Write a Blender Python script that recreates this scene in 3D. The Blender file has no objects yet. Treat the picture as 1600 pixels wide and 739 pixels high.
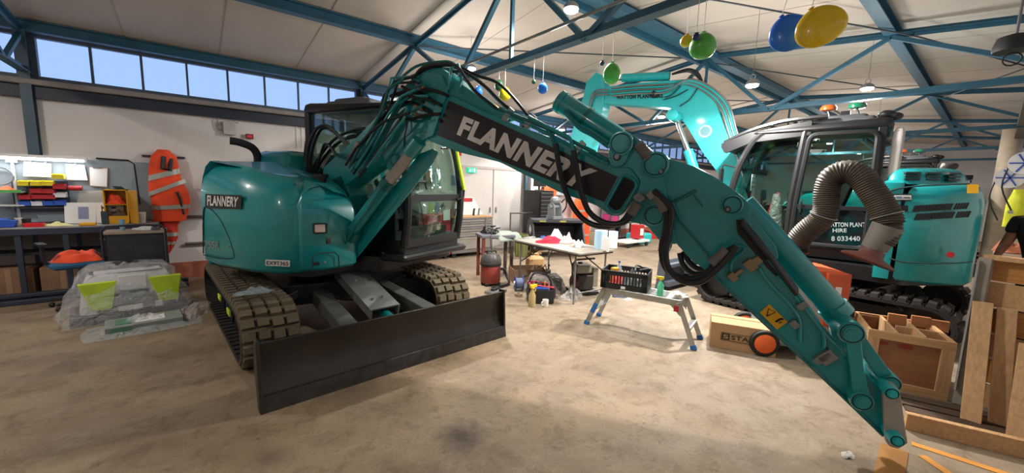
import bpy, bmesh, math, random
from mathutils import Vector, Matrix, noise
R_ = math.radians
col = bpy.context.scene.collection
SC = bpy.context.scene

# ---------------------------------------------------------------- camera, world, lamps, exposure
EYE = 1.65
FPX = 612.0
CX = Vector((0.77751527, -0.6281531, 0.02989465))     # camera right
CY = Vector((0.05780212, 0.11872094, 0.99124379))     # camera up
CZ = Vector((-0.62620198, -0.76897921, 0.12861592))   # camera back
cd = bpy.data.cameras.new('camera'); cam = bpy.data.objects.new('camera', cd); col.objects.link(cam)
cam.matrix_world = Matrix(((CX[0], CY[0], CZ[0], 0), (CX[1], CY[1], CZ[1], 0), (CX[2], CY[2], CZ[2], EYE), (0, 0, 0, 1)))
cd.sensor_width = 36; cd.lens = FPX / 1600 * 36; cd.clip_start = 0.05; cd.clip_end = 300
SC.camera = cam
SC.view_settings.view_transform = 'Standard'; SC.view_settings.look = 'None'
SC.view_settings.gamma = 1; SC.view_settings.use_curve_mapping = False
SC.view_settings.exposure = 0.0
wd = bpy.data.worlds.new('sky'); SC.world = wd; wd.use_nodes = True
wn = wd.node_tree.nodes; wl = wd.node_tree.links
bg = wn['Background']; bg.inputs[1].default_value = 1.25
tc = wn.new('ShaderNodeTexCoord'); sx = wn.new('ShaderNodeSeparateXYZ'); mr = wn.new('ShaderNodeMapRange'); mx = wn.new('ShaderNodeMix'); mx.data_type = 'RGBA'
wl.new(tc.outputs['Generated'], sx.inputs[0]); wl.new(sx.outputs[2], mr.inputs[0]); mr.inputs[1].default_value = 0.0; mr.inputs[2].default_value = 0.6
wl.new(mr.outputs[0], mx.inputs[0]); mx.inputs[6].default_value = (0.47, 0.65, 0.97, 1); mx.inputs[7].default_value = (0.40, 0.60, 0.95, 1)
wl.new(mx.outputs[2], bg.inputs[0])
LAMP_W = 125
LAMPS = [(3.36, 5.23, 3.38), (2.99, 2.86, 3.38), (5.50, 2.10, 2.98), (7.20, 1.30, 3.10), (7.35, 4.42, 3.10),
         (12.0, 1.9, 3.20), (11.6, 5.0, 3.20), (15.0, 3.4, 3.20), (19.0, 3.4, 3.20), (-2.4, 5.2, 3.30), (7.4, 7.2, 3.10), (-2.6, 1.2, 3.30)]  # workbench-side and last lamps are unseen fill, added to brighten the near side
LAMP_P = [0.95, 0.75, 1.6, 0.6, 0.9, 0.8, 1.0, 1.0, 1.0, 0.42, 0.8, 0.3]

# ---------------------------------------------------------------- pixel -> place helpers (picture taken as 1600 x 739)
def ray(x, y):
    return CX * (x - 800) + CY * (369.5 - y) - CZ * FPX
def at_z(x, y, z):
    d = ray(x, y); t = (z - EYE) / d.z; return Vector((0, 0, EYE)) + d * t
def at_y(x, y, Y):
    d = ray(x, y); t = Y / d.y; return Vector((0, 0, EYE)) + d * t
def at_x(x, y, X):
    d = ray(x, y); t = X / d.x; return Vector((0, 0, EYE)) + d * t
class Frame:            # a machine's own upright frame: s forward, n left, z up
    def __init__(s, c, deg):
        s.c = Vector((c[0], c[1], 0)); a = R_(deg); s.d = Vector((math.cos(a), math.sin(a), 0)); s.n = Vector((-s.d.y, s.d.x, 0))
    def side(s, x, y, n):        # point of the vertical plane n = const seen at a pixel, as (s, n, z)
        r = ray(x, y); o = Vector((0, 0, EYE)); t = ((s.c + s.n * n - o).dot(s.n)) / r.dot(s.n); P = o + r * t - s.c
        return Vector((P.dot(s.d), n, P.z))
    def front(s, x, y, q):
        r = ray(x, y); o = Vector((0, 0, EYE)); t = ((s.c + s.d * q - o).dot(s.d)) / r.dot(s.d); P = o + r * t - s.c
        return Vector((q, P.dot(s.n), P.z))

# ---------------------------------------------------------------- materials
MATS = {}
def lin(h):
    h = h.lstrip('#'); o = []
    for i in (0, 2, 4):
        c = int(h[i:i+2], 16) / 255; o.append(c / 12.92 if c <= 0.04045 else ((c + 0.055) / 1.055) ** 2.4)
    return o
def mat(name, hexc, rough=0.6, metal=0.0, coat=0.0, var=0.12, scale=6.0, bump=0.0, bscale=40.0, dirt=None, dscale=2.0, damt=0.5, emit=0, alpha=None, trans=0, stretch=None, spec=0.5, sheen=0):
    if name in MATS: return MATS[name]
    m = bpy.data.materials.new(name); m.use_nodes = True; nt = m.node_tree; N = nt.nodes; L = nt.links
    b = N['Principled BSDF']; c = lin(hexc)
    tcn = N.new('ShaderNodeTexCoord'); mp = N.new('ShaderNodeMapping'); L.new(tcn.outputs['Object'], mp.inputs[0])
    if stretch: mp.inputs['Scale'].default_value = stretch
    nz = N.new('ShaderNodeTexNoise'); nz.inputs['Scale'].default_value = scale; nz.inputs['Detail'].default_value = 5
    L.new(mp.outputs[0], nz.inputs[0])
    mi = N.new('ShaderNodeMix'); mi.data_type = 'RGBA'
    mi.inputs[6].default_value = [max(0, x * (1 - var)) for x in c] + [1]; mi.inputs[7].default_value = [min(1, x * (1 + var)) for x in c] + [1]
    cr = N.new('ShaderNodeMapRange'); cr.inputs[1].default_value = 0.3; cr.inputs[2].default_value = 0.7
    L.new(nz.outputs[0], cr.inputs[0]); L.new(cr.outputs[0], mi.inputs[0]); out = mi.outputs[2]
    if dirt:
        n2 = N.new('ShaderNodeTexNoise'); n2.inputs['Scale'].default_value = dscale; n2.inputs['Detail'].default_value = 8; n2.inputs['Roughness'].default_value = 0.65
        L.new(mp.outputs[0], n2.inputs[0]); r2 = N.new('ShaderNodeMapRange'); r2.inputs[1].default_value = 0.45; r2.inputs[2].default_value = 0.72; r2.inputs[4].default_value = damt
        L.new(n2.outputs[0], r2.inputs[0]); m2 = N.new('ShaderNodeMix'); m2.data_type = 'RGBA'; L.new(r2.outputs[0], m2.inputs[0]); L.new(out, m2.inputs[6]); m2.inputs[7].default_value = lin(dirt) + [1]
        out = m2.outputs[2]
    L.new(out, b.inputs['Base Color'])
    b.inputs['Roughness'].default_value = rough; b.inputs['Metallic'].default_value = metal; b.inputs['Coat Weight'].default_value = coat; b.inputs['Coat Roughness'].default_value = 0.08
    b.inputs['Specular IOR Level'].default_value = spec; b.inputs['Sheen Weight'].default_value = sheen
    if bump:
        nb = N.new('ShaderNodeTexNoise'); nb.inputs['Scale'].default_value = bscale; nb.inputs['Detail'].default_value = 6; L.new(mp.outputs[0], nb.inputs[0])
        bp_ = N.new('ShaderNodeBump'); bp_.inputs['Strength'].default_value = bump; bp_.inputs['Distance'].default_value = 0.02; L.new(nb.outputs[0], bp_.inputs['Height']); L.new(bp_.outputs[0], b.inputs['Normal'])
    if emit: b.inputs['Emission Color'].default_value = c + [1]; b.inputs['Emission Strength'].default_value = emit
    if trans: b.inputs['Transmission Weight'].default_value = trans
    if alpha is not None: b.inputs['Alpha'].default_value = alpha
    MATS[name] = m; return m
def glass(name, tint, clear=0.8, rough=0.02):
    if name in MATS: return MATS[name]
    m = bpy.data.materials.new(name); m.use_nodes = True; nt = m.node_tree; N = nt.nodes; L = nt.links
    N.remove(N['Principled BSDF']); o = N['Material Output']
    t = N.new('ShaderNodeBsdfTransparent'); g = N.new('ShaderNodeBsdfGlossy'); g.inputs[1].default_value = rough
    t.inputs[0].default_value = [x * clear for x in lin(tint)] + [1]
    fr = N.new('ShaderNodeFresnel'); fr.inputs[0].default_value = 1.5
    x = N.new('ShaderNodeMixShader'); fm = N.new('ShaderNodeMath'); fm.operation = 'MULTIPLY'; fm.inputs[1].default_value = 0.5; L.new(fr.outputs[0], fm.inputs[0]); L.new(fm.outputs[0], x.inputs[0]); L.new(t.outputs[0], x.inputs[1]); L.new(g.outputs[0], x.inputs[2]); L.new(x.outputs[0], o.inputs[0])
    MATS[name] = m; return m
def film(name, colr, op=0.35):        # crinkled clear plastic
    if name in MATS: return MATS[name]
    m = bpy.data.materials.new(name); m.use_nodes = True; nt = m.node_tree; N = nt.nodes; L = nt.links; o = N['Material Output']
    b = N['Principled BSDF']; b.inputs['Base Color'].default_value = lin(colr) + [1]; b.inputs['Roughness'].default_value = 0.18
    tcn = N.new('ShaderNodeTexCoord'); v = N.new('ShaderNodeTexNoise'); v.inputs['Scale'].default_value = 14; v.inputs['Detail'].default_value = 4; v.inputs['Distortion'].default_value = 1.2; L.new(tcn.outputs['Object'], v.inputs[0])
    bu = N.new('ShaderNodeBump'); bu.inputs['Strength'].default_value = 1; bu.inputs['Distance'].default_value = 0.06; L.new(v.outputs[0], bu.inputs['Height']); L.new(bu.outputs[0], b.inputs['Normal'])
    t = N.new('ShaderNodeBsdfTransparent'); x = N.new('ShaderNodeMixShader'); x.inputs[0].default_value = op
    L.new(t.outputs[0], x.inputs[1]); L.new(b.outputs[0], x.inputs[2]); L.new(x.outputs[0], o.inputs[0])
    MATS[name] = m; return m

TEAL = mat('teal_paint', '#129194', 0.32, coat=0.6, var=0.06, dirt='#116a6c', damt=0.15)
TEALB = mat('lit_teal_paint', '#20b4b8', 0.48, coat=0.15, var=0.05)  # teal lightened to carry the lamp light on the far boom
TEALD = mat('dark_teal_paint', '#0c6c6b', 0.4, coat=0.3, var=0.08)
BLACK = mat('black_paint', '#101113', 0.42, var=0.15, coat=0.1)
BLKP = mat('black_plastic', '#1b1c1e', 0.55, var=0.15, bump=0.1, bscale=200)
RUB = mat('black_rubber', '#1c1b1a', 0.7, var=0.2)
HOSE = mat('hydraulic_hose_rubber', '#191a1c', 0.42, var=0.2)
GREYM = mat('grey_metal', '#8b8c8a', 0.42, 0.7, var=0.12, bump=0.06)
CHROME = mat('chrome_rod', '#c8cac9', 0.15, 1.0, var=0.05)
ALU = mat('aluminium', '#b4b6b4', 0.38, 0.85, var=0.12, dirt='#77736c', damt=0.4, dscale=8)
BLADE = mat('dark_blade_steel', '#3a3836', 0.38, 0.5, var=0.22, scale=3, dirt='#4a4038', damt=0.35, dscale=2.5, bump=0.08)
PADM = mat('dusty_track_rubber', '#665a45', 0.85, var=0.22, scale=10, dirt='#342d24', damt=0.6, dscale=6, bump=0.25)
BELT = mat('track_belt', '#221f1b', 0.8, var=0.25)
PAD2 = mat('dark_track_rubber', '#26211d', 0.75, var=0.3, scale=8)
BEAM = mat('blue_steel_paint', '#2c5f76', 0.5, var=0.12, scale=3, dirt='#23414f', damt=0.3)
CONC = None
WALLM = mat('white_wall_paint', '#dcd5d2', 0.7, var=0.05, scale=1.2, dirt='#c0b7b3', damt=0.45, dscale=0.7, stretch=(1, 1, 0.5))
CEIL = mat('ceiling_board', '#cbc1b7', 0.75, var=0.06, scale=1.5, dirt='#aa9d90', damt=0.5, dscale=0.5, stretch=(1, 0.45, 1))
WHITE = mat('white_paint', '#e8e6e2', 0.5, var=0.04)
PAPER = mat('white_paper', '#eceae8', 0.7, var=0.03)
WOOD = mat('pine_wood', '#bd9468', 0.65, var=0.14, scale=5, stretch=(1, 12, 12), dirt='#7b5a38', damt=0.35, dscale=3, bump=0.15, bscale=20)
WOODV = mat('pine_wood_upright', '#c0986e', 0.65, var=0.14, scale=5, stretch=(12, 12, 1), dirt='#7b5a38', damt=0.35, dscale=3, bump=0.15, bscale=20)
PLY = mat('reddish_plywood', '#8f5f40', 0.6, var=0.2, scale=4, stretch=(1, 1, 6), dirt='#6d4028', damt=0.35)
CARD = mat('cardboard', '#b48a62', 0.75, var=0.07, scale=3)
YEL = mat('yellow_paint', '#e0a81a', 0.5, var=0.06)
ORNG = mat('hivis_orange_cloth', '#f04a1c', 0.75, var=0.12, scale=8, bump=0.2, bscale=18, sheen=0.2)
LIME = mat('hivis_lime', '#c8e02a', 0.6, var=0.08)
REDP = mat('red_paint', '#b3242a', 0.45, var=0.1)
BLUEP = mat('blue_plastic', '#2a4fb0', 0.4, var=0.08)
SILV = mat('reflective_tape', '#a9a8a0', 0.45, 0.2, var=0.1)
GLS = glass('cab_glass', '#e3efea', 0.95)
PANE = glass('window_glass', '#f2f6ff', 0.97)
FILM = film('clear_wrap', '#ffffff', 0.26)

# ---------------------------------------------------------------- mesh builder
class MB:
    def __init__(s, M=None): s.v = []; s.f = []; s.mi = []; s.M = M; s.cur = 0
    def add(s, vs, fs):
        o = len(s.v)
        for p in vs:
            p = Vector(p); s.v.append(s.M @ p if s.M else p)
        for f in fs: s.f.append([i + o for i in f]); s.mi.append(s.cur)
        return s
    def box(s, c, d, rz=0, M=None):
        x, y, z = d[0] / 2, d[1] / 2, d[2] / 2
        vs = [Vector((a * x, b * y, e * z)) for a in (-1, 1) for b in (-1, 1) for e in (-1, 1)]
        if M is None: M = Matrix.Rotation(rz, 4, 'Z')
        vs = [M @ p + Vector(c) for p in vs]
        return s.add(vs, [(0, 1, 3, 2), (4, 6, 7, 5), (0, 4, 5, 1), (2, 3, 7, 6), (0, 2, 6, 4), (1, 5, 7, 3)])
    def bar(s, a, b, w, h, up=(0, 0, 1)):            # rectangular bar between two points
        a = Vector(a); b = Vector(b); d = (b - a).normalized(); u = Vector(up)
        if abs(d.dot(u)) > 0.98: u = Vector((1, 0, 0))
        x = d.cross(u).normalized(); y = x.cross(d).normalized(); vs = []
        for p in (a, b):
            for i, j in ((-1, -1), (1, -1), (1, 1), (-1, 1)): vs.append(p + x * (i * w / 2) + y * (j * h / 2))
        return s.add(vs, [(3, 2, 1, 0), (4, 5, 6, 7), (0, 1, 5, 4), (1, 2, 6, 5), (2, 3, 7, 6), (3, 0, 4, 7)])
    def prism(s, pts, t0, t1, fn):                   # fn(u, v, t) -> 3D
        n = len(pts); vs = [fn(p[0], p[1], t0) for p in pts] + [fn(p[0], p[1], t1) for p in pts]
        return s.add(vs, [list(range(n))[::-1], list(range(n, 2 * n))] + [(i, (i + 1) % n, n + (i + 1) % n, n + i) for i in range(n)])
    def tube(s, path, r, n=8, caps=True, sub=0):
        P = [Vector(p) for p in path]
        if sub: P = smooth(P, sub)
        rr = r if isinstance(r, (list, tuple)) else [r] * len(P)
        if len(rr) != len(P): rr = [rr[min(len(rr) - 1, int(i * len(rr) / len(P)))] for i in range(len(P))]
        t0 = (P[1] - P[0]).normalized(); u = t0.orthogonal().normalized(); vs = []; fs = []
        for i, p in enumerate(P):
            t = ((P[i + 1] - p) if i == 0 else (p - P[i - 1]) if i == len(P) - 1 else (P[i + 1] - P[i - 1]))
            t = t.normalized() if t.length > 1e-9 else t0
            u = (u - t * u.dot(t)); u = u.normalized() if u.length > 1e-6 else t.orthogonal().normalized(); w = t.cross(u)
            for k in range(n): a = 2 * math.pi * k / n; vs.append(p + (u * math.cos(a) + w * math.sin(a)) * rr[i])
            if i:
                for k in range(n): fs.append(((i - 1) * n + k, (i - 1) * n + (k + 1) % n, i * n + (k + 1) % n, i * n + k))
        if caps: fs.append(list(range(n))[::-1]); fs.append([(len(P) - 1) * n + k for k in range(n)])
        return s.add(vs, fs)
    def cyl(s, a, b, r, n=20, r1=None): return s.tube([a, b], [r, r if r1 is None else r1], n)
    def lathe(s, prof, c=(0, 0, 0), n=20, M=None):
        vs = []; fs = []; c = Vector(c)
        for r, z in prof:
            for k in range(n):
                a = 2 * math.pi * k / n; p = Vector((r * math.cos(a), r * math.sin(a), z)); vs.append((M @ p if M else p) + c)
        for i in range(len(prof) - 1):
            for k in range(n): fs.append((i * n + k, i * n + (k + 1) % n, (i + 1) * n + (k + 1) % n, (i + 1) * n + k))
        fs.append(list(range(n))[::-1]); fs.append([(len(prof) - 1) * n + k for k in range(n)])
        return s.add(vs, fs)
    def shell(s, poly, z0, zt, prof=((0, 0.03), (0.03, 0), (0.8, 0.0), (0.93, 0.03), (0.985, 0.08), (1, 0.16))):
        n = len(poly); area = sum(poly[i][0] * poly[(i + 1) % n][1] - poly[(i + 1) % n][0] * poly[i][1] for i in range(n))
        if area < 0: poly = poly[::-1]
        nr = []
        for i in range(n):
            a = Vector(poly[i - 1][:2]); b = Vector(poly[i][:2]); c = Vector(poly[(i + 1) % n][:2])
            e1 = (b - a).normalized(); e2 = (c - b).normalized(); m = Vector((-(e1.y + e2.y), e1.x + e2.x)); m = m.normalized() if m.length > 1e-6 else Vector((-e1.y, e1.x)); nr.append(m)
        vs = []; fs = []
        for j, (t, ins) in enumerate(prof):
            for i in range(n):
                q = Vector(poly[i][:2]) + nr[i] * ins; top = zt(q.x, q.y) if callable(zt) else zt
                vs.append((q.x, q.y, z0 + t * (top - z0)))
            if j:
                for i in range(n): fs.append(((j - 1) * n + i, (j - 1) * n + (i + 1) % n, j * n + (i + 1) % n, j * n + i))
        fs.append(list(range(n))[::-1]); fs.append([(len(prof) - 1) * n + i for i in range(n)])
        return s.add(vs, fs)
    def ball(s, c, r, nu=14, nv=10, M=None):
        r = r if hasattr(r, '__len__') else (r, r, r); vs = []; fs = []
        for j in range(nv + 1):
            ph = math.pi * j / nv
            for k in range(nu):
                a = 2 * math.pi * k / nu; p = Vector((math.sin(ph) * math.cos(a) * r[0], math.sin(ph) * math.sin(a) * r[1], math.cos(ph) * r[2])); vs.append((M @ p if M else p) + Vector(c))
        for j in range(nv):
            for k in range(nu): fs.append((j * nu + k, (j + 1) * nu + k, (j + 1) * nu + (k + 1) % nu, j * nu + (k + 1) % nu))
        return s.add(vs, fs)
    def grid(s, fn, nu, nv, closeu=False):
        vs = [fn(i / (nu if closeu else nu - 1) if nu > 1 else 0, j / (nv - 1)) for j in range(nv) for i in range(nu)]; fs = []
        for j in range(nv - 1):
            for i in range(nu if closeu else nu - 1): fs.append((j * nu + i, j * nu + (i + 1) % nu, (j + 1) * nu + (i + 1) % nu, (j + 1) * nu + i))
        return s.add(vs, fs)
    def mesh(s, name, m, smooth=35):
        me = bpy.data.meshes.new(name); me.from_pydata(s.v, [], s.f)
        for x in (m if isinstance(m, (list, tuple)) else [m]): me.materials.append(x)
        if isinstance(m, (list, tuple)): me.polygons.foreach_set('material_index', s.mi)
        bm = bmesh.new(); bm.from_mesh(me); bmesh.ops.recalc_face_normals(bm, faces=bm.faces); bm.to_mesh(me); bm.free()
        if smooth: me.shade_smooth(); me.set_sharp_from_angle(angle=R_(smooth))
        me.update(); return me
    def build(s, name, m, parent=None, bevel=0, smooth=35, solid=0, loc=None, rot=None, sub=0):
        o = bpy.data.objects.new(name, s.mesh(name, m, smooth)); col.objects.link(o)
        if parent: o.parent = parent
        if solid: q = o.modifiers.new('solid', 'SOLIDIFY'); q.thickness = solid; q.offset = 0
        if bevel: q = o.modifiers.new('bevel', 'BEVEL'); q.width = bevel; q.segments = 2; q.limit_method = 'ANGLE'; q.angle_limit = R_(40); q.harden_normals = True
        if sub: q = o.modifiers.new('sub', 'SUBSURF'); q.levels = sub; q.render_levels = sub
        if loc is not None: o.location = loc
        if rot is not None: o.rotation_euler = rot
        return o
def smooth(P, k=4):                                 # Catmull-Rom through the points
    P = [Vector(p) for p in P]
    if len(P) < 3: return P
    out = []
    for i in range(len(P) - 1):
        a = P[max(0, i - 1)]; b = P[i]; c = P[i + 1]; d = P[min(len(P) - 1, i + 2)]
        for j in range(k):
            t = j / k; out.append(0.5 * ((2 * b) + (c - a) * t + (2 * a - 5 * b + 4 * c - d) * t * t + (3 * b - a - 3 * c + d) * t ** 3))
    return out + [P[-1]]
def rpoly(pts, rad, k=5):                            # round a 2D polygon's corners; rad one value or a list
    n = len(pts); out = []
    for i in range(n):
        r = rad[i] if isinstance(rad, (list, tuple)) else rad; b = Vector(pts[i][:2]); a = Vector(pts[i - 1][:2]); c = Vector(pts[(i + 1) % n][:2])
        if r <= 0: out.append((b.x, b.y)); continue
        la = (a - b).length; lc = (c - b).length; r = min(r, la * 0.48, lc * 0.48); p = b + (a - b) / la * r; q = b + (c - b) / lc * r
        for j in range(k + 1): t = j / k; w = p * (1 - t) ** 2 + b * 2 * t * (1 - t) + q * t * t; out.append((w.x, w.y))
    return out
def text(name, s, quad, m, parent=None, bold=0.0, up=0.002):
    """flat lettering mapped on a quad: bottom-left, bottom-right, top-right, top-left"""
    cu = bpy.data.curves.new(name, 'FONT'); cu.body = s; cu.space_character = 1.0 + bold * 1.6; cu.offset = bold; cu.resolution_u = 3; cu.fill_mode = 'FRONT'
    to = bpy.data.objects.new('t', cu); col.objects.link(to); dg = bpy.context.evaluated_depsgraph_get(); dg.update()
    me = bpy.data.meshes.new_from_object(to.evaluated_get(dg)); bpy.data.objects.remove(to)
    xs = [v.co.x for v in me.vertices]; ys = [v.co.y for v in me.vertices]; x0, x1, y0, y1 = min(xs), max(xs), min(ys), max(ys)
    A, B, C, D = [Vector(q) for q in quad]; nn = (B - A).cross(D - A).normalized() * up
    for v in me.vertices:
        u = (v.co.x - x0) / (x1 - x0); w = (v.co.y - y0) / (y1 - y0)
        v.co = (A * (1 - u) + B * u) * (1 - w) + (D * (1 - u) + C * u) * w + nn
    me.materials.clear(); me.materials.append(m); me.name = name
    o = bpy.data.objects.new(name, me); col.objects.link(o)
    if parent: o.parent = parent
    return o
def thing(name, label, cat, loc=(0, 0, 0), rz=0, group=None):
    o = bpy.data.objects.new(name, None); col.objects.link(o); o.empty_display_size = 0.1; o.location = loc; o.rotation_euler = (0, 0, rz)
    o['label'] = label; o['category'] = cat
    if group: o['group'] = group
    return o
def tag(o, label, cat, group=None):
    o['label'] = label; o['category'] = cat
    if group: o['group'] = group
    return o
def struct(o): o['kind'] = 'structure'; return o
def recenter(o):                                     # put a mesh thing's origin at its base
    vs = o.data.vertices; n = len(vs); c = Vector((sum(v.co.x for v in vs) / n, sum(v.co.y for v in vs) / n, min(v.co.z for v in vs)))
    for v in vs: v.co -= c
    o.location = c; return o
def copy_tree(o, parent=None):
    c = o.copy(); col.objects.link(c)
    if parent: c.parent = parent
    for ch in [x for x in bpy.data.objects if x.parent == o]: copy_tree(ch, c)
    return c

# ================================================================ THE SETTING
def floor_mat():
    m = bpy.data.materials.new('dusty_concrete'); m.use_nodes = True; nt = m.node_tree; N = nt.nodes; L = nt.links; b = N['Principled BSDF']
    t = N.new('ShaderNodeTexCoord')
    def nz(scale, det=8, dist=0.0, rough=0.6, st=None):
        n = N.new('ShaderNodeTexNoise'); n.inputs['Scale'].default_value = scale; n.inputs['Detail'].default_value = det; n.inputs['Distortion'].default_value = dist; n.inputs['Roughness'].default_value = rough
        if st: mp = N.new('ShaderNodeMapping'); mp.inputs['Scale'].default_value = st; L.new(t.outputs['Object'], mp.inputs[0]); L.new(mp.outputs[0], n.inputs[0])
        else: L.new(t.outputs['Object'], n.inputs[0])
        return n.outputs[0]
    def rng(s, a, c, lo=0, hi=1):
        r = N.new('ShaderNodeMapRange'); L.new(s, r.inputs[0]); r.inputs[1].default_value = a; r.inputs[2].default_value = c; r.inputs[3].default_value = lo; r.inputs[4].default_value = hi; return r.outputs[0]
    def mixc(f, a, c):
        x = N.new('ShaderNodeMix'); x.data_type = 'RGBA'; L.new(f, x.inputs[0])
        if isinstance(a, str): x.inputs[6].default_value = lin(a) + [1]
        else: L.new(a, x.inputs[6])
        if isinstance(c, str): x.inputs[7].default_value = lin(c) + [1]
        else: L.new(c, x.inputs[7])
        return x.outputs[2]
    base = mixc(rng(nz(0.9, 6), 0.35, 0.65), '#84725c', '#a18b6e')
    # floor colour is browner towards the left, greyer to the right
    sp = N.new('ShaderNodeSeparateXYZ'); L.new(t.outputs['Object'], sp.inputs[0])
    a = N.new('ShaderNodeMath'); a.operation = 'MULTIPLY_ADD'; L.new(sp.outputs[0], a.inputs[0]); a.inputs[1].default_value = 0.45; a.inputs[2].default_value = -1.0
    ad = N.new('ShaderNodeMath'); ad.operation = 'ADD'; L.new(a.outputs[0], ad.inputs[0]); L.new(rng(nz(1.1, 7, 0.6), 0, 1, -0.8, 0.8), ad.inputs[1])
    base = mixc(rng(ad.outputs[0], -0.2, 0.9), base, '#8e7f6c')
    base = mixc(rng(nz(4, 12, 0.4, 0.8), 0.50, 0.60, 0, 0.55), base, '#6b573f')
    base = mixc(rng(nz(2.3, 12, 0.2, 0.78, (1, 1.7, 1)), 0.53, 0.66, 0, 0.5), base, '#a5977f')
    base = mixc(rng(nz(11, 12, 0.3, 0.8), 0.55, 0.66, 0, 0.6), base, '#57452f')
    base = mixc(rng(nz(1.7, 9, 0.3, 0.65), 0.52, 0.72, 0, 0.55), base, '#5d4936')
    base = mixc(rng(nz(45, 8, 0.3, 0.8), 0.56, 0.68, 0, 0.6), base, '#4d3d2f')
    # a dark oil spot
    def spot(cx, cy, r, base, c, am):
        v = N.new('ShaderNodeVectorMath'); v.operation = 'DISTANCE'; L.new(t.outputs['Object'], v.inputs[0]); v.inputs[1].default_value = (cx, cy, 0)
        w = N.new('ShaderNodeMath'); w.operation = 'MULTIPLY_ADD'; L.new(nz(9, 6, 0.8), w.inputs[0]); w.inputs[1].default_value = -r * 1.2; L.new(v.outputs['Value'], w.inputs[2])
        return mixc(rng(w.outputs[0], r * 0.45, -r * 0.45, 0, am), base, c)
    for (px, py, r, am) in ((722, 682, 0.20, 0.85), (430, 715, 0.12, 0.4), (640, 640, 0.25, 0.35), (560, 610, 0.2, 0.3), (760, 610, 0.3, 0.3), (240, 560, 0.35, 0.25)):
        p = at_z(px, py, 0); base = spot(p.x, p.y, r, base, '#3a2d22', am)
    L.new(base, b.inputs['Base Color'])
    rr = rng(nz(3, 6), 0.3, 0.7, 0.45, 0.75); L.new(rr, b.inputs['Roughness']); b.inputs['Specular IOR Level'].default_value = 0.35
    bu = N.new('ShaderNodeBump'); bu.inputs['Strength'].default_value = 0.55; bu.inputs['Distance'].default_value = 0.01; L.new(nz(30, 10, 0.3, 0.75), bu.inputs['Height']); L.new(bu.outputs[0], b.inputs['Normal'])
    return m
XA, XB, YR, YL = -6.0, 24.4, -1.35, 8.2
RIDGE, ZR, ZE = 3.42, 4.07, 3.56
struct(MB().box(((XA + XB) / 2, (YR + YL) / 2, -0.1), (XB - XA + 0.6, YL - YR + 0.6, 0.2)).build('floor', floor_mat(), smooth=0))
cl = MB(); cl.prism([(YL + 0.3, ZE - 0.03), (RIDGE, ZR), (YR - 0.3, ZE - 0.03), (YR - 0.3, ZE + 0.15), (RIDGE, ZR + 0.2), (YL + 0.3, ZE + 0.15)], XA - 0.2, XB + 0.2, lambda u, v, t: (t, u, v))
ceil_o = struct(cl.build('ceiling', CEIL, smooth=0))
seam = MB()                                          # board joints of the ceiling lining
for X in [XA + 1.075 * i for i in range(29)]:
    for (y0, z0, y1, z1) in ((YL, ZE, RIDGE, ZR), (RIDGE, ZR, YR, ZE)): seam.bar((X, y0, z0 - 0.0015), (X, y1, z1 - 0.0015), 0.012, 0.006)
seam.build('ceiling_joint', mat('ceiling_joint', '#b3a89c', 0.8), ceil_o)['kind'] = 'stuff'
ZW0, ZW1 = 2.86, 3.44
wl_ = MB(); wl_.box(((XA + XB) / 2, YL + 0.1, ZW0 / 2), (XB - XA, 0.2, ZW0)); wl_.box(((XA + XB) / 2, YL + 0.1, (ZW1 + ZE + 0.05) / 2), (XB - XA, 0.2, ZE + 0.05 - ZW1))
struct(wl_.build('wall_left', WALLM, smooth=0))
wr = MB(); wr.box(((XA + XB) / 2, YR - 0.1, ZW0 / 2), (XB - XA, 0.2, ZW0)); wr.box(((XA + XB) / 2, YR - 0.1, (ZW1 + ZE + 0.05) / 2), (XB - XA, 0.2, ZE + 0.05 - ZW1))
struct(wr.build('wall_right', WALLM, smooth=0))
struct(MB().prism([(YR, 0), (YL, 0), (YL, ZE), (RIDGE, ZR), (YR, ZE)], XB, XB + 0.2, lambda u, v, t: (t, u, v)).build('wall_far', WALLM, smooth=0))
struct(MB().prism([(YR, 0), (YL, 0), (YL, ZE), (RIDGE, ZR), (YR, ZE)], XA - 0.2, XA, lambda u, v, t: (t, u, v)).build('wall_near', WALLM, smooth=0))
RED = mat('red_floor_paint', '#a8604a', 0.7, var=0.15)
struct(MB().box(((XA + XB) / 2, YL - 0.012, 0.13), (XB - XA, 0.024, 0.26)).build('baseboard_left', RED, smooth=0))
# ledge under the clerestory windows
struct(MB().box(((XA + XB) / 2, YL - 0.09, 2.80), (XB - XA, 0.18, 0.07)).build('trim_1', mat('grey_ledge', '#8c8480', 0.6), bevel=0.01))
struct(MB().box(((XA + XB) / 2, YL - 0.05, 2.68), (XB - XA, 0.10, 0.15)).build('trim_2', mat('dark_blue_channel', '#252a3a', 0.5)))
struct(MB().cyl((XA, YL - 0.15, 2.775), (XB, YL - 0.15, 2.775), 0.018, 8).build('trim_3', GREYM))
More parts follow.
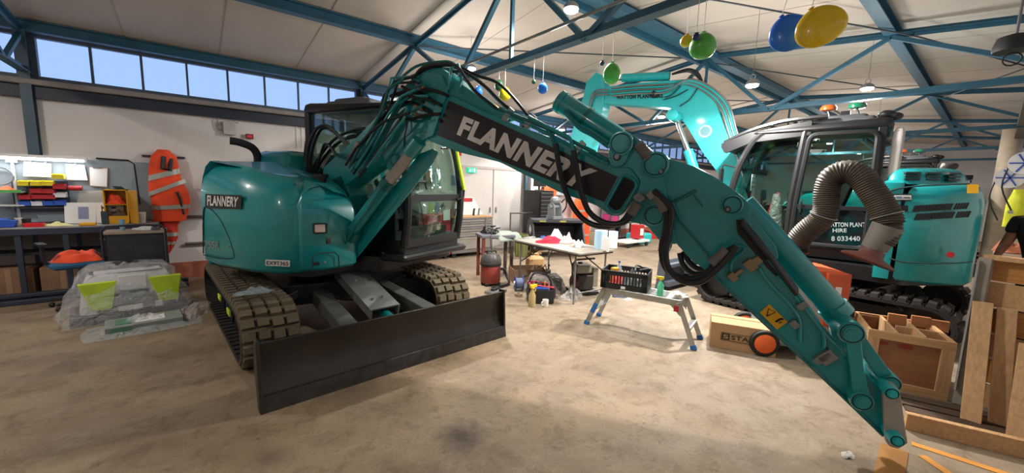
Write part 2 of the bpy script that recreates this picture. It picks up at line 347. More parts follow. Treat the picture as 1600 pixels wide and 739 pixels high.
# windows: one row per bay between two columns
TX = [-5.9, -1.6, 2.7, 7.0, 11.3, 15.6, 19.9]
FR = mat('window_frame_grey', '#4c5866', 0.5)
wi = 0
for yy, sg in ((YL, 1), (YR, -1)):
    for b in range(len(TX)):
        x0 = TX[b] + 0.07; x1 = (TX[b + 1] if b + 1 < len(TX) else XB) - 0.07; wi += 1
        w = MB(); w.box(((x0 + x1) / 2, yy + sg * 0.05, ZW0 + 0.02), (x1 - x0, 0.08, 0.05)); w.box(((x0 + x1) / 2, yy + sg * 0.05, ZW1 - 0.02), (x1 - x0, 0.08, 0.05))
        w.box((x0 - 0.03, yy + sg * 0.05, (ZW0 + ZW1) / 2), (0.11, 0.1, ZW1 - ZW0)); w.box((x1 + 0.03, yy + sg * 0.05, (ZW0 + ZW1) / 2), (0.11, 0.1, ZW1 - ZW0))
        wo = struct(w.build('window_%d' % wi, FR))
        st = (x1 - x0) / 8; mm = MB().box((0, 0, 0), (0.028, 0.05, ZW1 - ZW0 - 0.04)).mesh('mullion', FR); pm = MB().box((0, 0, 0), (st - 0.03, 0.006, ZW1 - ZW0 - 0.06)).mesh('pane', PANE)
        for k in range(8):
            if k: o = bpy.data.objects.new('mullion', mm); col.objects.link(o); o.parent = wo; o.location = (x0 + k * st, yy + sg * 0.05, (ZW0 + ZW1) / 2)
            o = bpy.data.objects.new('pane', pm); col.objects.link(o); o.parent = wo; o.location = (x0 + (k + 0.5) * st, yy + sg * 0.05, (ZW0 + ZW1) / 2)
# columns, trusses and purlins
def rz_(y): return ZE + (ZR - ZE) * (1 - abs(y - RIDGE) / (YL - RIDGE)) if y >= RIDGE else ZE + (ZR - ZE) * (1 - abs(y - RIDGE) / (RIDGE - YR))
ORD = ['nearest on the left', 'second from the left, over the teal excavator', 'third, over the far excavator', 'fourth, beyond the far excavator', 'fifth, deep in the hall', 'sixth and farthest in the hall']
CHZ = 2.92
for i, X in enumerate(TX[1:]):
    t = thing('roof_truss', 'blue steel roof truss spanning the hall, ' + ORD[i], 'roof truss', (X, RIDGE, 0))
    def P(y, z): return Vector((0, y - RIDGE, z))
    for (ya, yb) in ((YL - 0.02, RIDGE), (YR + 0.02, RIDGE)):
        m_ = MB(); a, b_ = P(ya, rz_(ya) - 0.13), P(yb, rz_(yb) - 0.13)
        m_.bar(a, b_, 0.10, 0.012); m_.bar(a - Vector((0, 0, 0.0)), b_, 0.012, 0.09); m_.build('rafter', BEAM, t, smooth=0)
    m_ = MB(); m_.bar(P(YL - 0.02, CHZ), P(YR + 0.02, CHZ), 0.10, 0.012); m_.bar(P(YL - 0.02, CHZ + 0.035), P(YR + 0.02, CHZ + 0.035), 0.012, 0.07); m_.build('bottom_chord', BEAM, t, smooth=0)
    nodes = [8.0, 7.25, 5.7, 4.3, 2.6, 1.1, -0.6]
    zig = [(8.1, 1), (7.4, 0), (5.75, 1), (5.0, 0), (6.35, 0)]
    for (ya, yb) in ((8.1, 7.35), (5.75, 7.35), (5.75, 4.5), (RIDGE, 4.5), (RIDGE, 2.4), (1.1, 2.4), (1.1, -0.5), (-1.2, -0.5)):
        MB().bar(P(ya, rz_(ya) - 0.16), P(yb, CHZ), 0.05, 0.05).build('web_member', BEAM, t, smooth=0)
    MB().bar(P(RIDGE, rz_(RIDGE) - 0.15), P(RIDGE, CHZ), 0.035, 0.035).build('web_member', BEAM, t, smooth=0)
    for (yy, sd) in ((YL - 0.09, 'left'), (YR + 0.09, 'right')):
        if sd == 'right' and 0 < X < 8: continue
        c = thing('steel_column', 'grey blue steel column on the %s wall under the roof truss, %s' % (sd, ORD[i]), 'column', (X, yy, 0))
        zb = 1.86 if (X < 0 and sd == 'left') else 0; zc = (zb + 3.46) / 2; hh = 3.46 - zb
        q = MB(); q.box((0, 0, zc), (0.008, 0.14, hh)); q.box((0, 0.07, zc), (0.1, 0.01, hh)); q.box((0, -0.07, zc), (0.1, 0.01, hh)); q.build('shaft', mat('column_grey_blue', '#3c5260', 0.5), c)
        if not zb: MB().box((0, 0, 0.008), (0.2, 0.16, 0.016)).build('base_plate', BEAM, c)
PUR = [(8.08, 'at the left eaves above the windows'), (5.75, 'between the left eaves and the ridge'), (RIDGE, 'along the ridge'), (1.1, 'between the ridge and the right wall'), (-1.2, 'at the right eaves')]
for y, wh in PUR:
    z = rz_(y); h = 0.13 if abs(y - RIDGE) > 0.1 else 0.15
    m_ = MB(); L_ = XB - XA; xm = (XA + XB) / 2
    m_.box((xm, 0, -0.004), (L_, 0.12, 0.012)); m_.box((xm, 0, -h), (L_, 0.12, 0.012)); m_.box((xm, 0, -h / 2), (L_, 0.010, h))
    if abs(y - RIDGE) < 0.1: m_.box((xm, 0.16, -h - 0.01), (L_, 0.07, 0.09)); m_.box((xm, -0.16, -h - 0.01), (L_, 0.07, 0.09))
    tag(m_.build('roof_purlin', BEAM, smooth=0, loc=(0, y, z - 0.012)), 'long blue steel roof beam running ' + wh, 'roof beam')
rods = [((2.7, 3.4), (7.0, 0.9)), ((7.0, 3.4), (11.3, 0.9)), ((7.0, 0.9), (11.3, -0.9)), ((11.3, 0.9), (7.0, -0.9)), ((7.0, 3.4), (2.7, 5.7)), ((7.0, 5.7), (11.3, 3.4)), ((11.3, 5.7), (7.0, 3.4))]
rl = ['over the bright boom', 'beyond the far cab', 'crossing by the right wall, rising away', 'crossing by the right wall, falling away', 'towards the left windows', 'beyond the bright boom, falling away', 'beyond the bright boom, rising away']
for (a, b_), w in zip(rods, rl):
    dz = 0.05 * (rl.index(w) % 2)
    a3 = Vector((a[0], a[1], rz_(a[1]) - 0.17 - dz)); b3 = Vector((b_[0], b_[1], rz_(b_[1]) - 0.17 - dz))
    tag(MB().cyl((0, 0, 0), b3 - a3, 0.011, 6).build('bracing_rod', mat('dark_rod', '#3a454c', 0.5), loc=a3), 'thin dark roof bracing rod ' + w, 'rod')
# service pipe hung beside the second chord
tag(MB().cyl((2.60, -1.3, 3.06), (2.60, 5.6, 3.06), 0.014, 8).build('conduit', GREYM), 'thin grey conduit along the chord of the second roof truss', 'pipe')
# lamps
LEDM = mat('led_face', '#ffffff', 0.5, emit=30)
LL = ['over the lower boom of the teal excavator', 'at the top edge left of the beam crossing', 'above the bright boom of the far excavator', 'above the far cab roof', 'under the bright boom of the far excavator',
      'beyond the far cab on the right', 'beyond the bright boom on the left', 'deep in the hall', 'farthest in the hall', 'added unseen as fill above the workbench side', 'above the tool chests', 'added unseen as fill behind the camera on the left']
for (x, y, z), pw, l in zip(LAMPS, LAMP_P, LL):
    t = thing('high_bay_lamp', 'white LED high bay lamp ' + l, 'lamp', (x, y, z))
    MB().lathe([(0.03, 0.07), (0.06, 0.05), (0.075, 0.03), (0.078, 0.006), (0.07, 0.004)], n=20).build('housing', GREYM, t)
    MB().lathe([(0.068, 0.004), (0.068, -0.012), (0.05, -0.022)], n=20).build('light_face', LEDM, t)
    MB().tube([(0.0, 0.03 * math.cos(a), 0.10 + 0.03 * math.sin(a)) for a in [k * math.pi / 5 for k in range(11)]], 0.005, 6).build('hook', GREYM, t)
    MB().cyl((0, 0, 0.13), (0, 0, rz_(y) - z - 0.03), 0.003, 5).build('chain', GREYM, t)
    ld = bpy.data.lights.new('lamp_light', 'AREA'); ld.shape = 'DISK'; ld.size = 0.13; ld.energy = LAMP_W * pw; ld.color = (1.0, 0.95, 0.89)
    lo = bpy.data.objects.new('lamp_light', ld); col.objects.link(lo); lo.parent = t; lo.location = (0, 0, -0.03)
    ld = bpy.data.lights.new('added_spill', 'POINT'); ld.shadow_soft_size = 0.17; ld.energy = LAMP_W * pw * 0.36; ld.color = (1.0, 0.95, 0.89)  # point light added below each lamp to brighten the ceiling
    lo = bpy.data.objects.new('added_spill', ld); col.objects.link(lo); lo.parent = t; lo.location = (0, 0, -0.28)

# ================================================================ THE EXCAVATORS
def undercarriage(root, padm, clean):
    A, Rr, W2 = 1.08, 0.285, 0.225            # half wheelbase, belt radius, half belt width
    Lr = 2 * A * 2; per = Lr + 2 * math.pi * Rr
    def on(u):                                 # point and tangent angle along the belt loop, side view (x, z)
        u %= per
        if u < 2 * A: return (A - u, Rr * 2, math.pi)            # top run, going back
        u -= 2 * A
        if u < math.pi * Rr: a = math.pi / 2 + u / Rr; return (-A + Rr * math.cos(a), Rr + Rr * math.sin(a), a + math.pi / 2)
        u -= math.pi * Rr
        if u < 2 * A: return (-A + u, 0, 0)
        u -= 2 * A; a = -math.pi / 2 + u / Rr; return (A + Rr * math.cos(a), Rr + Rr * math.sin(a), a + math.pi / 2)
    NP = 54
    pm = MB(); pm.box((0, 0, 0.006), (0.098, 0.45, 0.014))
    for (y, w) in ((-0.165, 0.10), (-0.055, 0.095), (0.055, 0.095), (0.165, 0.10)):
        d = 0.010 if y < 0 else -0.010; x0 = 0.037; vs = []
        for (sx, zz) in ((1, 0.01), (0.86, 0.052)):
            for (a, b) in ((-1, -1), (1, -1), (1, 1), (-1, 1)): vs.append((d + a * x0 * sx, y + b * w / 2 * sx, zz))
        pm.add(vs, [(4, 5, 6, 7), (0, 1, 5, 4), (1, 2, 6, 5), (2, 3, 7, 6), (3, 0, 4, 7)])
    me = pm.mesh('track_pad', padm, 0)
    for sd in (-1, 1):
        y0 = sd * 0.935
        b = MB(); loop = [on(per * k / 64) for k in range(64)]; vs = []; fs = []
        for x, z, a in loop:
            nx, nz_ = math.sin(a), -math.cos(a)
            for (yy, q) in ((-W2, -0.055), (W2, -0.055), (W2, -0.085), (-W2, -0.085)): vs.append((x + nx * q, y0 + yy, z + nz_ * q))
        for k in range(64):
            for j in range(4): fs.append((k * 4 + j, k * 4 + (j + 1) % 4, ((k + 1) % 64) * 4 + (j + 1) % 4, ((k + 1) % 64) * 4 + j))
        b.add(vs, fs)
        for k in range(NP):                    # inner guide lugs
            x, z, a = on(per * k / NP); nx, nz_ = math.sin(a), -math.cos(a); b.box((x - nx * 0.10, y0, z - nz_ * 0.10), (0.05, 0.05, 0.04))
            if abs(x) < A and z < 0.1: b.box((x, y0, 0.09), (0.045, 0.44, 0.016))
        t = b.build('track', BELT, root, smooth=0)
        for k in range(NP):
            x, z, a = on(per * (k + 0.5) / NP); o = bpy.data.objects.new('track_pad', me); col.objects.link(o); o.parent = t
            nx, nz_ = math.sin(a), -math.cos(a)
            o.matrix_local = Matrix(((math.cos(a), 0, nx, x - nx * 0.055), (0, 1, 0, y0), (math.sin(a), 0, nz_, z - nz_ * 0.055), (0, 0, 0, 1)))
        f = MB(); out = y0 + sd * 0.10; inn = y0 - sd * 0.10
        f.prism(rpoly([(-0.85, 0.15), (0.85, 0.15), (0.95, 0.3), (0.8, 0.42), (-0.85, 0.42), (-0.95, 0.3)], 0.05), y0 - sd * 0.12, y0 + sd * 0.03, lambda u, v, w: (u, w, v))
        f.box((0.0, y0 + sd * 0.05, 0.40), (1.5, 0.06, 0.03))
        f.build('track_frame', BLKP, root, bevel=0.006)
        for x in (-A, A): MB().lathe([(0.03, -0.08), (0.19, -0.075), (0.19, -0.03), (0.21, -0.03), (0.21, 0.03), (0.19, 0.03), (0.19, 0.075), (0.03, 0.08)], n=28, M=Matrix.Rotation(R_(90), 4, 'X')).build('idler_wheel' if x > 0 else 'drive_sprocket', BLACK, root, loc=(x, y0, Rr))
        for x in (-0.6, -0.3, 0, 0.3, 0.6): MB().lathe([(0.02, -0.12), (0.085, -0.12), (0.085, -0.04), (0.06, -0.04), (0.06, 0.04), (0.085, 0.04), (0.085, 0.12), (0.02, 0.12)], n=18, M=Matrix.Rotation(R_(90), 4, 'X')).build('track_roller', BLACK, root, loc=(x, y0, 0.155))
        for x in (0.15, 0.75) if sd < 0 else (): 
            g = MB(); g.box((x, y0 - 0.17, 0.42), (0.16, 0.10, 0.05)); g.box((x, y0 - 0.12, 0.36), (0.05, 0.05, 0.12)); q = g.build('track_guide', BLKP, root, bevel=0.008)
            MB().box((x, y0 - 0.226, 0.42), (0.15, 0.012, 0.05)).build('lime_tip', LIME, q)
    c = MB(); c.prism(rpoly([(-0.62, -0.72), (0.62, -0.72), (0.70, -0.3), (0.70, 0.3), (0.62, 0.72), (-0.62, 0.72), (-0.70, 0.3), (-0.70, -0.3)], 0.08), 0.34, 0.56, lambda u, v, w: (u, v, w))
    for sx in (-1, 1):
        for sy in (-1, 1): c.bar((sx * 0.5, sy * 0.5, 0.45), (sx * 0.62, sy * 0.88, 0.34), 0.26, 0.16)
    c.build('undercarriage_frame', BLACK, root, bevel=0.012)
    MB().lathe([(0.3, 0.54), (0.46, 0.55), (0.46, 0.66), (0.50, 0.66), (0.50, 0.74), (0.3, 0.74)], n=40).build('slewing_ring', BLKP, root)
    # dozer blade
    prof = [(2.00, 0.0), (1.975, 0.09), (1.93, 0.2), (1.915, 0.3), (1.925, 0.4), (1.965, 0.5)]
    back = [(1.94, 0.5), (1.895, 0.4), (1.885, 0.3), (1.90, 0.2), (1.94, 0.09), (1.965, 0.0)]
    d = MB(); d.prism(prof + back, -1.16, 1.16, lambda u, v, w: (u, w, v))
    for y in (-1.15, 1.15): d.prism([(2.0, 0.0), (1.99, 0.25), (1.972, 0.52), (1.90, 0.52), (1.86, 0.3), (1.93, 0.0)], y - 0.012, y + 0.012, lambda u, v, w: (u, w, v))
    d.box((1.86, 0, 0.42), (0.09, 2.2, 0.06)); d.box((1.85, 0, 0.12), (0.10, 2.2, 0.08))
    bl = d.build('dozer_blade', BLADE if clean else mat('grey_blue_blade', '#5a606c', 0.45, 0.3), root, bevel=0.004)
    MB().prism([(2.012, 0.0), (1.992, 0.115), (1.978, 0.118), (1.995, 0.0)], -1.16, 1.16, lambda u, v, w: (u, w, v)).build('cutting_edge', mat('worn_edge_steel', '#3d3c3a', 0.4, 0.5, var=0.3, scale=12), bl, smooth=0)
    DG = mat('grey_link_steel', '#5f625f', 0.5, 0.3, var=0.2, dirt='#3d3a34', damt=0.5)
    for sy in (-1, 1):
        MB().bar((0.45, sy * 0.33, 0.42), (1.88, sy * 0.42, 0.30), 0.15, 0.16).build('push_arm', DG, bl, bevel=0.012)
    pl = MB(); pl.bar((0.62, -0.02, 0.66), (1.55, -0.02, 0.44), 0.30, 0.02); pl.bar((0.62, -0.16, 0.62), (1.55, -0.16, 0.40), 0.02, 0.10); pl.bar((0.62, 0.12, 0.62), (1.55, 0.12, 0.40), 0.02, 0.10)
    p = pl.build('cylinder_guard', mat('grey_guard_plate', '#7d807d', 0.5, 0.4, var=0.15, dirt='#55534c', damt=0.4), bl, bevel=0.004)
    bo = MB()
    for x, y in ((0.95, -0.07), (0.95, 0.03), (1.38, -0.07), (1.38, 0.03)): bo.cyl((x, y, 0.60 - (x - 0.62) * 0.237 + 0.05), (x, y, 0.60 - (x - 0.62) * 0.237 + 0.09), 0.016, 8)
    bo.build('guard_bolts', GREYM, bl)
    MB().cyl((0.6, 0, 0.5), (1.86, 0, 0.30), 0.05, 14).build('blade_cylinder', TEALD, bl)
    MB().tube([(0.55, -0.3, 0.52), (0.75, -0.32, 0.50), (0.95, -0.22, 0.42), (1.15, -0.1, 0.45)], 0.014, 6, sub=4).build('blade_hose', HOSE, bl)

def upper(root, M, first):
    """superstructure, (s forward, n left, z), turned by M onto the tracks"""
    def mb(): return MB(M)
    # chassis plate and counterweight
    ck = mb(); ck.shell(rpoly([(0.55, -0.9), (0.60, -0.42), (0.93, -0.30), (0.95, 0.98), (-0.7, 1.12), (-1.15, 0.6), (-1.15, -0.6), (-0.7, -1.1)], 0.08), 0.68, 0.84, ((0, 0), (1, 0))); ck.build('chassis_plate', BLACK, root)
    arc = []
    for k in range(15):
        a = R_(118 + 124 * k / 14); arc.append((1.31 * math.cos(a), 1.22 * math.sin(a) * 1.03))
    cw = [(-0.63, -1.14), (-0.63, 1.165)] + rpoly([(-0.9, 1.16), (-1.22, 0.95), (-1.33, 0.2)], [0.0, 0.35, 0.0], 6)[0:8] + [p for p in arc if p[1] < 0.15]
    cw = [(min(x, -0.63), y) for x, y in cw]
    q = mb(); q.shell(cw, 0.74, lambda x, y: 1.84 - 0.04 * abs(y)); c = q.build('counterweight', TEAL, root, smooth=50)
    # right hand side: panel shell, then the front box with the lamp
    def top_r(s, n): return 1.84 - max(0, s + 0.25) * 0.26 - max(0, -0.85 - n) * 0.10
    q = mb(); q.shell(rpoly([(-0.61, -0.40), (-0.61, -1.235), (0.15, -1.245), (0.46, -1.13), (0.585, -0.99), (0.56, -0.40)], [0, 0.02, 0.25, 0.2, 0.05, 0.0], 6), 0.74, top_r, ((0, 0.05), (0.05, 0.0), (0.7, 0.0), (0.85, 0.03), (0.95, 0.085), (1, 0.17)))
    sp_ = q.build('side_panel', TEAL, root, smooth=50)
    def top_f(s, n): return 1.825 - max(0, s + 0.25) * 0.26 - max(0, -0.85 - n) * 0.10 - max(0, s - 0.45) * 0.15
    q = mb(); q.shell(rpoly([(0.05, -0.46), (0.05, -0.80), (0.28, -0.98), (0.60, -1.0), (0.73, -0.84), (0.77, -0.50), (0.74, -0.46)], [0.03, 0.08, 0.1, 0.03, 0.1, 0.06, 0.02], 6), 0.76, top_f, ((0, 0.04), (0.05, 0.0), (0.78, 0.0), (0.90, 0.05), (0.97, 0.13), (1, 0.24)))
    fb = q.build('front_box', TEAL, root, smooth=50)
    # engine cover behind and beside the cab
    q = mb(); q.shell(rpoly([(-0.61, -0.38), (-0.61, 1.165), (-0.44, 1.165), (-0.44, -0.38)], 0.02, 2), 0.74, 1.84, ((0, 0.02), (0.97, 0.0), (1, 0.03))); q.build('engine_cover', TEAL, root)
    q = mb(); q.shell(rpoly([(-1.16, -0.42), (-1.2, 0.1), (-1.1, 0.62), (-0.7, 0.95), (-0.45, 0.95), (-0.45, -0.42)], 0.12), 1.80, 1.99, ((0, 0), (0.5, 0.02), (0.9, 0.08), (1, 0.16))); hd = q.build('hood', TEAL, root, smooth=50)
    vt = mb()
    for k in range(3):
        for j in range(3): vt.box((-0.66 - 0.16 * j, 0.915 - 0.10 * j, 1.855 + k * 0.035), (0.13, 0.06, 0.02), rz=R_(20 + 12 * j))
    vt.build('vent_slots', BLACK, hd)
    vt = mb()
    for k in range(4): vt.box((-1.145 + 0.012 * k * 0, -0.1 + k * 0.13, 1.90), (0.06, 0.09, 0.05))
    vt.build('vent_slots', BLACK, hd)
    ex = mb(); ex.tube([(-0.98, -0.42, 1.80), (-0.98, -0.42, 1.93), (-1.0, -0.47, 2.02), (-1.06, -0.58, 2.07), (-1.10, -0.66, 2.08)], 0.045, 14, sub=5); ex.build('exhaust_pipe', RUB, root)
    # filler, lamp, hatches
    q = mb(); q.cyl((0.42, -0.62, 1.56), (0.42, -0.62, 1.68), 0.055, 18); q.cyl((0.42, -0.62, 1.67), (0.42, -0.62, 1.71), 0.075, 18); q.build('filler_cap', BLKP, root)
    return dict(side=sp_, front=fb, cw=c, hood=hd)

def line_on(pts, r, name, m, parent, M, sub=0):
    q = MB(M); q.tube(pts, r, 6, sub=sub); return q.build(name, m, parent)

def cab(root, M, first):
    def mb(): return MB(M)
    S0, S1, N0, N1 = -0.42, 1.10, (-0.16), 0.90
    c = mb(); c.shell(rpoly([(S0, N0), (S1, N0), (S1 + 0.02, N1), (S0, N1)], 0.05), 0.86, 1.02, ((0, 0), (1, 0)))
    cb = c.build('cab', BLACK, root, bevel=0.01)
    # pillar lines (s, z)
    fr = [(1.10, 0.95), (1.15, 1.25), (1.15, 1.6), (1.08, 2.0), (0.95, 2.32), (0.82, 2.47)]
    def pil(n, r=0.045): return mb().tube([(s, n, z) for s, z in fr], r, 8, sub=5).build('front_pillar', BLACK, cb)
    pil(N0 + 0.03); pil(N1 - 0.03)
    for n in (N0 + 0.03, N1 - 0.03):
        mb().bar((S0 + 0.05, n, 0.95), (S0 + 0.05, n, 2.45), 0.10, 0.08).build('rear_pillar', BLACK, cb, bevel=0.01)
    mb().tube([(0.42, N1 - 0.02, 0.95), (0.42, N1 - 0.02, 1.6), (0.36, N1 - 0.03, 2.46)], 0.04, 8).build('door_pillar', BLACK, cb)
    rf = mb(); rf.shell(rpoly([(S0 - 0.04, N0 - 0.02), (0.95, N0 - 0.02), (0.98, N0 + 0.2), (0.98, N1 - 0.2), (0.95, N1 + 0.02), (S0 - 0.04, N1 + 0.02)], 0.08), 2.44, lambda s, n: 2.57 - max(0, s - 0.3) * 0.12, ((0, 0.02), (0.3, 0), (0.8, 0.02), (1, 0.07)))
    ro = rf.build('cab_roof', BLACK, cb, smooth=50)
    # stepped hatch / guard on the roof
    g = mb(); g.shell(rpoly([(-0.30, 0.02), (0.45, 0.02), (0.45, 0.78), (-0.30, 0.78)], 0.06), 2.55, 2.61, ((0, 0), (0.7, 0), (1, 0.02))); g.shell(rpoly([(-0.22, 0.08), (0.3, 0.08), (0.3, 0.7), (-0.22, 0.7)], 0.06), 2.60, 2.65, ((0, 0), (0.7, 0), (1, 0.02))); g.build('roof_hatch', mat('charcoal_roof', '#4a4c50', 0.5), ro)
    # side sills and lower panels
    mb().box(((S0 + 1.0) / 2, N0 + 0.01, 1.24), (1.0 - S0, 0.02, 0.46)).build('right_lower_panel', BLACK, cb)
    mb().box(((S0 + 0.38) / 2, N1 - 0.01, 1.22), (0.38 - S0, 0.02, 0.42)).build('left_rear_panel', BLACK, cb)
    mb().box((S0 + 0.01, (N0 + N1) / 2, 1.35), (0.02, N1 - N0, 0.75)).build('rear_panel', BLACK, cb)
    # windscreen in two panes
    def pane(n0, n1, pts, name, th=0.006):
        q = mb(); q.grid(lambda u, v: (lambda i, f: (pts[i][0] * (1 - f) + pts[i + 1][0] * f, n0 + (n1 - n0) * u, pts[i][1] * (1 - f) + pts[i + 1][1] * f))(min(len(pts) - 2, int(v * (len(pts) - 1))), v * (len(pts) - 1) - min(len(pts) - 2, int(v * (len(pts) - 1)))), 2, len(pts)); return q.build(name, GLS, cb, solid=th)
    pane(N0 + 0.06, N1 - 0.06, [fr[0], (1.13, 1.1), (1.15, 1.25), (1.155, 1.46)], 'lower_windscreen')
    pane(N0 + 0.06, N1 - 0.06, [(1.155, 1.50), (1.15, 1.62), (1.12, 1.82), (1.08, 2.0), (1.02, 2.17), (0.95, 2.32), (0.84, 2.45)], 'windscreen')
    for (sa, za, wa, ha) in ((1.15, 1.48, 0.035, 0.08), (1.11, 0.98, 0.06, 0.09), (0.84, 2.46, 0.08, 0.07)): mb().bar((sa, N0, za), (sa, N1, za), wa, ha).build('windscreen_bar', BLACK, cb)
    # sliding right side glass, left door with glass, rear glass
    mb().box((0.35, N0 + 0.005, 1.95), (1.42, 0.006, 0.95)).build('right_window', GLS, cb)
    mb().box((S0, (N0 + N1) / 2, 2.05), (0.006, N1 - N0 - 0.1, 0.7)).build('rear_window', GLS, cb)
    # door: frame loop, two panes, handle
    dz = [(-0.36, 1.02), (0.38, 1.02), (0.36, 1.6), (0.30, 2.40), (-0.34, 2.40)]
    lp = rpoly(dz, 0.09, 4); lp.append(lp[0])
    d = mb(); d.tube([(s, N1 + 0.015, z) for s, z in lp], 0.032, 8, caps=False)
    d.bar((-0.36, N1 + 0.015, 1.50), (0.36, N1 + 0.015, 1.50), 0.05, 0.05, up=(0, 1, 0)); do = d.build('door', BLACK, cb)
    q = mb(); q.prism(rpoly([(-0.34, 1.53), (0.35, 1.53), (0.29, 2.38), (-0.32, 2.38)], 0.07), N1 + 0.012, N1 + 0.018, lambda u, v, w: (u, w, v)); q.build('door_upper_glass', GLS, do)
    q = mb(); q.prism(rpoly([(-0.34, 1.04), (0.36, 1.04), (0.35, 1.47), (-0.34, 1.47)], 0.07), N1 + 0.012, N1 + 0.018, lambda u, v, w: (u, w, v)); q.build('door_lower_glass', mat('dark_door_glass', '#0d1213', 0.08, coat=0.5), do)
    mb().tube([(0.30, N1 + 0.03, 1.40), (0.30, N1 + 0.07, 1.42), (0.30, N1 + 0.07, 1.56), (0.30, N1 + 0.03, 1.58)], 0.012, 6).build('door_handle', BLACK, do)
    q = mb(); q.prism(rpoly([(0.48, 1.10), (1.06, 1.10), (1.10, 1.55), (1.0, 2.0), (0.84, 2.34), (0.42, 2.40)], 0.06), N1 - 0.03, N1 - 0.024, lambda u, v, w: (u, w, v)); q.build('left_front_glass', GLS, cb)
    # side step edge and the curved foot rail under the front
    st = mb(); st.shell(rpoly([(0.9, N0 - 0.16), (1.22, N0 - 0.10), (1.24, N1 + 0.03), (0.9, N1 + 0.03)], 0.06), 0.80, 0.87, ((0, 0.02), (0.3, 0), (0.7, 0), (1, 0.02))); st.build('front_sill', BLACK, cb)
    # seat, levers, console, monitor
    SEAT = mat('seat_cloth', '#3a3b3e', 0.8)
    s = mb(); s.box((0.22, 0.4, 1.22), (0.46, 0.46, 0.12)); s.box((0.22, 0.4, 1.08), (0.34, 0.36, 0.16)); so = s.build('seat', SEAT, cb, bevel=0.03)
    s = mb(); s.bar((0.03, 0.4, 1.26), (-0.12, 0.4, 1.84), 0.46, 0.12, up=(1, 0, 0)); s.bar((-0.13, 0.4, 1.88), (-0.17, 0.4, 2.06), 0.26, 0.10, up=(1, 0, 0)); s.build('backrest', SEAT, so, bevel=0.03)
    for n in (0.10, 0.70):
        s = mb(); s.box((0.28, n, 1.34), (0.46, 0.13, 0.22)); s.build('control_console', BLKP, cb, bevel=0.02)
        s = mb(); s.tube([(0.46, n, 1.45), (0.48, n, 1.58), (0.47, n, 1.62)], 0.014, 8); s.ball((0.47, n, 1.64), (0.03, 0.03, 0.045), 10, 6); s.build('joystick', BLKP, cb)
    s = mb(); s.box((0.98, 0.40, 1.08), (0.16, 0.6, 0.10)); s.build('footwell', BLKP, cb)
    for n in (0.33, 0.45):
        s = mb(); s.tube([(0.92, n, 1.05), (0.86, n, 1.35), (0.80, n, 1.52)], 0.012, 6); s.build('travel_lever', BLKP, cb)
    s = mb(); s.box((0.90, 0.02, 1.62), (0.04, 0.20, 0.16)); s.tube([(0.92, 0.0, 1.3), (0.92, 0.0, 1.56)], 0.015, 6); s.build('monitor', BLKP, cb, bevel=0.005)
    return cb

def machine(label, c, track_deg, upper_deg, first, off=(0, 0)):
    root = thing('excavator', label, 'excavator', (c[0] + off[0], c[1] + off[1], 0), R_(track_deg))
    M = Matrix.Translation(Matrix.Rotation(R_(-track_deg), 3, 'Z') @ Vector((-off[0], -off[1], 0))) @ Matrix.Rotation(R_(upper_deg - track_deg), 4, 'Z')
    undercarriage(root, PADM if first else PAD2, first)
    p = upper(root, M, first); cb = cab(root, M, first)
    return root, M, p, cb, Frame(c, upper_deg)

# ---------------------------------------------------------------- the near excavator
E1, M1, P1, C1, F1 = machine('teal excavator with a black lettered boom, dozer blade in front, arm reaching to the floor', (1.43, 5.1), -86, -65.5, True, (-0.135, 0.06))
def m1(p): return M1 @ Vector(p)
NF, NB = -0.45, -0.15                                # near and far face of the boom
def plate(name, px, parent, m, n0=NF, n1=NB, F=F1, M=M1, rad=0.0, bevel=0.006, ref=None, smooth=35):
    q = MB(M); pts = [(p.x, p.z) for p in (F.side(x, y, n0 if ref is None else ref) for x, y in px)]
    if rad: pts = rpoly(pts, rad, 4)
    q.prism(pts, n0, n1, lambda u, v, w: (u, w, v)); return q.build(name, m, parent, bevel=bevel, smooth=smooth)
SEAMM = mat('dark_groove', '#063333', 0.7)
def pin(name, px, r, parent, n0=NF - 0.03, n1=NB + 0.03, F=F1, M=M1, m=TEAL):
    p = F.side(px[0], px[1], n0); q = MB(M); q.lathe([(r * 0.9, -0.002), (r, 0.006), (r, abs(n1 - n0) - 0.006), (r * 0.9, abs(n1 - n0))], c=(p.x, n0, p.z), n=24, M=Matrix.Rotation(R_(-90), 4, 'X'))
    q.build(name, m, parent); q = MB(M); q.tube([(p.x + r * 0.80 * math.cos(a), n0 - 0.001, p.z + r * 0.80 * math.sin(a)) for a in [k * math.pi / 12 for k in range(25)]], 0.004, 5, caps=False); q.build('pin_groove', SEAMM, parent); q = MB(M); q.lathe([(r * 0.62, -0.012), (r * 0.62, 0.0)], c=(p.x, n0, p.z), n=20, M=Matrix.Rotation(R_(-90), 4, 'X')); q.lathe([(r * 0.5, -0.016), (r * 0.5, 0.0)], c=(p.x, n0, p.z), n=6, M=Matrix.Rotation(R_(-90), 4, 'X'))
    return q.build('pin_head', m, parent)
def hose(px, n, r, parent, name='hose', m=HOSE, F=F1, M=M1, sub=5, k=8):
    ns = n if isinstance(n, (list, tuple)) else [n] * len(px)
    q = MB(M); q.tube([F.side(x, y, w) for (x, y), w in zip(px, ns)], r, k, sub=sub); return q.build(name, m, parent)
def cylp(a, b, n, r, name, m, parent, nn=20, F=F1, M=M1):
    q = MB(M); q.cyl(F.side(a[0], a[1], n), F.side(b[0], b[1], n), r, nn); return q.build(name, m, parent)

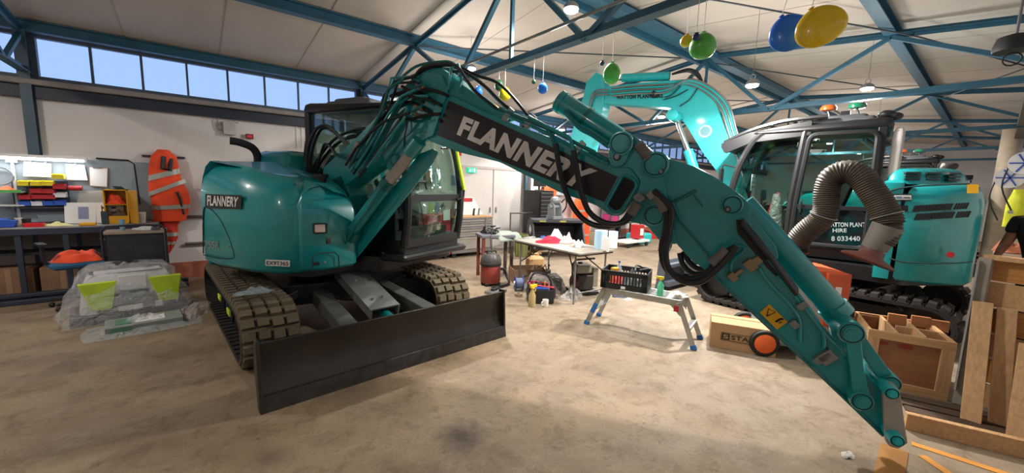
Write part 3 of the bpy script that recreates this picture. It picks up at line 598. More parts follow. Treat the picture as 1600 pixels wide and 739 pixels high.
# lettering and marks on the body
n_ = -1.248
def sq(x0, y0, x1, y1, x2, y2, x3, y3, n=n_, F=F1, M=M1): return [M @ F.side(x, y, n) for x, y in ((x0, y0), (x1, y1), (x2, y2), (x3, y3))]
def quad(name, q, m, parent, th=0.003):
    A, B, C, D = [Vector(v) for v in q]; nn = (B - A).cross(D - A).normalized(); b = MB(); b.add([A, B, C, D, A + nn * th, B + nn * th, C + nn * th, D + nn * th], [(3, 2, 1, 0), (4, 5, 6, 7), (0, 1, 5, 4), (1, 2, 6, 5), (2, 3, 7, 6), (3, 0, 4, 7)]); return b.build(name, m, parent, smooth=0)
BK = mat('black_vinyl_and_shade', '#131212', 0.4)
LET = mat('pale_lettering', '#e4dfd8', 0.5)
# ---- lower boom
LB = plate('lower_boom', [(500, 352), (505, 262), (560, 212), (610, 160), (642, 124), (664, 112), (690, 116), (700, 140), (692, 180), (664, 206), (645, 214), (621, 229), (560, 274), (525, 300)], E1, TEAL, n0=-0.43, n1=-0.17, rad=0.03)
ext = MB(M1); ext.prism([(0.15, 1.05), (0.45, 1.02), (0.62, 1.5), (0.5, 1.72), (0.12, 1.55)], -0.43, -0.17, lambda u, v, w: (u, w, v)); ext.build('boom_foot', TEALD, LB, bevel=0.01)
ft = MB(M1)
for n in (-0.50, -0.12): ft.prism([(0.0, 0.84), (0.75, 0.84), (0.6, 1.35), (0.35, 1.5), (0.05, 1.4)], n - 0.02, n + 0.02, lambda u, v, w: (u, w, v))
ft.build('boom_bracket', BLACK, E1, bevel=0.006)
bkw = MB(M1); bkw.box((0.15, -0.26, 1.2), (0.5, 0.24, 0.75)); bkw.build('centre_bulkhead', BLACK, E1, bevel=0.02)
pin('boom_pin', (617, 250), 0.062, LB, n0=-0.47, n1=-0.13)
plate('pin_plate', [(596, 232), (614, 226), (648, 205), (668, 214), (655, 240), (628, 262), (605, 266)], LB, TEAL, n0=-0.455, n1=-0.43, rad=0.03)
plate('knuckle_hump', [(652, 118), (668, 106), (690, 106), (722, 132), (757, 157), (790, 182), (770, 186), (700, 156), (680, 146)], LB, TEAL, n0=-0.41, n1=-0.19, rad=0.02)
# ---- lettered boom section
UB = plate('lettered_boom_section', [(690, 143), (708, 150), (783, 187), (851, 211), (940, 246), (985, 262), (1001, 283), (996, 300), (972, 337), (955, 338), (932, 321), (875, 301), (780, 253), (717, 238), (666, 218), (672, 186)], E1, TEAL, rad=0.035)
plate('boom_edge', [(686, 145), (697, 150), (676, 212), (664, 216)], UB, TEAL, n0=-0.475, n1=-0.125, rad=0.008)
plate('black_panel', [(701, 157), (965, 276), (944, 315.5), (681, 210.5)], UB, BK, n0=-0.456, n1=-0.449, bevel=0)
plate('hole_shade_panel', [(975, 276), (990, 284), (992, 290), (969, 327), (961, 329), (950, 321)], UB, mat('hole_shade_black', '#0a0d0d', 0.7), n0=-0.4535, n1=-0.449, bevel=0, rad=0.015)  # flat black panel stands for the dark inside of the boom's hole
rim = [(974, 272), (988, 278), (996, 289), (971, 332), (960, 334), (946, 323)]
q = MB(M1); pts = [F1.side(x, y, -0.458) for x, y in rim]; pts = [Vector((u, -0.458, v)) for u, v in rpoly([(p.x, p.z) for p in pts], 0.03, 4)]; q.tube(pts + [pts[0]], 0.012, 6, caps=False); q.build('recess_rim', TEAL, UB)
text('boom_lettering', 'FLANNERY', [M1 @ F1.side(x, y, -0.457) for x, y in ((713.5, 210), (906, 297), (934, 267), (725, 181))], LET, UB, bold=0.05)
# ---- joint bracket between boom and arm
JB = plate('joint_bracket', [(955, 262), (950, 234), (958, 214), (975, 206), (992, 212), (1010, 228), (1030, 246), (1040, 300), (1048, 345), (1058, 382), (1032, 378), (1010, 352), (972, 344), (996, 300), (1001, 283), (985, 262)], E1, TEAL, rad=0.02, n0=-0.46, n1=-0.14)
pin('joint_pin', (970, 224), 0.085, JB, n0=-0.52, n1=-0.08); pin('joint_pin', (964, 245), 0.028, JB, n0=-0.51, n1=-0.09, m=GREYM); pin('joint_pin', (1022, 337), 0.075, JB, n0=-0.475, n1=-0.12)
plate('bracket_cheek', [(953, 258), (950, 234), (957, 214), (972, 204), (988, 214), (984, 238), (975, 256), (964, 262)], JB, TEAL, n0=-0.50, n1=-0.46, rad=0.03)
# ---- arm
AR = plate('dipper_arm', [(1026, 244), (1050, 249), (1084, 259.6), (1115, 275), (1150, 299), (1176, 322), (1170, 345), (1212, 426), (1250, 470), (1323, 552), (1384, 618), (1390, 650), (1386, 684), (1374, 676), (1330, 632), (1285, 589), (1234, 543), (1188, 499), (1115, 431), (1080, 406), (1056, 380), (1046, 345), (1036, 300)], E1, TEAL, rad=0.012, n0=-0.43, n1=-0.17)
q = MB(M1); q.tube([F1.side(x, y, -0.44) for x, y in ((1115, 431), (1188, 499), (1285, 589), (1380, 680))], 0.012, 6); q.tube([F1.side(x, y, -0.44) for x, y in ((1048, 310), (1062, 345), (1105, 395), (1118, 425))], 0.008, 6); q.tube([F1.side(x, y, -0.44) for x, y in ((1046, 318), (1068, 308), (1088, 297))], 0.012, 6); q.tube([F1.side(x, y, -0.438) for x, y in ((1084, 304), (1098, 323))], 0.006, 6); q.build('weld_seams', TEALD, AR)
pin('arm_pin', (1024, 257), 0.09, AR, n0=-0.50, n1=-0.1); pin('arm_pin', (1144, 320), 0.065, AR, n0=-0.47, n1=-0.13)
for x, y in ((1033, 268), (1137, 327)): pin('grease_bolt', (x, y), 0.02, AR, n0=-0.50, n1=-0.44, m=GREYM)
# arm cylinder over the boom
q = MB(M1); a, b = F1.side(877, 160, -0.3), F1.side(965, 218, -0.3); q.lathe
AC = cylp((877, 160), (966, 217), -0.30, 0.085, 'arm_cylinder', TEAL, E1); cylp((966, 217), (998, 236), -0.30, 0.075, 'cylinder_head', TEAL, AC)
cylp((874, 158), (881, 162.5), -0.30, 0.092, 'end_cap', TEAL, AC); cylp((915, 184.5), (919, 187), -0.30, 0.093, 'band', TEALD, AC)
GAIT = mat('grey_gaiter', '#6f6b66', 0.7, var=0.15)
q = MB(M1); a, b = F1.side(997, 225, -0.47), F1.side(1019, 253, -0.47)
q.tube([a.lerp(b, t / 14) for t in range(15)], [0.043 if t % 2 else 0.036 for t in range(15)], 14); q.build('rod_gaiter', GAIT, AC)
for k, off in enumerate((0, 5, 10)): hose([(882, 172 + off * .4), (905, 196 + off * .5), (925, 206 + off * .6), (950, 224 + off * .6)], -0.42 + 0.02 * k, 0.012, AC, 'cylinder_pipe', TEALD)
# bucket cylinder along the arm
BC = cylp((1160, 318), (1308, 487), -0.30, 0.078, 'bucket_cylinder', TEAL, E1); cylp((1300, 478), (1312, 492), -0.30, 0.088, 'cylinder_head', TEAL, BC); cylp((1305, 484), (1330, 519), -0.30, 0.034, 'rod', CHROME, BC)
plate('cylinder_fairing', [(1156, 332), (1176, 337), (1213, 385), (1217, 402), (1212, 409), (1200, 402), (1155, 345)], BC, TEAL, n0=-0.42, n1=-0.36, rad=0.012)
# linkage at the tip
LK = plate('link', [(1318, 512), (1343, 510), (1346, 530), (1351, 580), (1362, 628), (1352, 643), (1336, 636), (1330, 585)], E1, TEAL, n0=-0.50, n1=-0.46, rad=0.02)
plate('link', [(1318, 512), (1343, 510), (1346, 530), (1351, 580), (1362, 628), (1352, 643), (1336, 636), (1330, 585)], E1, TEAL, n0=-0.14, n1=-0.10, rad=0.02, ref=-0.50)
pin('link_pin', (1331, 521), 0.068, LK, n0=-0.53, n1=-0.07); pin('link_pin', (1347, 628), 0.058, LK, n0=-0.52, n1=-0.08)
TL = plate('tipping_link', [(1340, 522), (1352, 526), (1400, 592), (1402, 612), (1388, 616), (1378, 600), (1340, 545)], E1, TEAL, n0=-0.42, n1=-0.18, rad=0.01)
pin('link_pin', (1393, 600), 0.05, TL, n0=-0.44, n1=-0.14)
EP = plate('quick_hitch_plate', [(1378, 607), (1384, 599), (1395, 598), (1406, 610), (1411, 640), (1417, 683), (1419, 693), (1404, 702), (1390, 698), (1384, 690), (1380, 640)], E1, mat('grey_hitch', '#a19b92', 0.55, 0.3, var=0.15, dirt='#554d46', damt=0.4), n0=-0.50, n1=-0.475, rad=0.01)
plate('quick_hitch_plate', [(1378, 607), (1384, 599), (1395, 598), (1406, 610), (1411, 640), (1417, 683), (1419, 693), (1404, 702), (1390, 698), (1384, 690), (1380, 640)], E1, MATS['grey_hitch'], n0=-0.125, n1=-0.10, rad=0.01, ref=-0.5)
pin('hitch_pin', (1394, 615), 0.035, EP, n0=-0.56, n1=-0.1, m=TEALB); pin('hitch_pin', (1402, 689), 0.035, EP, n0=-0.56, n1=-0.1, m=TEALB)
# warning sign and fittings on the arm
quad('warning_sign', [M1 @ F1.side(x, y, -0.437) for x, y in ((1187, 488), (1214, 515), (1231, 503), (1202, 475))], YEL, AR)
q = MB(M1); tri = [F1.side(x, y, -0.444) for x, y in ((1198, 494), (1212, 488), (1201, 482), (1198, 494))]; q.tube(tri, 0.003, 4)
q.tube([F1.side(x, y, -0.444) for x, y in ((1212, 503), (1220, 498), (1224, 499))], 0.006, 5); q.tube([F1.side(x, y, -0.444) for x, y in ((1217, 505), (1222, 503))], 0.003, 5); q.build('warning_symbols', BK, AR)
def blockp(px, w, h, d, m, parent, name='valve_block', n=-0.43):
    p = F1.side(px[0], px[1], n); e = F1.side(px[0] + 10, px[1] + 10, n); a = math.atan2(e.z - p.z, e.x - p.x); q = MB(M1); q.box((p.x, n - d / 2, p.z), (w, d, h), M=Matrix.Rotation(-a, 4, 'Y')); return q.build(name, m, parent, bevel=0.004)
BRS = mat('dull_brass', '#8f7f62', 0.5, 0.4)
for x, y, w, h in ((1172, 413, 0.075, 0.06), (1182, 406, 0.05, 0.05), (1145, 431, 0.06, 0.045), (1154, 424, 0.025, 0.06), (1240, 504, 0.05, 0.04), (1252, 475, 0.04, 0.06), (1290, 555, 0.07, 0.09), (1283, 556, 0.04, 0.1)): blockp((x, y), w, h, 0.05, BRS if x < 1200 else GREYM, AR)
for pts in ([(1142, 424), (1144, 408), (1162, 392), (1160, 384), (1148, 386)], [(1250, 520), (1249, 500), (1236, 478), (1200, 440), (1186, 418)], [(1287, 545), (1286, 520), (1262, 480), (1230, 440), (1200, 405)], [(1250, 534), (1250, 510)], [(1322, 555), (1290, 522), (1255, 478), (1215, 430)]): hose(pts, -0.45, 0.011, AR, 'steel_pipe', TEAL)
for k in range(4): hose([(1158, 343 + k * 2), (1180, 368 + k * 3), (1205, 400 + k * 2), (1225, 425 + k * 3), (1245, 452 + k * 3)], -0.448 - 0.014 * k, 0.013, BC, 'arm_hose', HOSE)
plate('gap_shade_plate', [(1150, 343), (1160, 344), (1220, 418), (1246, 452), (1236, 455), (1200, 420), (1152, 364)], BC, BK, n0=-0.437, n1=-0.43, rad=0.01)  # black plate stands for the shaded gap between arm and cylinder
# hose loops below the joint
def loop(px, n, r=0.021): return hose(px, n, r, E1, 'hose_loop', HOSE, k=10)
loop([(868, 225), (874, 262), (884, 300), (900, 330), (920, 348), (945, 354), (970, 348), (985, 330)], -0.53)
loop([(896, 235), (902, 270), (908, 300), (920, 330), (940, 346), (962, 350), (980, 344), (992, 325)], -0.56)
loop([(1020, 298), (1040, 325), (1041, 350), (1034, 385), (1038, 415), (1055, 430), (1080, 436), (1105, 425), (1125, 402), (1145, 387)], -0.55)
loop([(1022, 298), (1048, 325), (1046, 360), (1040, 395), (1046, 422), (1068, 440), (1095, 440), (1120, 420), (1140, 398), (1150, 384)], -0.58)
loop([(1062, 395), (1068, 415), (1085, 428), (1110, 425)], -0.38, 0.019); loop([(1068, 392), (1076, 408), (1092, 420), (1115, 415)], -0.34, 0.019)
for a, b in (((1112, 412), (1136, 390)), ((986, 335), (997, 318)), ((1027, 305), (1040, 330))): cylp(a, b, -0.56, 0.034, 'hose_sleeve', GAIT, E1, 14)
for x, y in ((1001, 308), (1004, 309), (1020, 305)): blockp((x, y), 0.05, 0.05, 0.12, GREYM, JB, 'hose_fitting', n=-0.46)
# pipes over the knuckle and the boom
for k, pts in enumerate((
    [(548, 268), (570, 235), (600, 175), (612, 122), (640, 120), (655, 128)], [(552, 272), (577, 232), (608, 168), (622, 130), (648, 128), (660, 135)], [(560, 270), (590, 235), (612, 190), (640, 140), (660, 132)],
    [(565, 262), (600, 205), (620, 165), (640, 150), (668, 150)], [(548, 252), (575, 214), (592, 182), (600, 150), (618, 127), (650, 119)], [(570, 270), (605, 215), (628, 182), (660, 165)], [(556, 262), (586, 216), (606, 180), (628, 150), (650, 140)],
    [(560, 278), (582, 246), (600, 222), (622, 196), (634, 170)], [(545, 262), (566, 224), (584, 196), (597, 172), (606, 140), (630, 124)], [(574, 262), (596, 232), (616, 206), (630, 188), (636, 168)], [(540, 258), (556, 232), (580, 206), (600, 190), (640, 176)])): hose(pts, -0.46 - 0.016 * k, 0.013, LB, 'boom_pipe', (TEAL, HOSE, TEALD)[k % 3], sub=0)
for k, pts in enumerate((
    [(610, 150), (640, 142), (668, 152), (690, 172)], [(605, 160), (640, 160), (665, 170), (690, 190)], [(600, 170), (625, 160), (650, 146), (672, 140), (700, 150)], [(614, 178), (640, 186), (665, 180), (688, 178)], [(628, 135), (660, 150), (690, 165)], [(585, 195), (612, 168), (640, 150), (662, 160)])): hose(pts, -0.448 - 0.012 * k, 0.015, LB, 'knuckle_hose', HOSE)
for k, pts in enumerate((
    [(645, 125), (660, 106), (690, 100), (705, 100), (718, 108), (740, 140), (770, 165), (790, 180)], [(650, 122), (665, 108), (700, 102), (730, 115), (760, 137), (790, 165), (812, 182)],
    [(655, 120), (680, 106), (712, 103), (745, 118), (775, 128), (800, 150), (826, 182)], [(660, 124), (690, 116), (720, 112), (748, 126), (780, 158), (805, 178)], [(620, 128), (650, 104), (685, 97), (706, 98), (722, 112)], [(636, 122), (664, 112), (700, 108), (716, 116)])): hose(pts, -0.46 + 0.05 * k, 0.014, LB, 'bridging_hose', HOSE if k < 4 else TEALD)
hf = MB(M1); hf.tube([F1.side(x, y, -0.44) for x, y in ((700, 140), (705, 106), (716, 100), (722, 118), (716, 145))], 0.012, 6); hf.tube([F1.side(x, y, -0.2) for x, y in ((700, 140), (705, 106), (716, 100), (722, 118), (716, 145))], 0.012, 6); hf.build('hose_hoop', TEAL, LB)
for k, pts in enumerate((
    [(770, 172), (800, 184), (850, 206), (900, 232), (950, 256)], [(780, 170), (820, 186), (870, 208), (915, 232), (950, 250)], [(800, 178), (835, 188), (880, 214), (930, 238)], [(810, 182), (850, 198), (862, 215), (868, 232)], [(826, 182), (870, 206), (890, 216), (896, 238)], [(760, 165), (800, 180), (846, 196), (905, 226)])): hose(pts, (-0.468, -0.475, -0.44, -0.50, -0.50, -0.3)[k], 0.014, UB, 'boom_pipe', TEALD if k % 2 else TEAL)
for x, y in ((795, 180), (829, 190), (905, 232)): blockp((x, y), 0.05, 0.12, 0.03, GREYM, UB, 'pipe_clamp', n=-0.45)
for x, y in ((652, 168), (652, 180), (655, 134)): cylp((x - 4, y - 2), (x + 8, y + 3), -0.47, 0.02, 'hose_coupling', BRS, LB, 12)
hose([(632, 176), (636, 195), (632, 215), (631, 250)], -0.46, 0.006, LB, 'thin_hose', HOSE)
# hoses arching from the body to the boom foot
for k, pts in enumerate((
    [(478, 288), (480, 240), (492, 205), (510, 196), (530, 212), (548, 228)], [(482, 290), (488, 235), (502, 202), (520, 205), (540, 225), (556, 240)], [(486, 292), (500, 245), (508, 225), (520, 234), (530, 250), (548, 240)],
    [(480, 285), (496, 250), (520, 220), (545, 206), (570, 200)], [(484, 287), (505, 248), (530, 222), (560, 212)], [(475, 280), (478, 225), (488, 205), (505, 198), (525, 208)], [(490, 290), (515, 240), (540, 216), (575, 208), (592, 196)])): hose(pts, -0.40 + 0.05 * k, 0.016, E1, 'body_hose', HOSE)
for k in range(6): hose([(525 + k * 3, 240 + k * 4), (540, 244 + k * 4), (556, 250 + k * 3), (566, 246 + k * 3)], -0.47 + k * 0.03, 0.013, LB, 'foot_pipe', TEALD)
blockp((556, 240), 0.06, 0.26, 0.04, BRS, LB, 'clamp_bar', n=-0.47)
# boom cylinders
for n, nm in ((-0.53, 'near'), (-0.08, 'far')):
    c_ = cylp((550, 362), (606, 286), n, 0.062, 'boom_cylinder', TEAL, E1); cylp((601, 293), (609, 282), n, 0.07, 'cylinder_head', TEALD, c_)
    cylp((606, 286), (648, 232), n, 0.052, 'rod', mat('pale_rod_cover', '#a8a299', 0.5, var=0.2), c_); cylp((640, 240), (655, 220), n, 0.07, 'rod_end', TEAL, c_)
    if nm == 'near': plate('rod_guard', [(548, 398), (556, 372), (600, 312), (655, 240), (676, 232), (684, 238), (676, 254), (640, 300), (600, 350), (572, 384), (556, 404)], c_, TEAL, n0=-0.46, n1=-0.44, rad=0.02); cylp((548, 372), (556, 360), n, 0.075, 'end_cap', TEALD, c_)
    hose([(540, 380), (556, 352), (575, 328), (592, 300), (604, 282)], n - 0.09, 0.011, c_, 'cylinder_pipe', TEALD)
# ---- marks on the body
LS = P1['side']
quad('name_plate', sq(321, 325, 377, 327, 378, 305, 321, 303), BK, LS); text('side_lettering', 'FLANNERY', sq(324, 321, 371, 323.5, 373, 308, 324, 305, n=-1.252), LET, LS, bold=0.03)
def pq(px, n_l, n_r, xl, xr): return [M1 @ F1.side(x, y, n_l + (n_r - n_l) * (x - xl) / (xr - xl)) for x, y in px]
quad('number_plate', pq(((415, 415), (453, 416.5), (453, 407), (415, 405.5)), -1.235, -1.12, 415, 453), WHITE, LS); text('plate_lettering', 'EX9T365', pq(((417, 413.6), (451, 414.9), (451, 408.4), (417, 407.3)), -1.235, -1.128, 415, 453), BK, LS, bold=0.02, up=0.006)
CHR = mat('silver_lettering', '#8fa3a3', 0.3, 0.5)
text('model_lettering', '75SR', sq(320, 388, 343, 389, 343, 377, 320, 376, n=-1.246), CHR, LS, bold=0.02)
SEAM = mat('panel_seam', '#06302f', 0.7)
def seamline(px, n, parent, r=0.006, sub=5): q = MB(M1); q.tube([F1.side(x, y, n) for x, y in px], r, 5, sub=sub); return q.build('panel_seam', SEAM, parent)
seamline([(318, 396), (318, 330), (328, 326), (345, 345), (358, 372), (366, 398), (362, 404), (340, 403), (318, 398)], -1.241, LS)
def fseam(px, q, parent, r=0.006, nm='panel_seam', m=None): t = MB(M1); t.tube([F1.front(x, y, q) for x, y in px], r, 5); return t.build(nm, m or SEAM, parent)
fb = P1['front']
def local_box(name, px, q, w, h, d, m, parent, rz=0):
    p = F1.front(px[0], px[1], q); b = MB(M1); b.box((p.x, p.y, p.z), (d, w, h), rz=rz); return b.build(name, m, parent, bevel=0.01)
tl = local_box('tail_lamp', (500, 357), 0.80, 0.12, 0.10, 0.06, BLKP, fb, rz=R_(-25)); local_box('lamp_lens', (500, 357), 0.835, 0.09, 0.075, 0.02, mat('lamp_lens', '#c9b7b0', 0.2), tl, rz=R_(-25))
local_box('round_port', (513, 377), 0.86, 0.05, 0.05, 0.02, BLACK, fb)
fseam([(489, 420), (489, 402), (495, 396), (523, 394), (529, 400), (530, 417)], 0.775, fb)
local_box('hatch_latch', (494, 412), 0.82, 0.06, 0.03, 0.03, BLACK, fb, rz=R_(-25)); local_box('hatch_latch', (507, 410), 0.84, 0.025, 0.03, 0.03, GREYM, fb, rz=R_(-15))
local_box('side_latch', (358, 385), 0, 0.02, 0.02, 0.02, GREYM, LS)
# yellow grab handle and mirror at the cab front, cab labels, wrapped seat
h = MB(M1); h.tube([F1.front(x, y, 1.22) for x, y in ((713, 232), (716, 250), (722, 280), (725, 296))], 0.022, 8); h.build('yellow_grab_handle', LIME, C1)
h = MB(M1); h.tube([F1.front(x, y, 1.2) for x, y in ((725, 296), (724, 308), (714, 312))], 0.014, 8); h.tube([F1.front(x, y, 1.2) for x, y in ((690, 232), (712, 230))], 0.012, 8); h.build('handle_bracket', BLACK, C1)
for x, y, w_, h_ in ((588, 392, 0.09, 0.09), (597, 391, 0.09, 0.12), (606, 389, 0.08, 0.15)): 
    p = F1.side(x, y, -0.112); b = MB(M1); b.box((p.x, -0.112, p.z), (w_ * 0.8, 0.004, h_ * 0.7)); b.build('white_label', PAPER, C1)
p = F1.front(698, 336, 1.13); b = MB(M1); b.box((1.13, p.y, p.z), (0.004, 0.14, 0.13)); b.build('paper_notice', PAPER, C1)
w_ = MB(M1); rnd = random.Random(4)
w_.grid(lambda u, v: (0.02 - 0.18 * v + 0.13 * math.cos(u * 6.283) + 0.01 * rnd.random(), 0.4 + 0.29 * math.sin(u * 6.283) + 0.015 * rnd.random(), 1.15 + v * 0.95), 18, 9, True)
w_.build('seat_cover', film('seat_wrap', '#dfe8e4', 0.75), C1, smooth=80)
for k in range(2): MB(M1).tube([(0.98 + 0.1 * k, 0.15, 2.45), (1.02 + .08 * k, 0.12, 2.1), (1.08, 0.1, 1.7)], 0.006, 5).build('cab_cable', BLACK, C1)
w_ = MB(M1); w_.tube([F1.front(x, y, 1.17) for x, y in ((603, 283), (664, 284), (667, 296))], 0.012, 6); w_.build('guard_bar', BLACK, C1)
# plastic scraps lying on the near track
def rag(name, c, rx, ry, h, m, seed=1, nu=16, nv=10, rz=0, parent=None, thick=0.0, rough=0.5):
    rnd = random.Random(seed); o3 = Vector((rnd.random() * 50, rnd.random() * 50, 0)); q = MB()
    def f(u, v):
        a = u * 2 * math.pi; r = 1 - v; nn = noise.noise(Vector((math.cos(a) * 1.4, math.sin(a) * 1.4, v * 2)) + o3); rr = r * (1 + rough * nn)
        z = h * (1 - r ** 2.2) * (0.75 + 0.9 * noise.noise(Vector((math.cos(a) * r * 2.2, math.sin(a) * r * 2.2, 3)) + o3)); z = max(0, z)
        x, y = rr * math.cos(a) * rx, rr * math.sin(a) * ry
        return (x * math.cos(rz) - y * math.sin(rz), x * math.sin(rz) + y * math.cos(rz), z + 0.003)
    q.grid(f, nu * 2, nv, True); zc_ = sum(p.z for p in q.v[-nu * 4:-nu * 2]) / (nu * 2); q.v[-nu * 2:] = [Vector((0, 0, zc_))] * (nu * 2)
    o = q.build(name, m, parent, smooth=60); o.location = c; return o
tag(rag('plastic_scrap', at_z(398, 457, 0.62), 0.16, 0.09, 0.05, film('grey_film', '#9fb0b4', 0.7), 3), 'crumpled grey plastic scrap lying on the near track of the teal excavator', 'plastic scrap')

# ---------------------------------------------------------------- the far excavator
E2, M2, P2, C2, F2 = machine('teal excavator with boom coloured as lamp-lit teal, standing behind the wooden crates', (7.05, 1.42), 90, 98, False)
CABM, CABF = M2, F2
F2 = Frame((7.0, 1.3), 106); M2 = Matrix.Translation((0, 0, 0)) @ Matrix.Rotation(R_(16), 4, 'Z'); M2 = Matrix.Translation(Matrix.Rotation(R_(-90), 3, 'Z') @ Vector((-0.05, -0.12, 0))) @ M2
NN2 = -0.10
def p2(name, px, parent, m, n0=NN2, n1=NN2 - 0.28, rad=0.02, bevel=0.006): return plate(name, px, parent, m, n0=n0, n1=n1, F=F2, M=M2, rad=rad, bevel=bevel)
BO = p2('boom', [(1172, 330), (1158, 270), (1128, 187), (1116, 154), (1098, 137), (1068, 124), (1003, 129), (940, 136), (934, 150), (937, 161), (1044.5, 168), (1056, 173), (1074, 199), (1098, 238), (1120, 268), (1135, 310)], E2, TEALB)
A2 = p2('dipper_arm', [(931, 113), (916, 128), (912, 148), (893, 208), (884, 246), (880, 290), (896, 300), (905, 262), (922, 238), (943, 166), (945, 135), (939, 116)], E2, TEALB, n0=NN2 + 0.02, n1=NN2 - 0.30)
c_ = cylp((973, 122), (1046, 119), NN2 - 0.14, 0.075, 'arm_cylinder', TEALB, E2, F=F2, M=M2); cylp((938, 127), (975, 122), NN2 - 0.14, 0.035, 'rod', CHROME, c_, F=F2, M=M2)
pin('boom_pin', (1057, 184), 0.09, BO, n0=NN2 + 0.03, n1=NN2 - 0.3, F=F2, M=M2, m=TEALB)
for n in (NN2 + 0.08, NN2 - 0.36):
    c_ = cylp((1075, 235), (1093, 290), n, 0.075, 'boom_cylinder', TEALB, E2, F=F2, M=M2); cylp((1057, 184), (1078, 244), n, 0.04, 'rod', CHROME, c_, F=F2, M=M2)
for k in range(5): hose([(1160 + k * 3, 262), (1140 + k * 3, 212 - k), (1126 + k * 3, 170 - k * 2), (1104 + k, 146 - k * 3), (1074, 132 - k * 2), (1040, 132 + k * 3), (1000, 134 + k * 3), (955, 138 + k * 3)], NN2 + 0.015 + 0.012 * k, 0.015, BO, 'boom_pipe', TEALB if k % 2 else GREYM, F=F2, M=M2)
for k in range(3): hose([(950, 140 + k * 4), (930, 142 + k * 4), (922, 160 + k * 3), (922, 185), (928, 205 + k * 3)], NN2 + 0.03 + 0.02 * k, 0.014, A2, 'arm_hose', GREYM, F=F2, M=M2)
for k in range(3): hose([(1050, 116), (1075, 108 + k * 2), (1092, 116 + k * 3), (1100, 140)], NN2 - 0.05 - 0.06 * k, 0.018, BO, 'black_hose', HOSE, F=F2, M=M2)
for pts in ([(1090, 138), (1078, 155), (1062, 166)], [(1075, 140), (1056, 150), (1036, 156)], [(1064, 134), (1050, 148), (1038, 152)]): hose(pts, NN2 + 0.03, 0.008, BO, 'thin_hose', HOSE, F=F2, M=M2)
for x, y in ((1022, 147),): 
    p = F2.side(x, y, NN2 + 0.03); q = MB(M2); q.ball((p.x, p.y, p.z), (0.06, 0.05, 0.07), 10, 8); q.build('work_lamp' if x < 1030 else 'pipe_clamp', BLACK if x < 1030 else GREYM, BO)
text('boom_lettering', 'WATTON PLANT HIRE', [M2 @ F2.side(x, y, NN2 + 0.006) for x, y in ((963, 155.5), (1036, 153), (1036, 146.8), (963, 149))], BK, BO, bold=0.045)
p = F2.side(1102, 205, NN2 + 0.004); q = MB(M2); q.lathe([(0.10, -0.002), (0.10, 0.004)], c=(p.x, p.y, p.z), n=24, M=Matrix.Rotation(R_(90), 4, 'X')); e_ = q.build('round_emblem', mat('emblem_ring', '#9fc0c4', 0.5), BO)
q = MB(M2); q.lathe([(0.075, -0.004), (0.075, 0.004)], c=(p.x, p.y + 0.003, p.z), n=24, M=Matrix.Rotation(R_(90), 4, 'X')); q.build('emblem_centre', mat('emblem_grey_teal', '#5f8f95', 0.5), e_)
# left side panel details: wavy seam, badge, vents, stickers, on the flank behind the cab (n = left face)
nf = 1.17
M2, F2 = CABM, CABF
LP = P2['cw']
def s2(px, n=nf): return F2.side(px[0], px[1], n)
q = MB(M2); q.tube([s2(p) for p in ((1386, 304), (1394, 297), (1430, 291), (1515, 287))], 0.009, 6, sub=4); q.build('panel_seam', SEAM, LP); q = MB(M2); q.tube([s2(p) for p in ((1390, 404), (1420, 410), (1490, 411), (1520, 408))], 0.008, 6, sub=4); q.build('panel_seam', SEAM, LP)
for r in range(2):
    for k in range(19):
        x = 1426 + k * 4.4 + (3 if r else 0) + (3 if k > 13 else 0); y = 326 + r * 13 - k * 0.25
        vt = MB(M2); vt.bar(s2((x, y + 5)), s2((x + 5, y - 5)), 0.016, 0.010, up=(0, 1, 0)); vt.build('vent_louvre', BLACK, LP, smooth=0)
def q2(x0, y0, x1, y1, n): return [M2 @ s2(p, n) for p in ((x0, y1), (x1, y1), (x1, y0), (x0, y0))]
quad('badge', q2(1394, 303, 1424, 314, nf + 0.004), BK, LP); quad('badge_stripe', q2(1393, 304.8, 1424, 312.3, nf + 0.008), mat('badge_silver', '#b5b6b4', 0.4), LP); quad('badge_mark', q2(1400, 307, 1409, 310, nf + 0.012), mat('badge_blue', '#4b6f8c', 0.4), LP); quad('badge_mark', q2(1412, 308, 1422, 309.5, nf + 0.012), BK, LP)
quad('yellow_sticker', q2(1511, 288, 1529, 302, nf + 0.004), YEL, LP); quad('door_latch', q2(1403, 321, 1419, 331, nf + 0.006), BLACK, LP)
p = s2((1485, 398), nf + 0.006); q = MB(M2); q.lathe([(0.03, 0), (0.03, 0.006)], c=(p.x, p.y, p.z), n=16, M=Matrix.Rotation(R_(90), 4, 'X')); q.build('red_reflector', REDP, LP)
# lettering on the cab door
GRT = mat('grey_lettering', '#9aa3a3', 0.5)
nd = 0.925
for s_, (x0, y0, x1, y1) in (('WATTON PLANT', (1291, 347.5, 1352, 354.5)), ('HIRE', (1301, 357, 1323, 363)), ('8 033440', (1299, 369, 1344, 376.5))): text('door_lettering', s_, q2(x0, y0, x1, y1, nd), GRT, C2, bold=0.02)
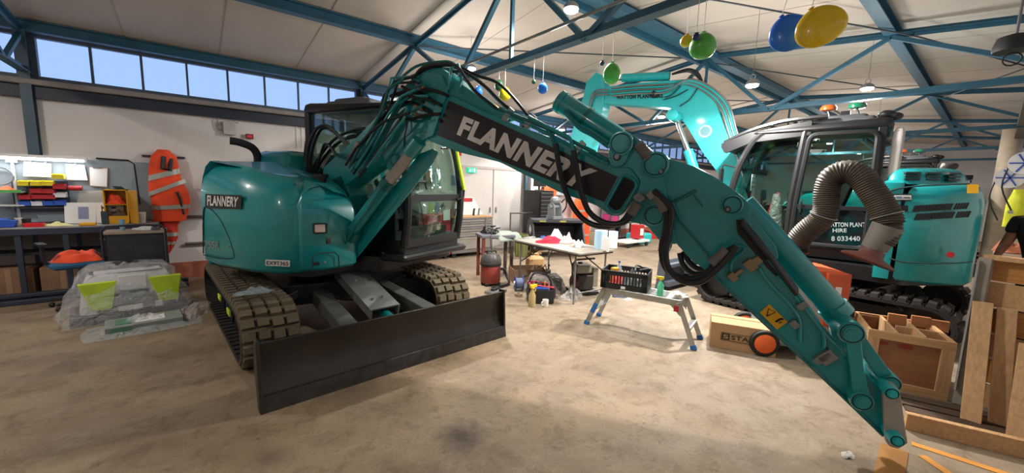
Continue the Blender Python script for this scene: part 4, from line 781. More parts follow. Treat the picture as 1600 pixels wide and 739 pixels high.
# beacons, roof lamps, sun guard on the cab roof
for s_, m_, nm in ((0.18, mat('amber_lens', '#c2571c', 0.25, coat=0.5), 'amber_beacon'), (-0.10, mat('green_lens', '#1f7f5c', 0.25, coat=0.5), 'green_beacon')):
    q = MB(M2); q.tube([(s_, 0.62, 2.56), (s_ - 0.02, 0.62, 2.66), (s_, 0.62, 2.72)], 0.014, 6); st_ = q.build('beacon_stem', BLACK, C2)
    q = MB(M2); q.lathe([(0.05, 0), (0.085, 0.01), (0.09, 0.04), (0.07, 0.07), (0.03, 0.08)], c=(s_, 0.62, 2.72), n=18); q.build(nm, m_, st_)
q = MB(M2); q.box((0.0, 0.62, 2.63), (0.09, 0.09, 0.14)); q.build('roof_lamp', BLACK, C2)
for a_, b_ in ((-0.38, 0.8), (-0.45, 0.6)): q = MB(M2); q.ball((a_, b_, 2.60), (0.08, 0.06, 0.05), 10, 6); q.build('roof_lamp', BLACK, C2)
q = MB(M2)
for n in (0.12, 0.86): q.tube([(0.15, n, 2.62), (0.6, n, 2.60), (1.0, n, 2.50), (1.30, n, 2.36)], 0.03, 6, sub=3)
for s_, z in ((0.25, 2.62), (0.5, 2.61), (0.75, 2.57), (1.0, 2.50), (1.28, 2.37)): q.bar((s_, 0.10, z), (s_, 0.88, z), 0.05, 0.03)
q.build('roof_guard', BLACK, C2)
q = MB(M2); q.prism(rpoly([(0.30, 2.40), (0.95, 2.34), (1.28, 2.20), (1.34, 2.34), (1.0, 2.47), (0.3, 2.58)], 0.03), 0.84, 0.90, lambda u, v, w: (u, w, v)); q.build('visor_side', BLACK, C2); q = MB(M2); q.prism(rpoly([(0.30, 2.40), (0.95, 2.34), (1.28, 2.20), (1.34, 2.34), (1.0, 2.47), (0.3, 2.58)], 0.03), -0.08, -0.02, lambda u, v, w: (u, w, v)); q.build('visor_side', BLACK, C2)
q = MB(M2); q.prism(rpoly([(1.0, 2.40), (1.30, 2.24), (1.34, 2.30), (1.0, 2.47)], 0.01), -0.05, 0.88, lambda u, v, w: (u, w, v)); q.build('visor', BLACK, C2)
# pale rounded tank panel behind the cab, notice and wrapped levers inside
q = MB(M2); q.shell(rpoly([(-0.56, 0.55), (-0.46, 0.55), (-0.46, 0.88), (-0.56, 0.88)], 0.04), 1.84, 2.45, ((0, 0), (0.9, 0), (1, 0.03))); q.build('grey_rear_box', mat('pale_grey_plastic', '#b5b0ab', 0.5), C2)
q = MB(M2); q.box((0.95, 0.55, 1.80), (0.004, 0.22, 0.24)); pn = q.build('paper_notice', PAPER, C2)
for i in range(3):
    for j in range(2): MB(M2).box((0.946, 0.50 + j * 0.1, 1.74 + i * 0.06), (0.004, 0.04, 0.03)).build('notice_picture', BLACK, pn)
o_ = MB(M2); o_.grid(lambda u, v: (0.62 + 0.10 * math.cos(u * 6.283) * (1.1 - v * .6) , 0.62 + 0.12 * math.sin(u * 6.283) * (1.1 - v * .6), 1.15 + v * 0.50), 12, 6, True); o_.build('lever_wrap', film('lever_wrap', '#c9c2c4', 0.6), C2, smooth=80)
MB(M2).tube([(0.70, 0.62, 1.35), (0.66, 0.64, 1.50), (0.60, 0.62, 1.66)], 0.03, 6).build('red_lever', REDP, C2)
for a, b in (((1.06, 0.86), (1.22, 0.9)),): MB(M2).tube([(1.10, 0.90, 1.3), (1.15, 0.96, 1.5), (1.16, 0.96, 1.62)], 0.012, 6).build('grab_handle', LIME, C2)
for n in (0.0, 0.85): 
    q = MB(M2); q.tube([(1.1, n, 2.0), (1.3, n - 0.05, 2.05), (1.32, n - 0.05, 1.98)], 0.012, 6); q.box((1.32, n - 0.05, 1.88), (0.03, 0.14, 0.22)); q.build('mirror', BLACK, C2)

def flatten(root):                                    # nothing deeper than thing > part > sub-part
    for p_ in [x for x in bpy.data.objects if x.parent == root]:
        for s_ in [x for x in bpy.data.objects if x.parent == p_]:
            st_ = [x for x in bpy.data.objects if x.parent == s_]
            while st_:
                o = st_.pop(); st_ += [x for x in bpy.data.objects if x.parent == o]; o.parent = p_
flatten(E1); flatten(E2)
# a third machine of the same build far behind, seen past the cab
E3 = copy_tree(E2); E3.location = (14.0, 1.5, 0)
for o in [x for x in bpy.data.objects if x.parent == E3 and x.name.split('.')[0] in ('boom', 'dipper_arm', 'arm_cylinder', 'boom_cylinder')]:
    for c_ in [x for x in bpy.data.objects if x.parent == o]: bpy.data.objects.remove(c_)
    bpy.data.objects.remove(o)
E3['label'] = 'teal excavator cab and body farthest back, half hidden by the far excavator'

# ================================================================ THINGS ALONG THE LEFT WALL
def W(q): return Vector(q)
def thing_box(name, label, cat, base, dim, m, rz=0, bevel=0.004, group=None):
    o = MB().box((0, 0, dim[2] / 2), dim).build(name, m, bevel=bevel, loc=base, rot=(0, 0, rz)); return tag(o, label, cat, group)
STEELB = mat('dark_blue_grey_steel', '#2b3442', 0.5, var=0.1)
NAVY = mat('navy_worktop_edge', '#2a3044', 0.5)
TOPM = mat('worn_worktop', '#8d8a88', 0.6, var=0.2, dirt='#5c5450', damt=0.4, dscale=5)
# workbench
wb = thing('workbench', 'long dark blue steel workbench along the left wall covered with clutter', 'workbench', (-1.38, 7.86, 0))
MB().box((-0.25, 0, 0.93), (2.4, 0.58, 0.035)).build('worktop', TOPM, wb, bevel=0.003)
MB().box((-0.25, -0.285, 0.895), (2.4, 0.02, 0.075)).build('front_rail', NAVY, wb)
for x in (-1.2, -0.35, 0.05, 0.90):
    for y in (-0.25, 0.25): MB().box((x + (0.04 if y > 0 else 0), y, 0.45), (0.05, 0.05, 0.9)).build('leg', STEELB, wb)
MB().box((-0.25, 0.05, 0.60), (2.3, 0.4, 0.03)).build('shelf', BLKP, wb); MB().box((-0.25, 0.24, 0.76), (2.3, 0.02, 0.3)).build('back_panel', mat('brown_grey_panel', '#6e6662', 0.6), wb)
MB().box((-0.1, -0.3, 0.10), (2.7, 0.10, 0.05)).build('foot_rail', STEELB, wb, bevel=0.01); MB().box((-0.1, -0.36, 0.03), (2.7, 0.10, 0.06)).build('foot_rail', STEELB, wb, bevel=0.01)
CB2 = mat('brown_carton', '#8d6a50', 0.8, var=0.15)
for k, (x, w, h) in enumerate(((-2.45, 0.42, 0.36), (-1.98, 0.42, 0.38), (-1.52, 0.40, 0.36), (-1.08, 0.40, 0.38), (-0.66, 0.36, 0.34))):
    t = thing('carton', ('brown carton on the floor under the workbench, ' + ['leftmost in the row', 'second from the left in the row', 'middle one of the row', 'second from the right in the row', 'rightmost in the row'][k]), 'box', (x + 0.1, 7.9, 0.0), 0, 'cartons under the workbench')
    MB().box((0, 0, h / 2 + 0.04), (w, 0.32, h)).build('body', CB2, t, bevel=0.006)
    MB().box((0, -0.162, h / 2 + 0.04), (0.05, 0.002, h)).build('tape', mat('tape_brown', '#a28062', 0.4), t); MB().box((0, 0, 0.02), (w, 0.32, 0.04)).build('plinth', BLKP, t)
# back board with tube lamp
bb = tag(MB().box((0, 0, 0.43), (2.3, 0.02, 0.86)).build('back_board', mat('grey_blue_board', '#8f9ba3', 0.55, var=0.05), loc=(-1.62, 8.165, 0.97), bevel=0.002), 'grey blue metal back board above the workbench', 'board')
tl_ = thing('tube_lamp', 'long white fluorescent tube lamp over the workbench', 'lamp', (-1.85, 8.0, 1.81))
MB().cyl((-1.0, 0, 0.0), (0.70, 0, 0.0), 0.02, 12).build('tube', mat('tube_glow', '#f4f8ff', 0.4, emit=6), tl_); MB().box((-0.15, 0.03, 0.035), (1.76, 0.09, 0.035)).build('housing', WHITE, tl_)
for x in (-1.0, 0.71): MB().box((x, 0.02, 0.005), (0.03, 0.06, 0.05)).build('end_cap', WHITE, tl_)
MB().box((-0.15, 0.12, 0.04), (0.04, 0.14, 0.03)).build('bracket', WHITE, tl_)
ld = bpy.data.lights.new('tube_light', 'AREA'); ld.shape = 'RECTANGLE'; ld.size = 1.7; ld.size_y = 0.05; ld.energy = 8; ld.color = (0.93, 0.97, 1.0)
lo = bpy.data.objects.new('tube_light', ld); col.objects.link(lo); lo.parent = tl_; lo.location = (-0.15, 0, -0.025)
cond = MB(); cond.tube([(-1.05, 8.16, 1.86), (-0.72, 8.16, 1.85), (-0.66, 8.16, 1.80), (-0.64, 8.16, 1.2)], 0.012, 6); tag(recenter(cond.build('cable', BLKP)), 'black cable running down beside the yellow cabinet', 'cable')
# sheets on the board
def sheet(px, Y, name, label, m=PAPER, cat='paper', extra=None):
    P = [at_y(x, y, Y) for x, y in px]; c = sum(P, Vector()) / 4; q = MB(); P = [p - c for p in P]; th = Vector((0, 0.006, 0))
    q.add(P + [p + th for p in P], [(0, 1, 2, 3), (7, 6, 5, 4), (0, 4, 5, 1), (1, 5, 6, 2), (2, 6, 7, 3), (3, 7, 4, 0)]); o = q.build(name, m, smooth=0, loc=c); tag(o, label, cat); return o, P, c
o, P, c = sheet([(36, 275), (80, 277), (80, 256), (37, 252)], 8.12, 'paper_sheet', 'white printed sheet hung above the yellow bins')
for k in (0.25, 0.8): MB().box(Vector((P[3].x + (P[2].x - P[3].x) * k, -0.006, P[3].z)), (0.02, 0.012, 0.04)).build('clip', GREYM, o)
o, P, c = sheet([(104, 281), (137, 282), (132, 258), (102, 256)], 8.12, 'paper_sheet', 'white sheet hung crookedly between the bins and the clipboard')
MB().box(Vector((0, -0.006, P[3].z)), (0.02, 0.012, 0.04)).build('clip', GREYM, o)
o, P, c = sheet([(140, 291), (168, 293), (169, 262), (139, 260)], 8.12, 'clipboard', 'clipboard with white page beside the yellow cabinet', CARD, 'clipboard')
b_ = MB(); Q = [p * 0.92 + Vector((0, -0.005, 0)) for p in P]; b_.add(Q, [(0, 1, 2, 3)]); b_.build('page', PAPER, o, smooth=0); MB().box((0, -0.01, P[3].z - 0.01), (0.09, 0.02, 0.025)).build('clip', GREYM, o)
sheet([(120, 318), (166, 320), (165, 297), (124, 299)], 8.13, 'chart', 'pale gridded chart pinned low on the board beside the manual', mat('pale_chart', '#bfc0bb', 0.7), 'chart')
# parts bins in rows
def bin_thing(p, w, h, m, label, group, fill=None):
    t = thing('parts_bin', label, 'bin', p, 0, group); d = 0.13
    q = MB(); q.box((0, 0, 0.004), (w, d, 0.008)); q.box((0, d / 2, h / 2), (w, 0.006, h)); q.box((0, -d / 2, h * 0.40), (w, 0.006, h * 0.80))
    for s in (-1, 1): q.prism([(-d / 2, 0), (d / 2, 0), (d / 2, h), (0, h), (-d / 2, h * 0.80)], s * w / 2 - 0.003, s * w / 2 + 0.003, lambda u, v, k: (k, u, v))
    q.build('body', m, t, smooth=0); MB().box((0, -d / 2 - 0.006, h * 0.74), (w * 0.9, 0.012, 0.012)).build('lip', m, t)
    if fill: rag('contents', (0, 0, h * 0.3), w * 0.4, d * 0.35, h * 0.4, fill, seed=int(p[0] * 100) % 90 + 1, nu=6, nv=4, parent=t)
    return t
YB, RB, BB_ = mat('yellow_plastic', '#e6cf22', 0.4), mat('red_plastic', '#b2202a', 0.4), mat('bin_blue', '#2b59b8', 0.4)
rows = [(['yellow'], [(92, 277.5)], 'topmost, above the row of yellow bins'), (['yellow'] * 3, [(40, 288), (57, 288), (75, 288)], None), (['red'] * 3, [(59, 299.5), (77, 300), (94, 293)], None), (['red'] * 3 + ['white'], [(42, 309), (60, 308.5), (79, 308.5), (95, 306)], None), (['blue', 'white', 'blue', 'blue'], [(42, 319), (60, 319), (78, 318.5), (95, 318)], None)]
pos = {3: ['left', 'middle', 'right'], 4: ['leftmost', 'second', 'third', 'rightmost']}
for r, (cs, pts, lab) in enumerate(rows):
    for k, (c_, (x, y)) in enumerate(zip(cs, pts)):
        p = at_y(x, y + 2, 8.04); w = 0.105
        l = 'small %s plastic parts bin, ' % c_ + (lab or '%s one of the %s row on the wall board' % (pos[len(pts)][k], ['', 'yellow', 'upper red', 'lower red', 'bottom'][r]))
        bin_thing(p, w, 0.068, {'yellow': YB, 'red': RB, 'blue': BB_, 'white': mat('white_plastic', '#d8dade', 0.4)}[c_], l, 'parts bins on the wall board', [PAPER, GREYM, None][(r + k) % 3] if r > 1 else None)
rk = tag(MB().box((0, 0, 0.15), (0.50, 0.01, 0.42)).build('bin_rail', mat('slate_rack', '#3b4350', 0.5), loc=at_y(68, 324, 8.13)), 'dark steel rack plate behind the coloured parts bins', 'rack')
q = MB()
for k in range(14): q.box((-0.31 + k * 0.048, 0, 0), (0.012, 0.10, 0.012))
q.box((0, -0.05, 0), (0.64, 0.012, 0.012)); q.build('wire_shelf', GREYM, rk)
tag(MB().cyl((-0.065, 0, 0), (0.065, 0, 0), 0.035, 12).build('red_case', RB, loc=at_y(118, 294, 8.08)), 'red rolled case on the board under the crooked sheet', 'case')
# bench items
def bp_(x, y=None, Y=7.75): p = at_y(x, 350, Y); return Vector((p.x, Y, 0.949))
t = thing('storage_bin', 'blue storage bin at the left end of the workbench', 'bin', bp_(6)); q = MB(); q.prism([(-0.13, 0), (0.10, 0), (0.13, 0.09), (-0.16, 0.12)], -0.09, 0.09, lambda u, v, w: (u, w, v)); q.build('body', BLUEP, t, bevel=0.008); MB().box((0, 0, 0.095), (0.20, 0.15, 0.01)).build('contents', BLKP, t)
def cup(name, label, x, r, h, m, Y=7.75, cat='cup', lid=None):
    t = thing(name, label, cat, bp_(x, Y=Y)); MB().lathe([(r * 0.8, 0), (r, h), (r * 0.92, h), (r * 0.72, 0.01)], n=16).build('body', m, t)
    if lid: MB().lathe([(r * 1.02, h), (r * 1.02, h + 0.01), (r * 0.9, h + 0.016)], n=16).build('lid', lid, t)
    return t
cup('tumbler', 'cream tumbler standing on the workbench next to the black jar', 30, 0.035, 0.11, mat('cream_plastic', '#d9d2bd', 0.5)); cup('jar', 'short black jar with lid on the workbench', 42, 0.04, 0.09, BLKP, lid=BLKP)
cup('tub', 'white cylindrical tub with lid right of the yellow cabinet', 221, 0.06, 0.14, mat('tub_white', '#d8d2c8', 0.4), Y=7.85, cat='tub', lid=WHITE)
t = thing('tray', 'bright red tray on the workbench edge', 'tray', bp_(53, Y=7.68)); q = MB(); q.shell(rpoly([(-0.09, -0.05), (0.09, -0.05), (0.09, 0.05), (-0.09, 0.05)], 0.02), 0, 0.045, ((0, 0.012), (1, 0))); q.build('body', mat('bright_red_plastic', '#e02030', 0.35), t); MB().box((0, 0, 0.046), (0.13, 0.07, 0.006)).build('contents', RB, t)
tag(rag('cloth', bp_(90, Y=7.70), 0.13, 0.06, 0.05, mat('cream_rag', '#cfc98a', 0.8), 7), 'pale yellow crumpled cloth on the workbench', 'cloth')
thing_box('sponge', 'orange yellow sponge block on the workbench before the manual', 'sponge', bp_(137, Y=7.64), (0.16, 0.07, 0.04), mat('orange_foam', '#e0a030', 0.9), bevel=0.012)
tag(rag('cloth', bp_(65, Y=7.72), 0.10, 0.05, 0.035, mat('grey_rag', '#b5a8a4', 0.8), 8), 'small grey crumpled cloth beside the red tray', 'cloth')
# manual standing open
t = thing('manual', 'large open manual with diagrams standing on the workbench', 'book', (-1.09, 7.93, 0.949)); 
for s, (x, w) in ((0, (-0.145, 0.30)), (1, (0.15, 0.28))):
    pg_ = MB().box((x, 0, 0.15), (w, 0.008, 0.29)).build('page', PAPER, t, rot=(R_(-12), 0, R_(4 if s else -4)))
    if not s: MB().box((x + 0.03, -0.006, 0.15), (0.10, 0.002, 0.17)).build('diagram', mat('diagram_grey', '#8b93b5', 0.7), pg_)
    else:
        for i in range(3):
            for j in range(2): MB().box((x - 0.06 + j * 0.10, -0.006, 0.07 + i * 0.075), (0.05, 0.002, 0.03)).build('diagram', mat('diagram_dark', '#4c5560', 0.7), pg_)
# yellow cabinet
t = thing('cabinet', 'open yellow metal cabinet with safety gear standing on the workbench', 'cabinet', at_y(186, 348, 7.92)); t.location.z = 0.949
YC = mat('cabinet_yellow', '#d89a10', 0.45)
for (c_, d_) in (((0, 0.13, 0.24), (0.242, 0.01, 0.48)), ((-0.115, 0, 0.24), (0.012, 0.26, 0.48)), ((0.115, 0, 0.24), (0.012, 0.26, 0.48)), ((0, 0, 0.006), (0.242, 0.26, 0.012)), ((0, 0, 0.474), (0.242, 0.26, 0.012)), ((0, 0, 0.27), (0.22, 0.24, 0.01)), ((0, -0.12, 0.06), (0.22, 0.01, 0.10))): MB().box(c_, d_).build('cabinet_panel', YC, t)
MB().box((0.185, -0.20, 0.24), (0.012, 0.16, 0.47), rz=R_(35)).build('door', mat('cabinet_ochre', '#b98520', 0.5), t, bevel=0.003)
tag(rag('gloves', Vector((t.location.x - 0.01, 7.9, 0.949 + 0.276)), 0.10, 0.08, 0.12, ORNG, 9), 'orange hi-vis bundle on the upper shelf of the yellow cabinet', 'clothing')
tag(rag('tool_roll', Vector((t.location.x + 0.01, 7.9, 0.949 + 0.10)), 0.09, 0.07, 0.09, mat('brown_bits', '#5c4636', 0.7), 10), 'dark tool bundle on the lower shelf of the yellow cabinet', 'tools')
tag(rag('cap', Vector((t.location.x + 0.02, 7.9, 0.949 + 0.48)), 0.09, 0.07, 0.05, BLKP, 11), 'black cap lying on top of the yellow cabinet', 'cap')
t = thing('radio', 'dark handheld radio standing between manual and yellow cabinet', 'radio', bp_(165, Y=7.80)); MB().box((0, 0, 0.09), (0.07, 0.05, 0.18)).build('body', mat('radio_grey', '#2d3a40', 0.5), t, bevel=0.006); MB().cyl((-0.02, 0, 0.18), (-0.02, 0, 0.26), 0.006, 6).build('aerial', BLACK, t)
# left end: basket lamp and orange item on a green tray shelf
t = thing('wall_shelf', 'grey wall shelf with green edge at the left end of the board', 'shelf', at_y(8, 300, 8.02)); MB().box((-0.02, 0, 0), (0.36, 0.22, 0.012)).build('shelf_plate', mat('pale_green_grey', '#a8bfae', 0.5), t); MB().box((-0.02, -0.11, 0.015), (0.36, 0.008, 0.035)).build('edge', mat('green_edge', '#63b05c', 0.5), t); MB().box((-0.02, 0, -0.17), (0.36, 0.22, 0.012)).build('shelf_plate', WHITE, t)
tag(rag('orange_gloves', at_y(8, 298.5, 8.02), 0.11, 0.08, 0.05, mat('orange_rubber', '#e8632c', 0.6), 12), 'orange gloves lying on the green edged shelf', 'gloves')
MBt = MB(); MBt.tube([(0.11 * math.cos(a), 0, 0.11 * math.sin(a)) for a in [k * math.pi / 8 for k in range(17)]], 0.010, 6); tag(MBt.build('cable_coil', GREYM, loc=at_y(0, 275, 8.1)), 'grey coiled cable hung at the left end of the board', 'cable')
MB_p = MB(); MB_p.cyl((0, 0, 0), (0, 0, 0.82), 0.016, 10); MB_p.box((0, 0, 0.80), (0.10, 0.05, 0.08)); tag(MB_p.build('conduit_box', mat('pale_conduit', '#c4c6c8', 0.5), loc=at_y(31, 345, 8.13)), 'pale vertical conduit with junction box left of the bins', 'conduit')
# office chair with an orange jacket on the seat
cp = at_z(128, 470, 0); cp = Vector((-1.17, 7.08, 0)); t = thing('office_chair', 'blue office chair in front of the workbench holding an orange jacket', 'chair', cp, R_(20))
q = MB(); q.shell(rpoly([(-0.24, -0.22), (0.24, -0.22), (0.24, 0.22), (-0.24, 0.22)], 0.08), 0.50, 0.57, ((0, 0.03), (0.3, 0), (0.7, 0), (1, 0.03))); q.build('seat', mat('blue_seat_cloth', '#25587a', 0.85), t)
MB().cyl((0, 0, 0.12), (0, 0, 0.5), 0.025, 10).build('gas_post', GREYM, t)
for k in range(5): a = k * 1.2566; MB().bar((0, 0, 0.12), (0.27 * math.cos(a), 0.27 * math.sin(a), 0.08), 0.04, 0.025).build('base_arm', BLKP, t); MB().ball((0.27 * math.cos(a), 0.27 * math.sin(a), 0.03), 0.03, 8, 6).build('caster', BLKP, t)
for s in (-1, 1): q = MB(); q.box((s * 0.27, 0.0, 0.80), (0.07, 0.25, 0.025)); q.tube([(s * 0.2, 0.0, 0.52), (s * 0.27, 0, 0.6), (s * 0.27, 0, 0.79)], 0.02, 8); q.build('armrest', BLKP, t, bevel=0.004)
tag(rag('jacket', cp + Vector((0.02, 0, 0.57)), 0.22, 0.19, 0.16, ORNG, 13, rough=0.3), 'orange jacket folded on the blue office chair', 'clothing')
# black tool trolley
tp = at_z(205, 450, 0); tp = Vector((-0.62, 7.16, 0)); t = thing('tool_trolley', 'black steel trolley with tube handles standing before the workbench', 'trolley', tp, 0)
DKT = mat('trolley_black', '#25242a', 0.45, dirt='#4a4a52', damt=0.4, dscale=5)
MB().box((0, 0, 0.58), (0.56, 0.34, 0.62)).build('body', DKT, t, bevel=0.015); MB().box((0, 0, 0.90), (0.60, 0.38, 0.03)).build('top_tray', mat('tray_tan', '#9a8775', 0.6), t, bevel=0.004)
for s in (-1, 1): MB().tube([(s * 0.30, -0.19, 0.1), (s * 0.30, -0.19, 0.93), (s * 0.26, -0.19, 0.99), (-s * 0.0, -0.19, 1.0)], 0.014, 8).build('tube_frame', DKT, t)
for sx_ in (-1, 1):
    for sy_ in (-1, 1): MB().bar((sx_ * 0.27, sy_ * 0.15, 0), (sx_ * 0.27, sy_ * 0.15, 0.3), 0.035, 0.035).build('leg', DKT, t)
cup('bottle', 'blue bottle on the black trolley', 184, 0.03, 0.14, mat('pale_blue_plastic', '#7aa3b8', 0.4), cat='bottle').location = tp + Vector((-0.13, 0.02, 0.916))
tag(rag('cloth', tp + Vector((0.1, 0, 0.916)), 0.14, 0.08, 0.05, mat('rag_white', '#c9c6c2', 0.8), 14), 'white rag on the black trolley top', 'cloth')
tag(rag('gloves', tp + Vector((0.20, -0.05, 0.916)), 0.06, 0.06, 0.05, mat('glove_grey', '#4b4a4b', 0.8), 15), 'dark work gloves on the right of the trolley top', 'gloves')
# hi-vis jacket and trousers hung on the wall
def garment(name, label, px_rows, Y, depth, m, bands=(), cat='clothing'):
    t = None; P = []
    for (xl, xr, y) in px_rows: a = at_y(xl, y, Y); b = at_y(xr, y, Y); P.append((a.x, b.x, (a.z + b.z) / 2))
    q = MB(); n = 20; z0 = P[-1][2]; x0 = (P[0][0] + P[0][1]) / 2
    def f(u, v):
        i = min(len(P) - 2, int(v * (len(P) - 1))); g = v * (len(P) - 1) - i; xl = P[i][0] * (1 - g) + P[i + 1][0] * g; xr = P[i][1] * (1 - g) + P[i + 1][1] * g; z = P[i][2] * (1 - g) + P[i + 1][2] * g
        a = u * 2 * math.pi; wv = 0.016 * math.sin(u * 50 + v * 5) * (0.4 + v) + 0.05 * noise.noise(Vector((u * 8, v * 5, 1))) + 0.03 * noise.noise(Vector((u * 20, v * 14, 6)))
        return ((xl + xr) / 2 + (xr - xl) / 2 * math.cos(a) - x0, -depth / 2 * (math.sin(a) * (1 + 4 * wv)) + wv * .5, z - z0)
    q.grid(f, 48, 22, True); o = q.build(name, m, smooth=70, loc=(x0, Y, z0)); tag(o, label, cat)
    for (v0, v1, sl) in bands:
        b = MB(); b.grid(lambda u, v: (lambda p: (p[0] * 1.02, p[1] - 0.014, p[2] + sl * p[0]))(f(u * 0.5, v0 + (v1 - v0) * v)), 26, 3); b.build('reflective_band', SILV, o, smooth=60)
    return o
j_ = garment('hivis_jacket', 'orange hi-vis jacket with silver bands hanging on the wall', [(246, 264, 234), (236, 276, 244), (232, 280, 262), (231, 284, 282), (232, 294, 298), (236, 298, 312), (238, 295, 330), (240, 290, 345)], 8.05, 0.17, ORNG, ((0.33, 0.39, 0.35), (0.50, 0.56, 0.5), (0.78, 0.83, 0.05)))
MB().tube([(0.0, -0.08, 0.98), (-0.02, -0.10, 0.80), (0.06, -0.10, 0.78), (0.08, -0.05, 0.95)], 0.03, 8).build('dark_collar', BLKP, j_)
MB().tube([(0.18, -0.05, 0.10), (0.15, -0.09, 0.35), (0.12, -0.09, 0.45)], 0.018, 6).build('dark_sleeve', BLKP, j_)
garment('hivis_trousers', 'red orange hi-vis trousers with silver bands hanging under the orange jacket', [(242, 285, 342), (245, 278, 352), (249, 279, 370), (252, 272, 385), (257, 266, 395)], 8.08, 0.12, mat('hivis_red_cloth', '#cc3420', 0.75, var=0.12, bump=0.2, bscale=18), ((0.40, 0.48, 0), (0.62, 0.70, 0)))
tag(MB().box((0, 0, 0), (0.5, 0.02, 0.03)).build('coat_rail', DKT, loc=(-0.32, 8.18, 1.93), bevel=0.002), 'dark coat rail holding the orange clothing', 'rail')
for z, n_ in ((1.0, 'upper'), (0.56, 'lower')): tag(MB().cyl((0, 0, 0), (2.9, 0, 0), 0.022, 8).build('wall_pipe', mat('pipe_grey', '#57504e', 0.5), loc=(-0.15, 8.16, z)), '%s dark pipe running along the left wall' % n_, 'pipe')
# wall fittings
t = thing('electrical_box', 'grey white electrical box high on the left wall', 'box', at_y(359, 210, 8.14)); MB().box((0, 0, 0.1), (0.17, 0.10, 0.21)).build('body', mat('box_grey', '#b9b3ae', 0.5), t, bevel=0.006)
for k, (dx, dz) in enumerate(((-0.1, 0.14), (-0.1, 0.06), (0.12, 0.2))): MB().tube([(dx, 0, dz), (dx - 0.05, 0, dz), (dx - 0.06, 0, dz + 0.1)], 0.008, 6).build('conduit', GREYM, t)
t = thing('alarm_box', 'small dark red alarm box on the left wall beside the electrical box', 'alarm', at_y(390, 217, 8.14)); MB().box((0, 0, 0.04), (0.11, 0.06, 0.08)).build('body', mat('dark_red_box', '#6e1020', 0.4), t, bevel=0.005); text('led_digits', '88', [(-0.035, -0.031, 0.02), (0.035, -0.031, 0.02), (0.035, -0.031, 0.06), (-0.035, -0.031, 0.06)], mat('red_digits', '#d02a3a', 0.4, emit=0.6), t)
for x in (465, 473): p = at_y(x, 232, 8.17); tag(MB().tube([(0, 0, 0), (0, 0, 0.45), (0.03, 0, 0.55)], 0.006, 5).build('pull_cord', PAPER, loc=p), 'thin pale cord hanging on the left wall, %s of a pair' % ('left' if x == 465 else 'right'), 'cord')
t = thing('exit_sign', 'lit green exit sign on the white wall above the door', 'sign', at_y(737, 266, 8.10)); MB().box((0, 0, 0), (0.26, 0.05, 0.12)).build('body', mat('exit_green', '#1fae84', 0.4, emit=1.1), t, bevel=0.004)
EW = mat('exit_white', '#d8fff0', 0.4, emit=1.2); text('running_figure', 'E', [(-0.08, -0.03, -0.035), (-0.03, -0.03, -0.035), (-0.03, -0.03, 0.035), (-0.08, -0.03, 0.035)], EW, t, bold=0.02); bpy.data.objects.remove([o for o in bpy.data.objects if o.name == 'running_figure'][0])
q = MB(); q.ball((-0.06, -0.028, 0.03), (0.010, 0.004, 0.010), 8, 6); q.bar((-0.06, -0.028, 0.02), (-0.065, -0.028, -0.01), 0.006, 0.02); q.bar((-0.065, -0.028, -0.01), (-0.09, -0.028, -0.04), 0.006, 0.01); q.bar((-0.065, -0.028, -0.01), (-0.04, -0.028, -0.035), 0.006, 0.01); q.bar((-0.085, -0.028, 0.0), (-0.035, -0.028, 0.015), 0.006, 0.008); q.build('running_figure', EW, t)
q = MB(); q.bar((0.0, -0.028, -0.04), (0.0, -0.028, 0.035), 0.006, 0.006); q.box((0.065, -0.028, 0), (0.045, 0.004, 0.08)); q.build('door_symbol', EW, t)
# doors on the left wall (double leaf), notices
DRM = mat('door_white', '#cbc4c0', 0.5, var=0.03)
for k, (x0, x1) in enumerate(((5.00, 5.95), (5.98, 6.95))):
    d = struct(MB().box(((x0 + x1) / 2, YL - 0.03, 1.02), (x1 - x0, 0.05, 2.04)).build('door_%d' % (k + 1), DRM, bevel=0.004)); MB().box((x1 - 0.08 if k == 0 else x0 + 0.08, YL - 0.07, 1.02), (0.02, 0.03, 0.14)).build('door_handle', GREYM, d)
FRM_ = MB(); FRM_.box((4.97, YL - 0.035, 1.04), (0.06, 0.07, 2.08)); FRM_.box((6.98, YL - 0.035, 1.04), (0.06, 0.07, 2.08)); FRM_.box((5.975, YL - 0.035, 2.07), (2.07, 0.07, 0.06)); struct(FRM_.build('trim_4', mat('frame_grey_white', '#b3aba7', 0.5)))
tag(MB().box((0, 0, 0), (0.15, 0.006, 0.24)).build('poster', mat('poster_blue', '#7a8ca8', 0.6), loc=at_y(709, 282, 8.19)), 'small blue poster on the wall by the cab handle', 'poster')
tag(MB().box((0, 0, 0), (0.12, 0.04, 0.12)).build('call_point', REDP, loc=at_y(717, 239, 8.16)), 'red call point on the wall by the yellow handle', 'alarm')
struct(MB().box((7.35, YL - 0.10, 1.43), (0.45, 0.2, 2.86)).build('trim_5', WALLM))
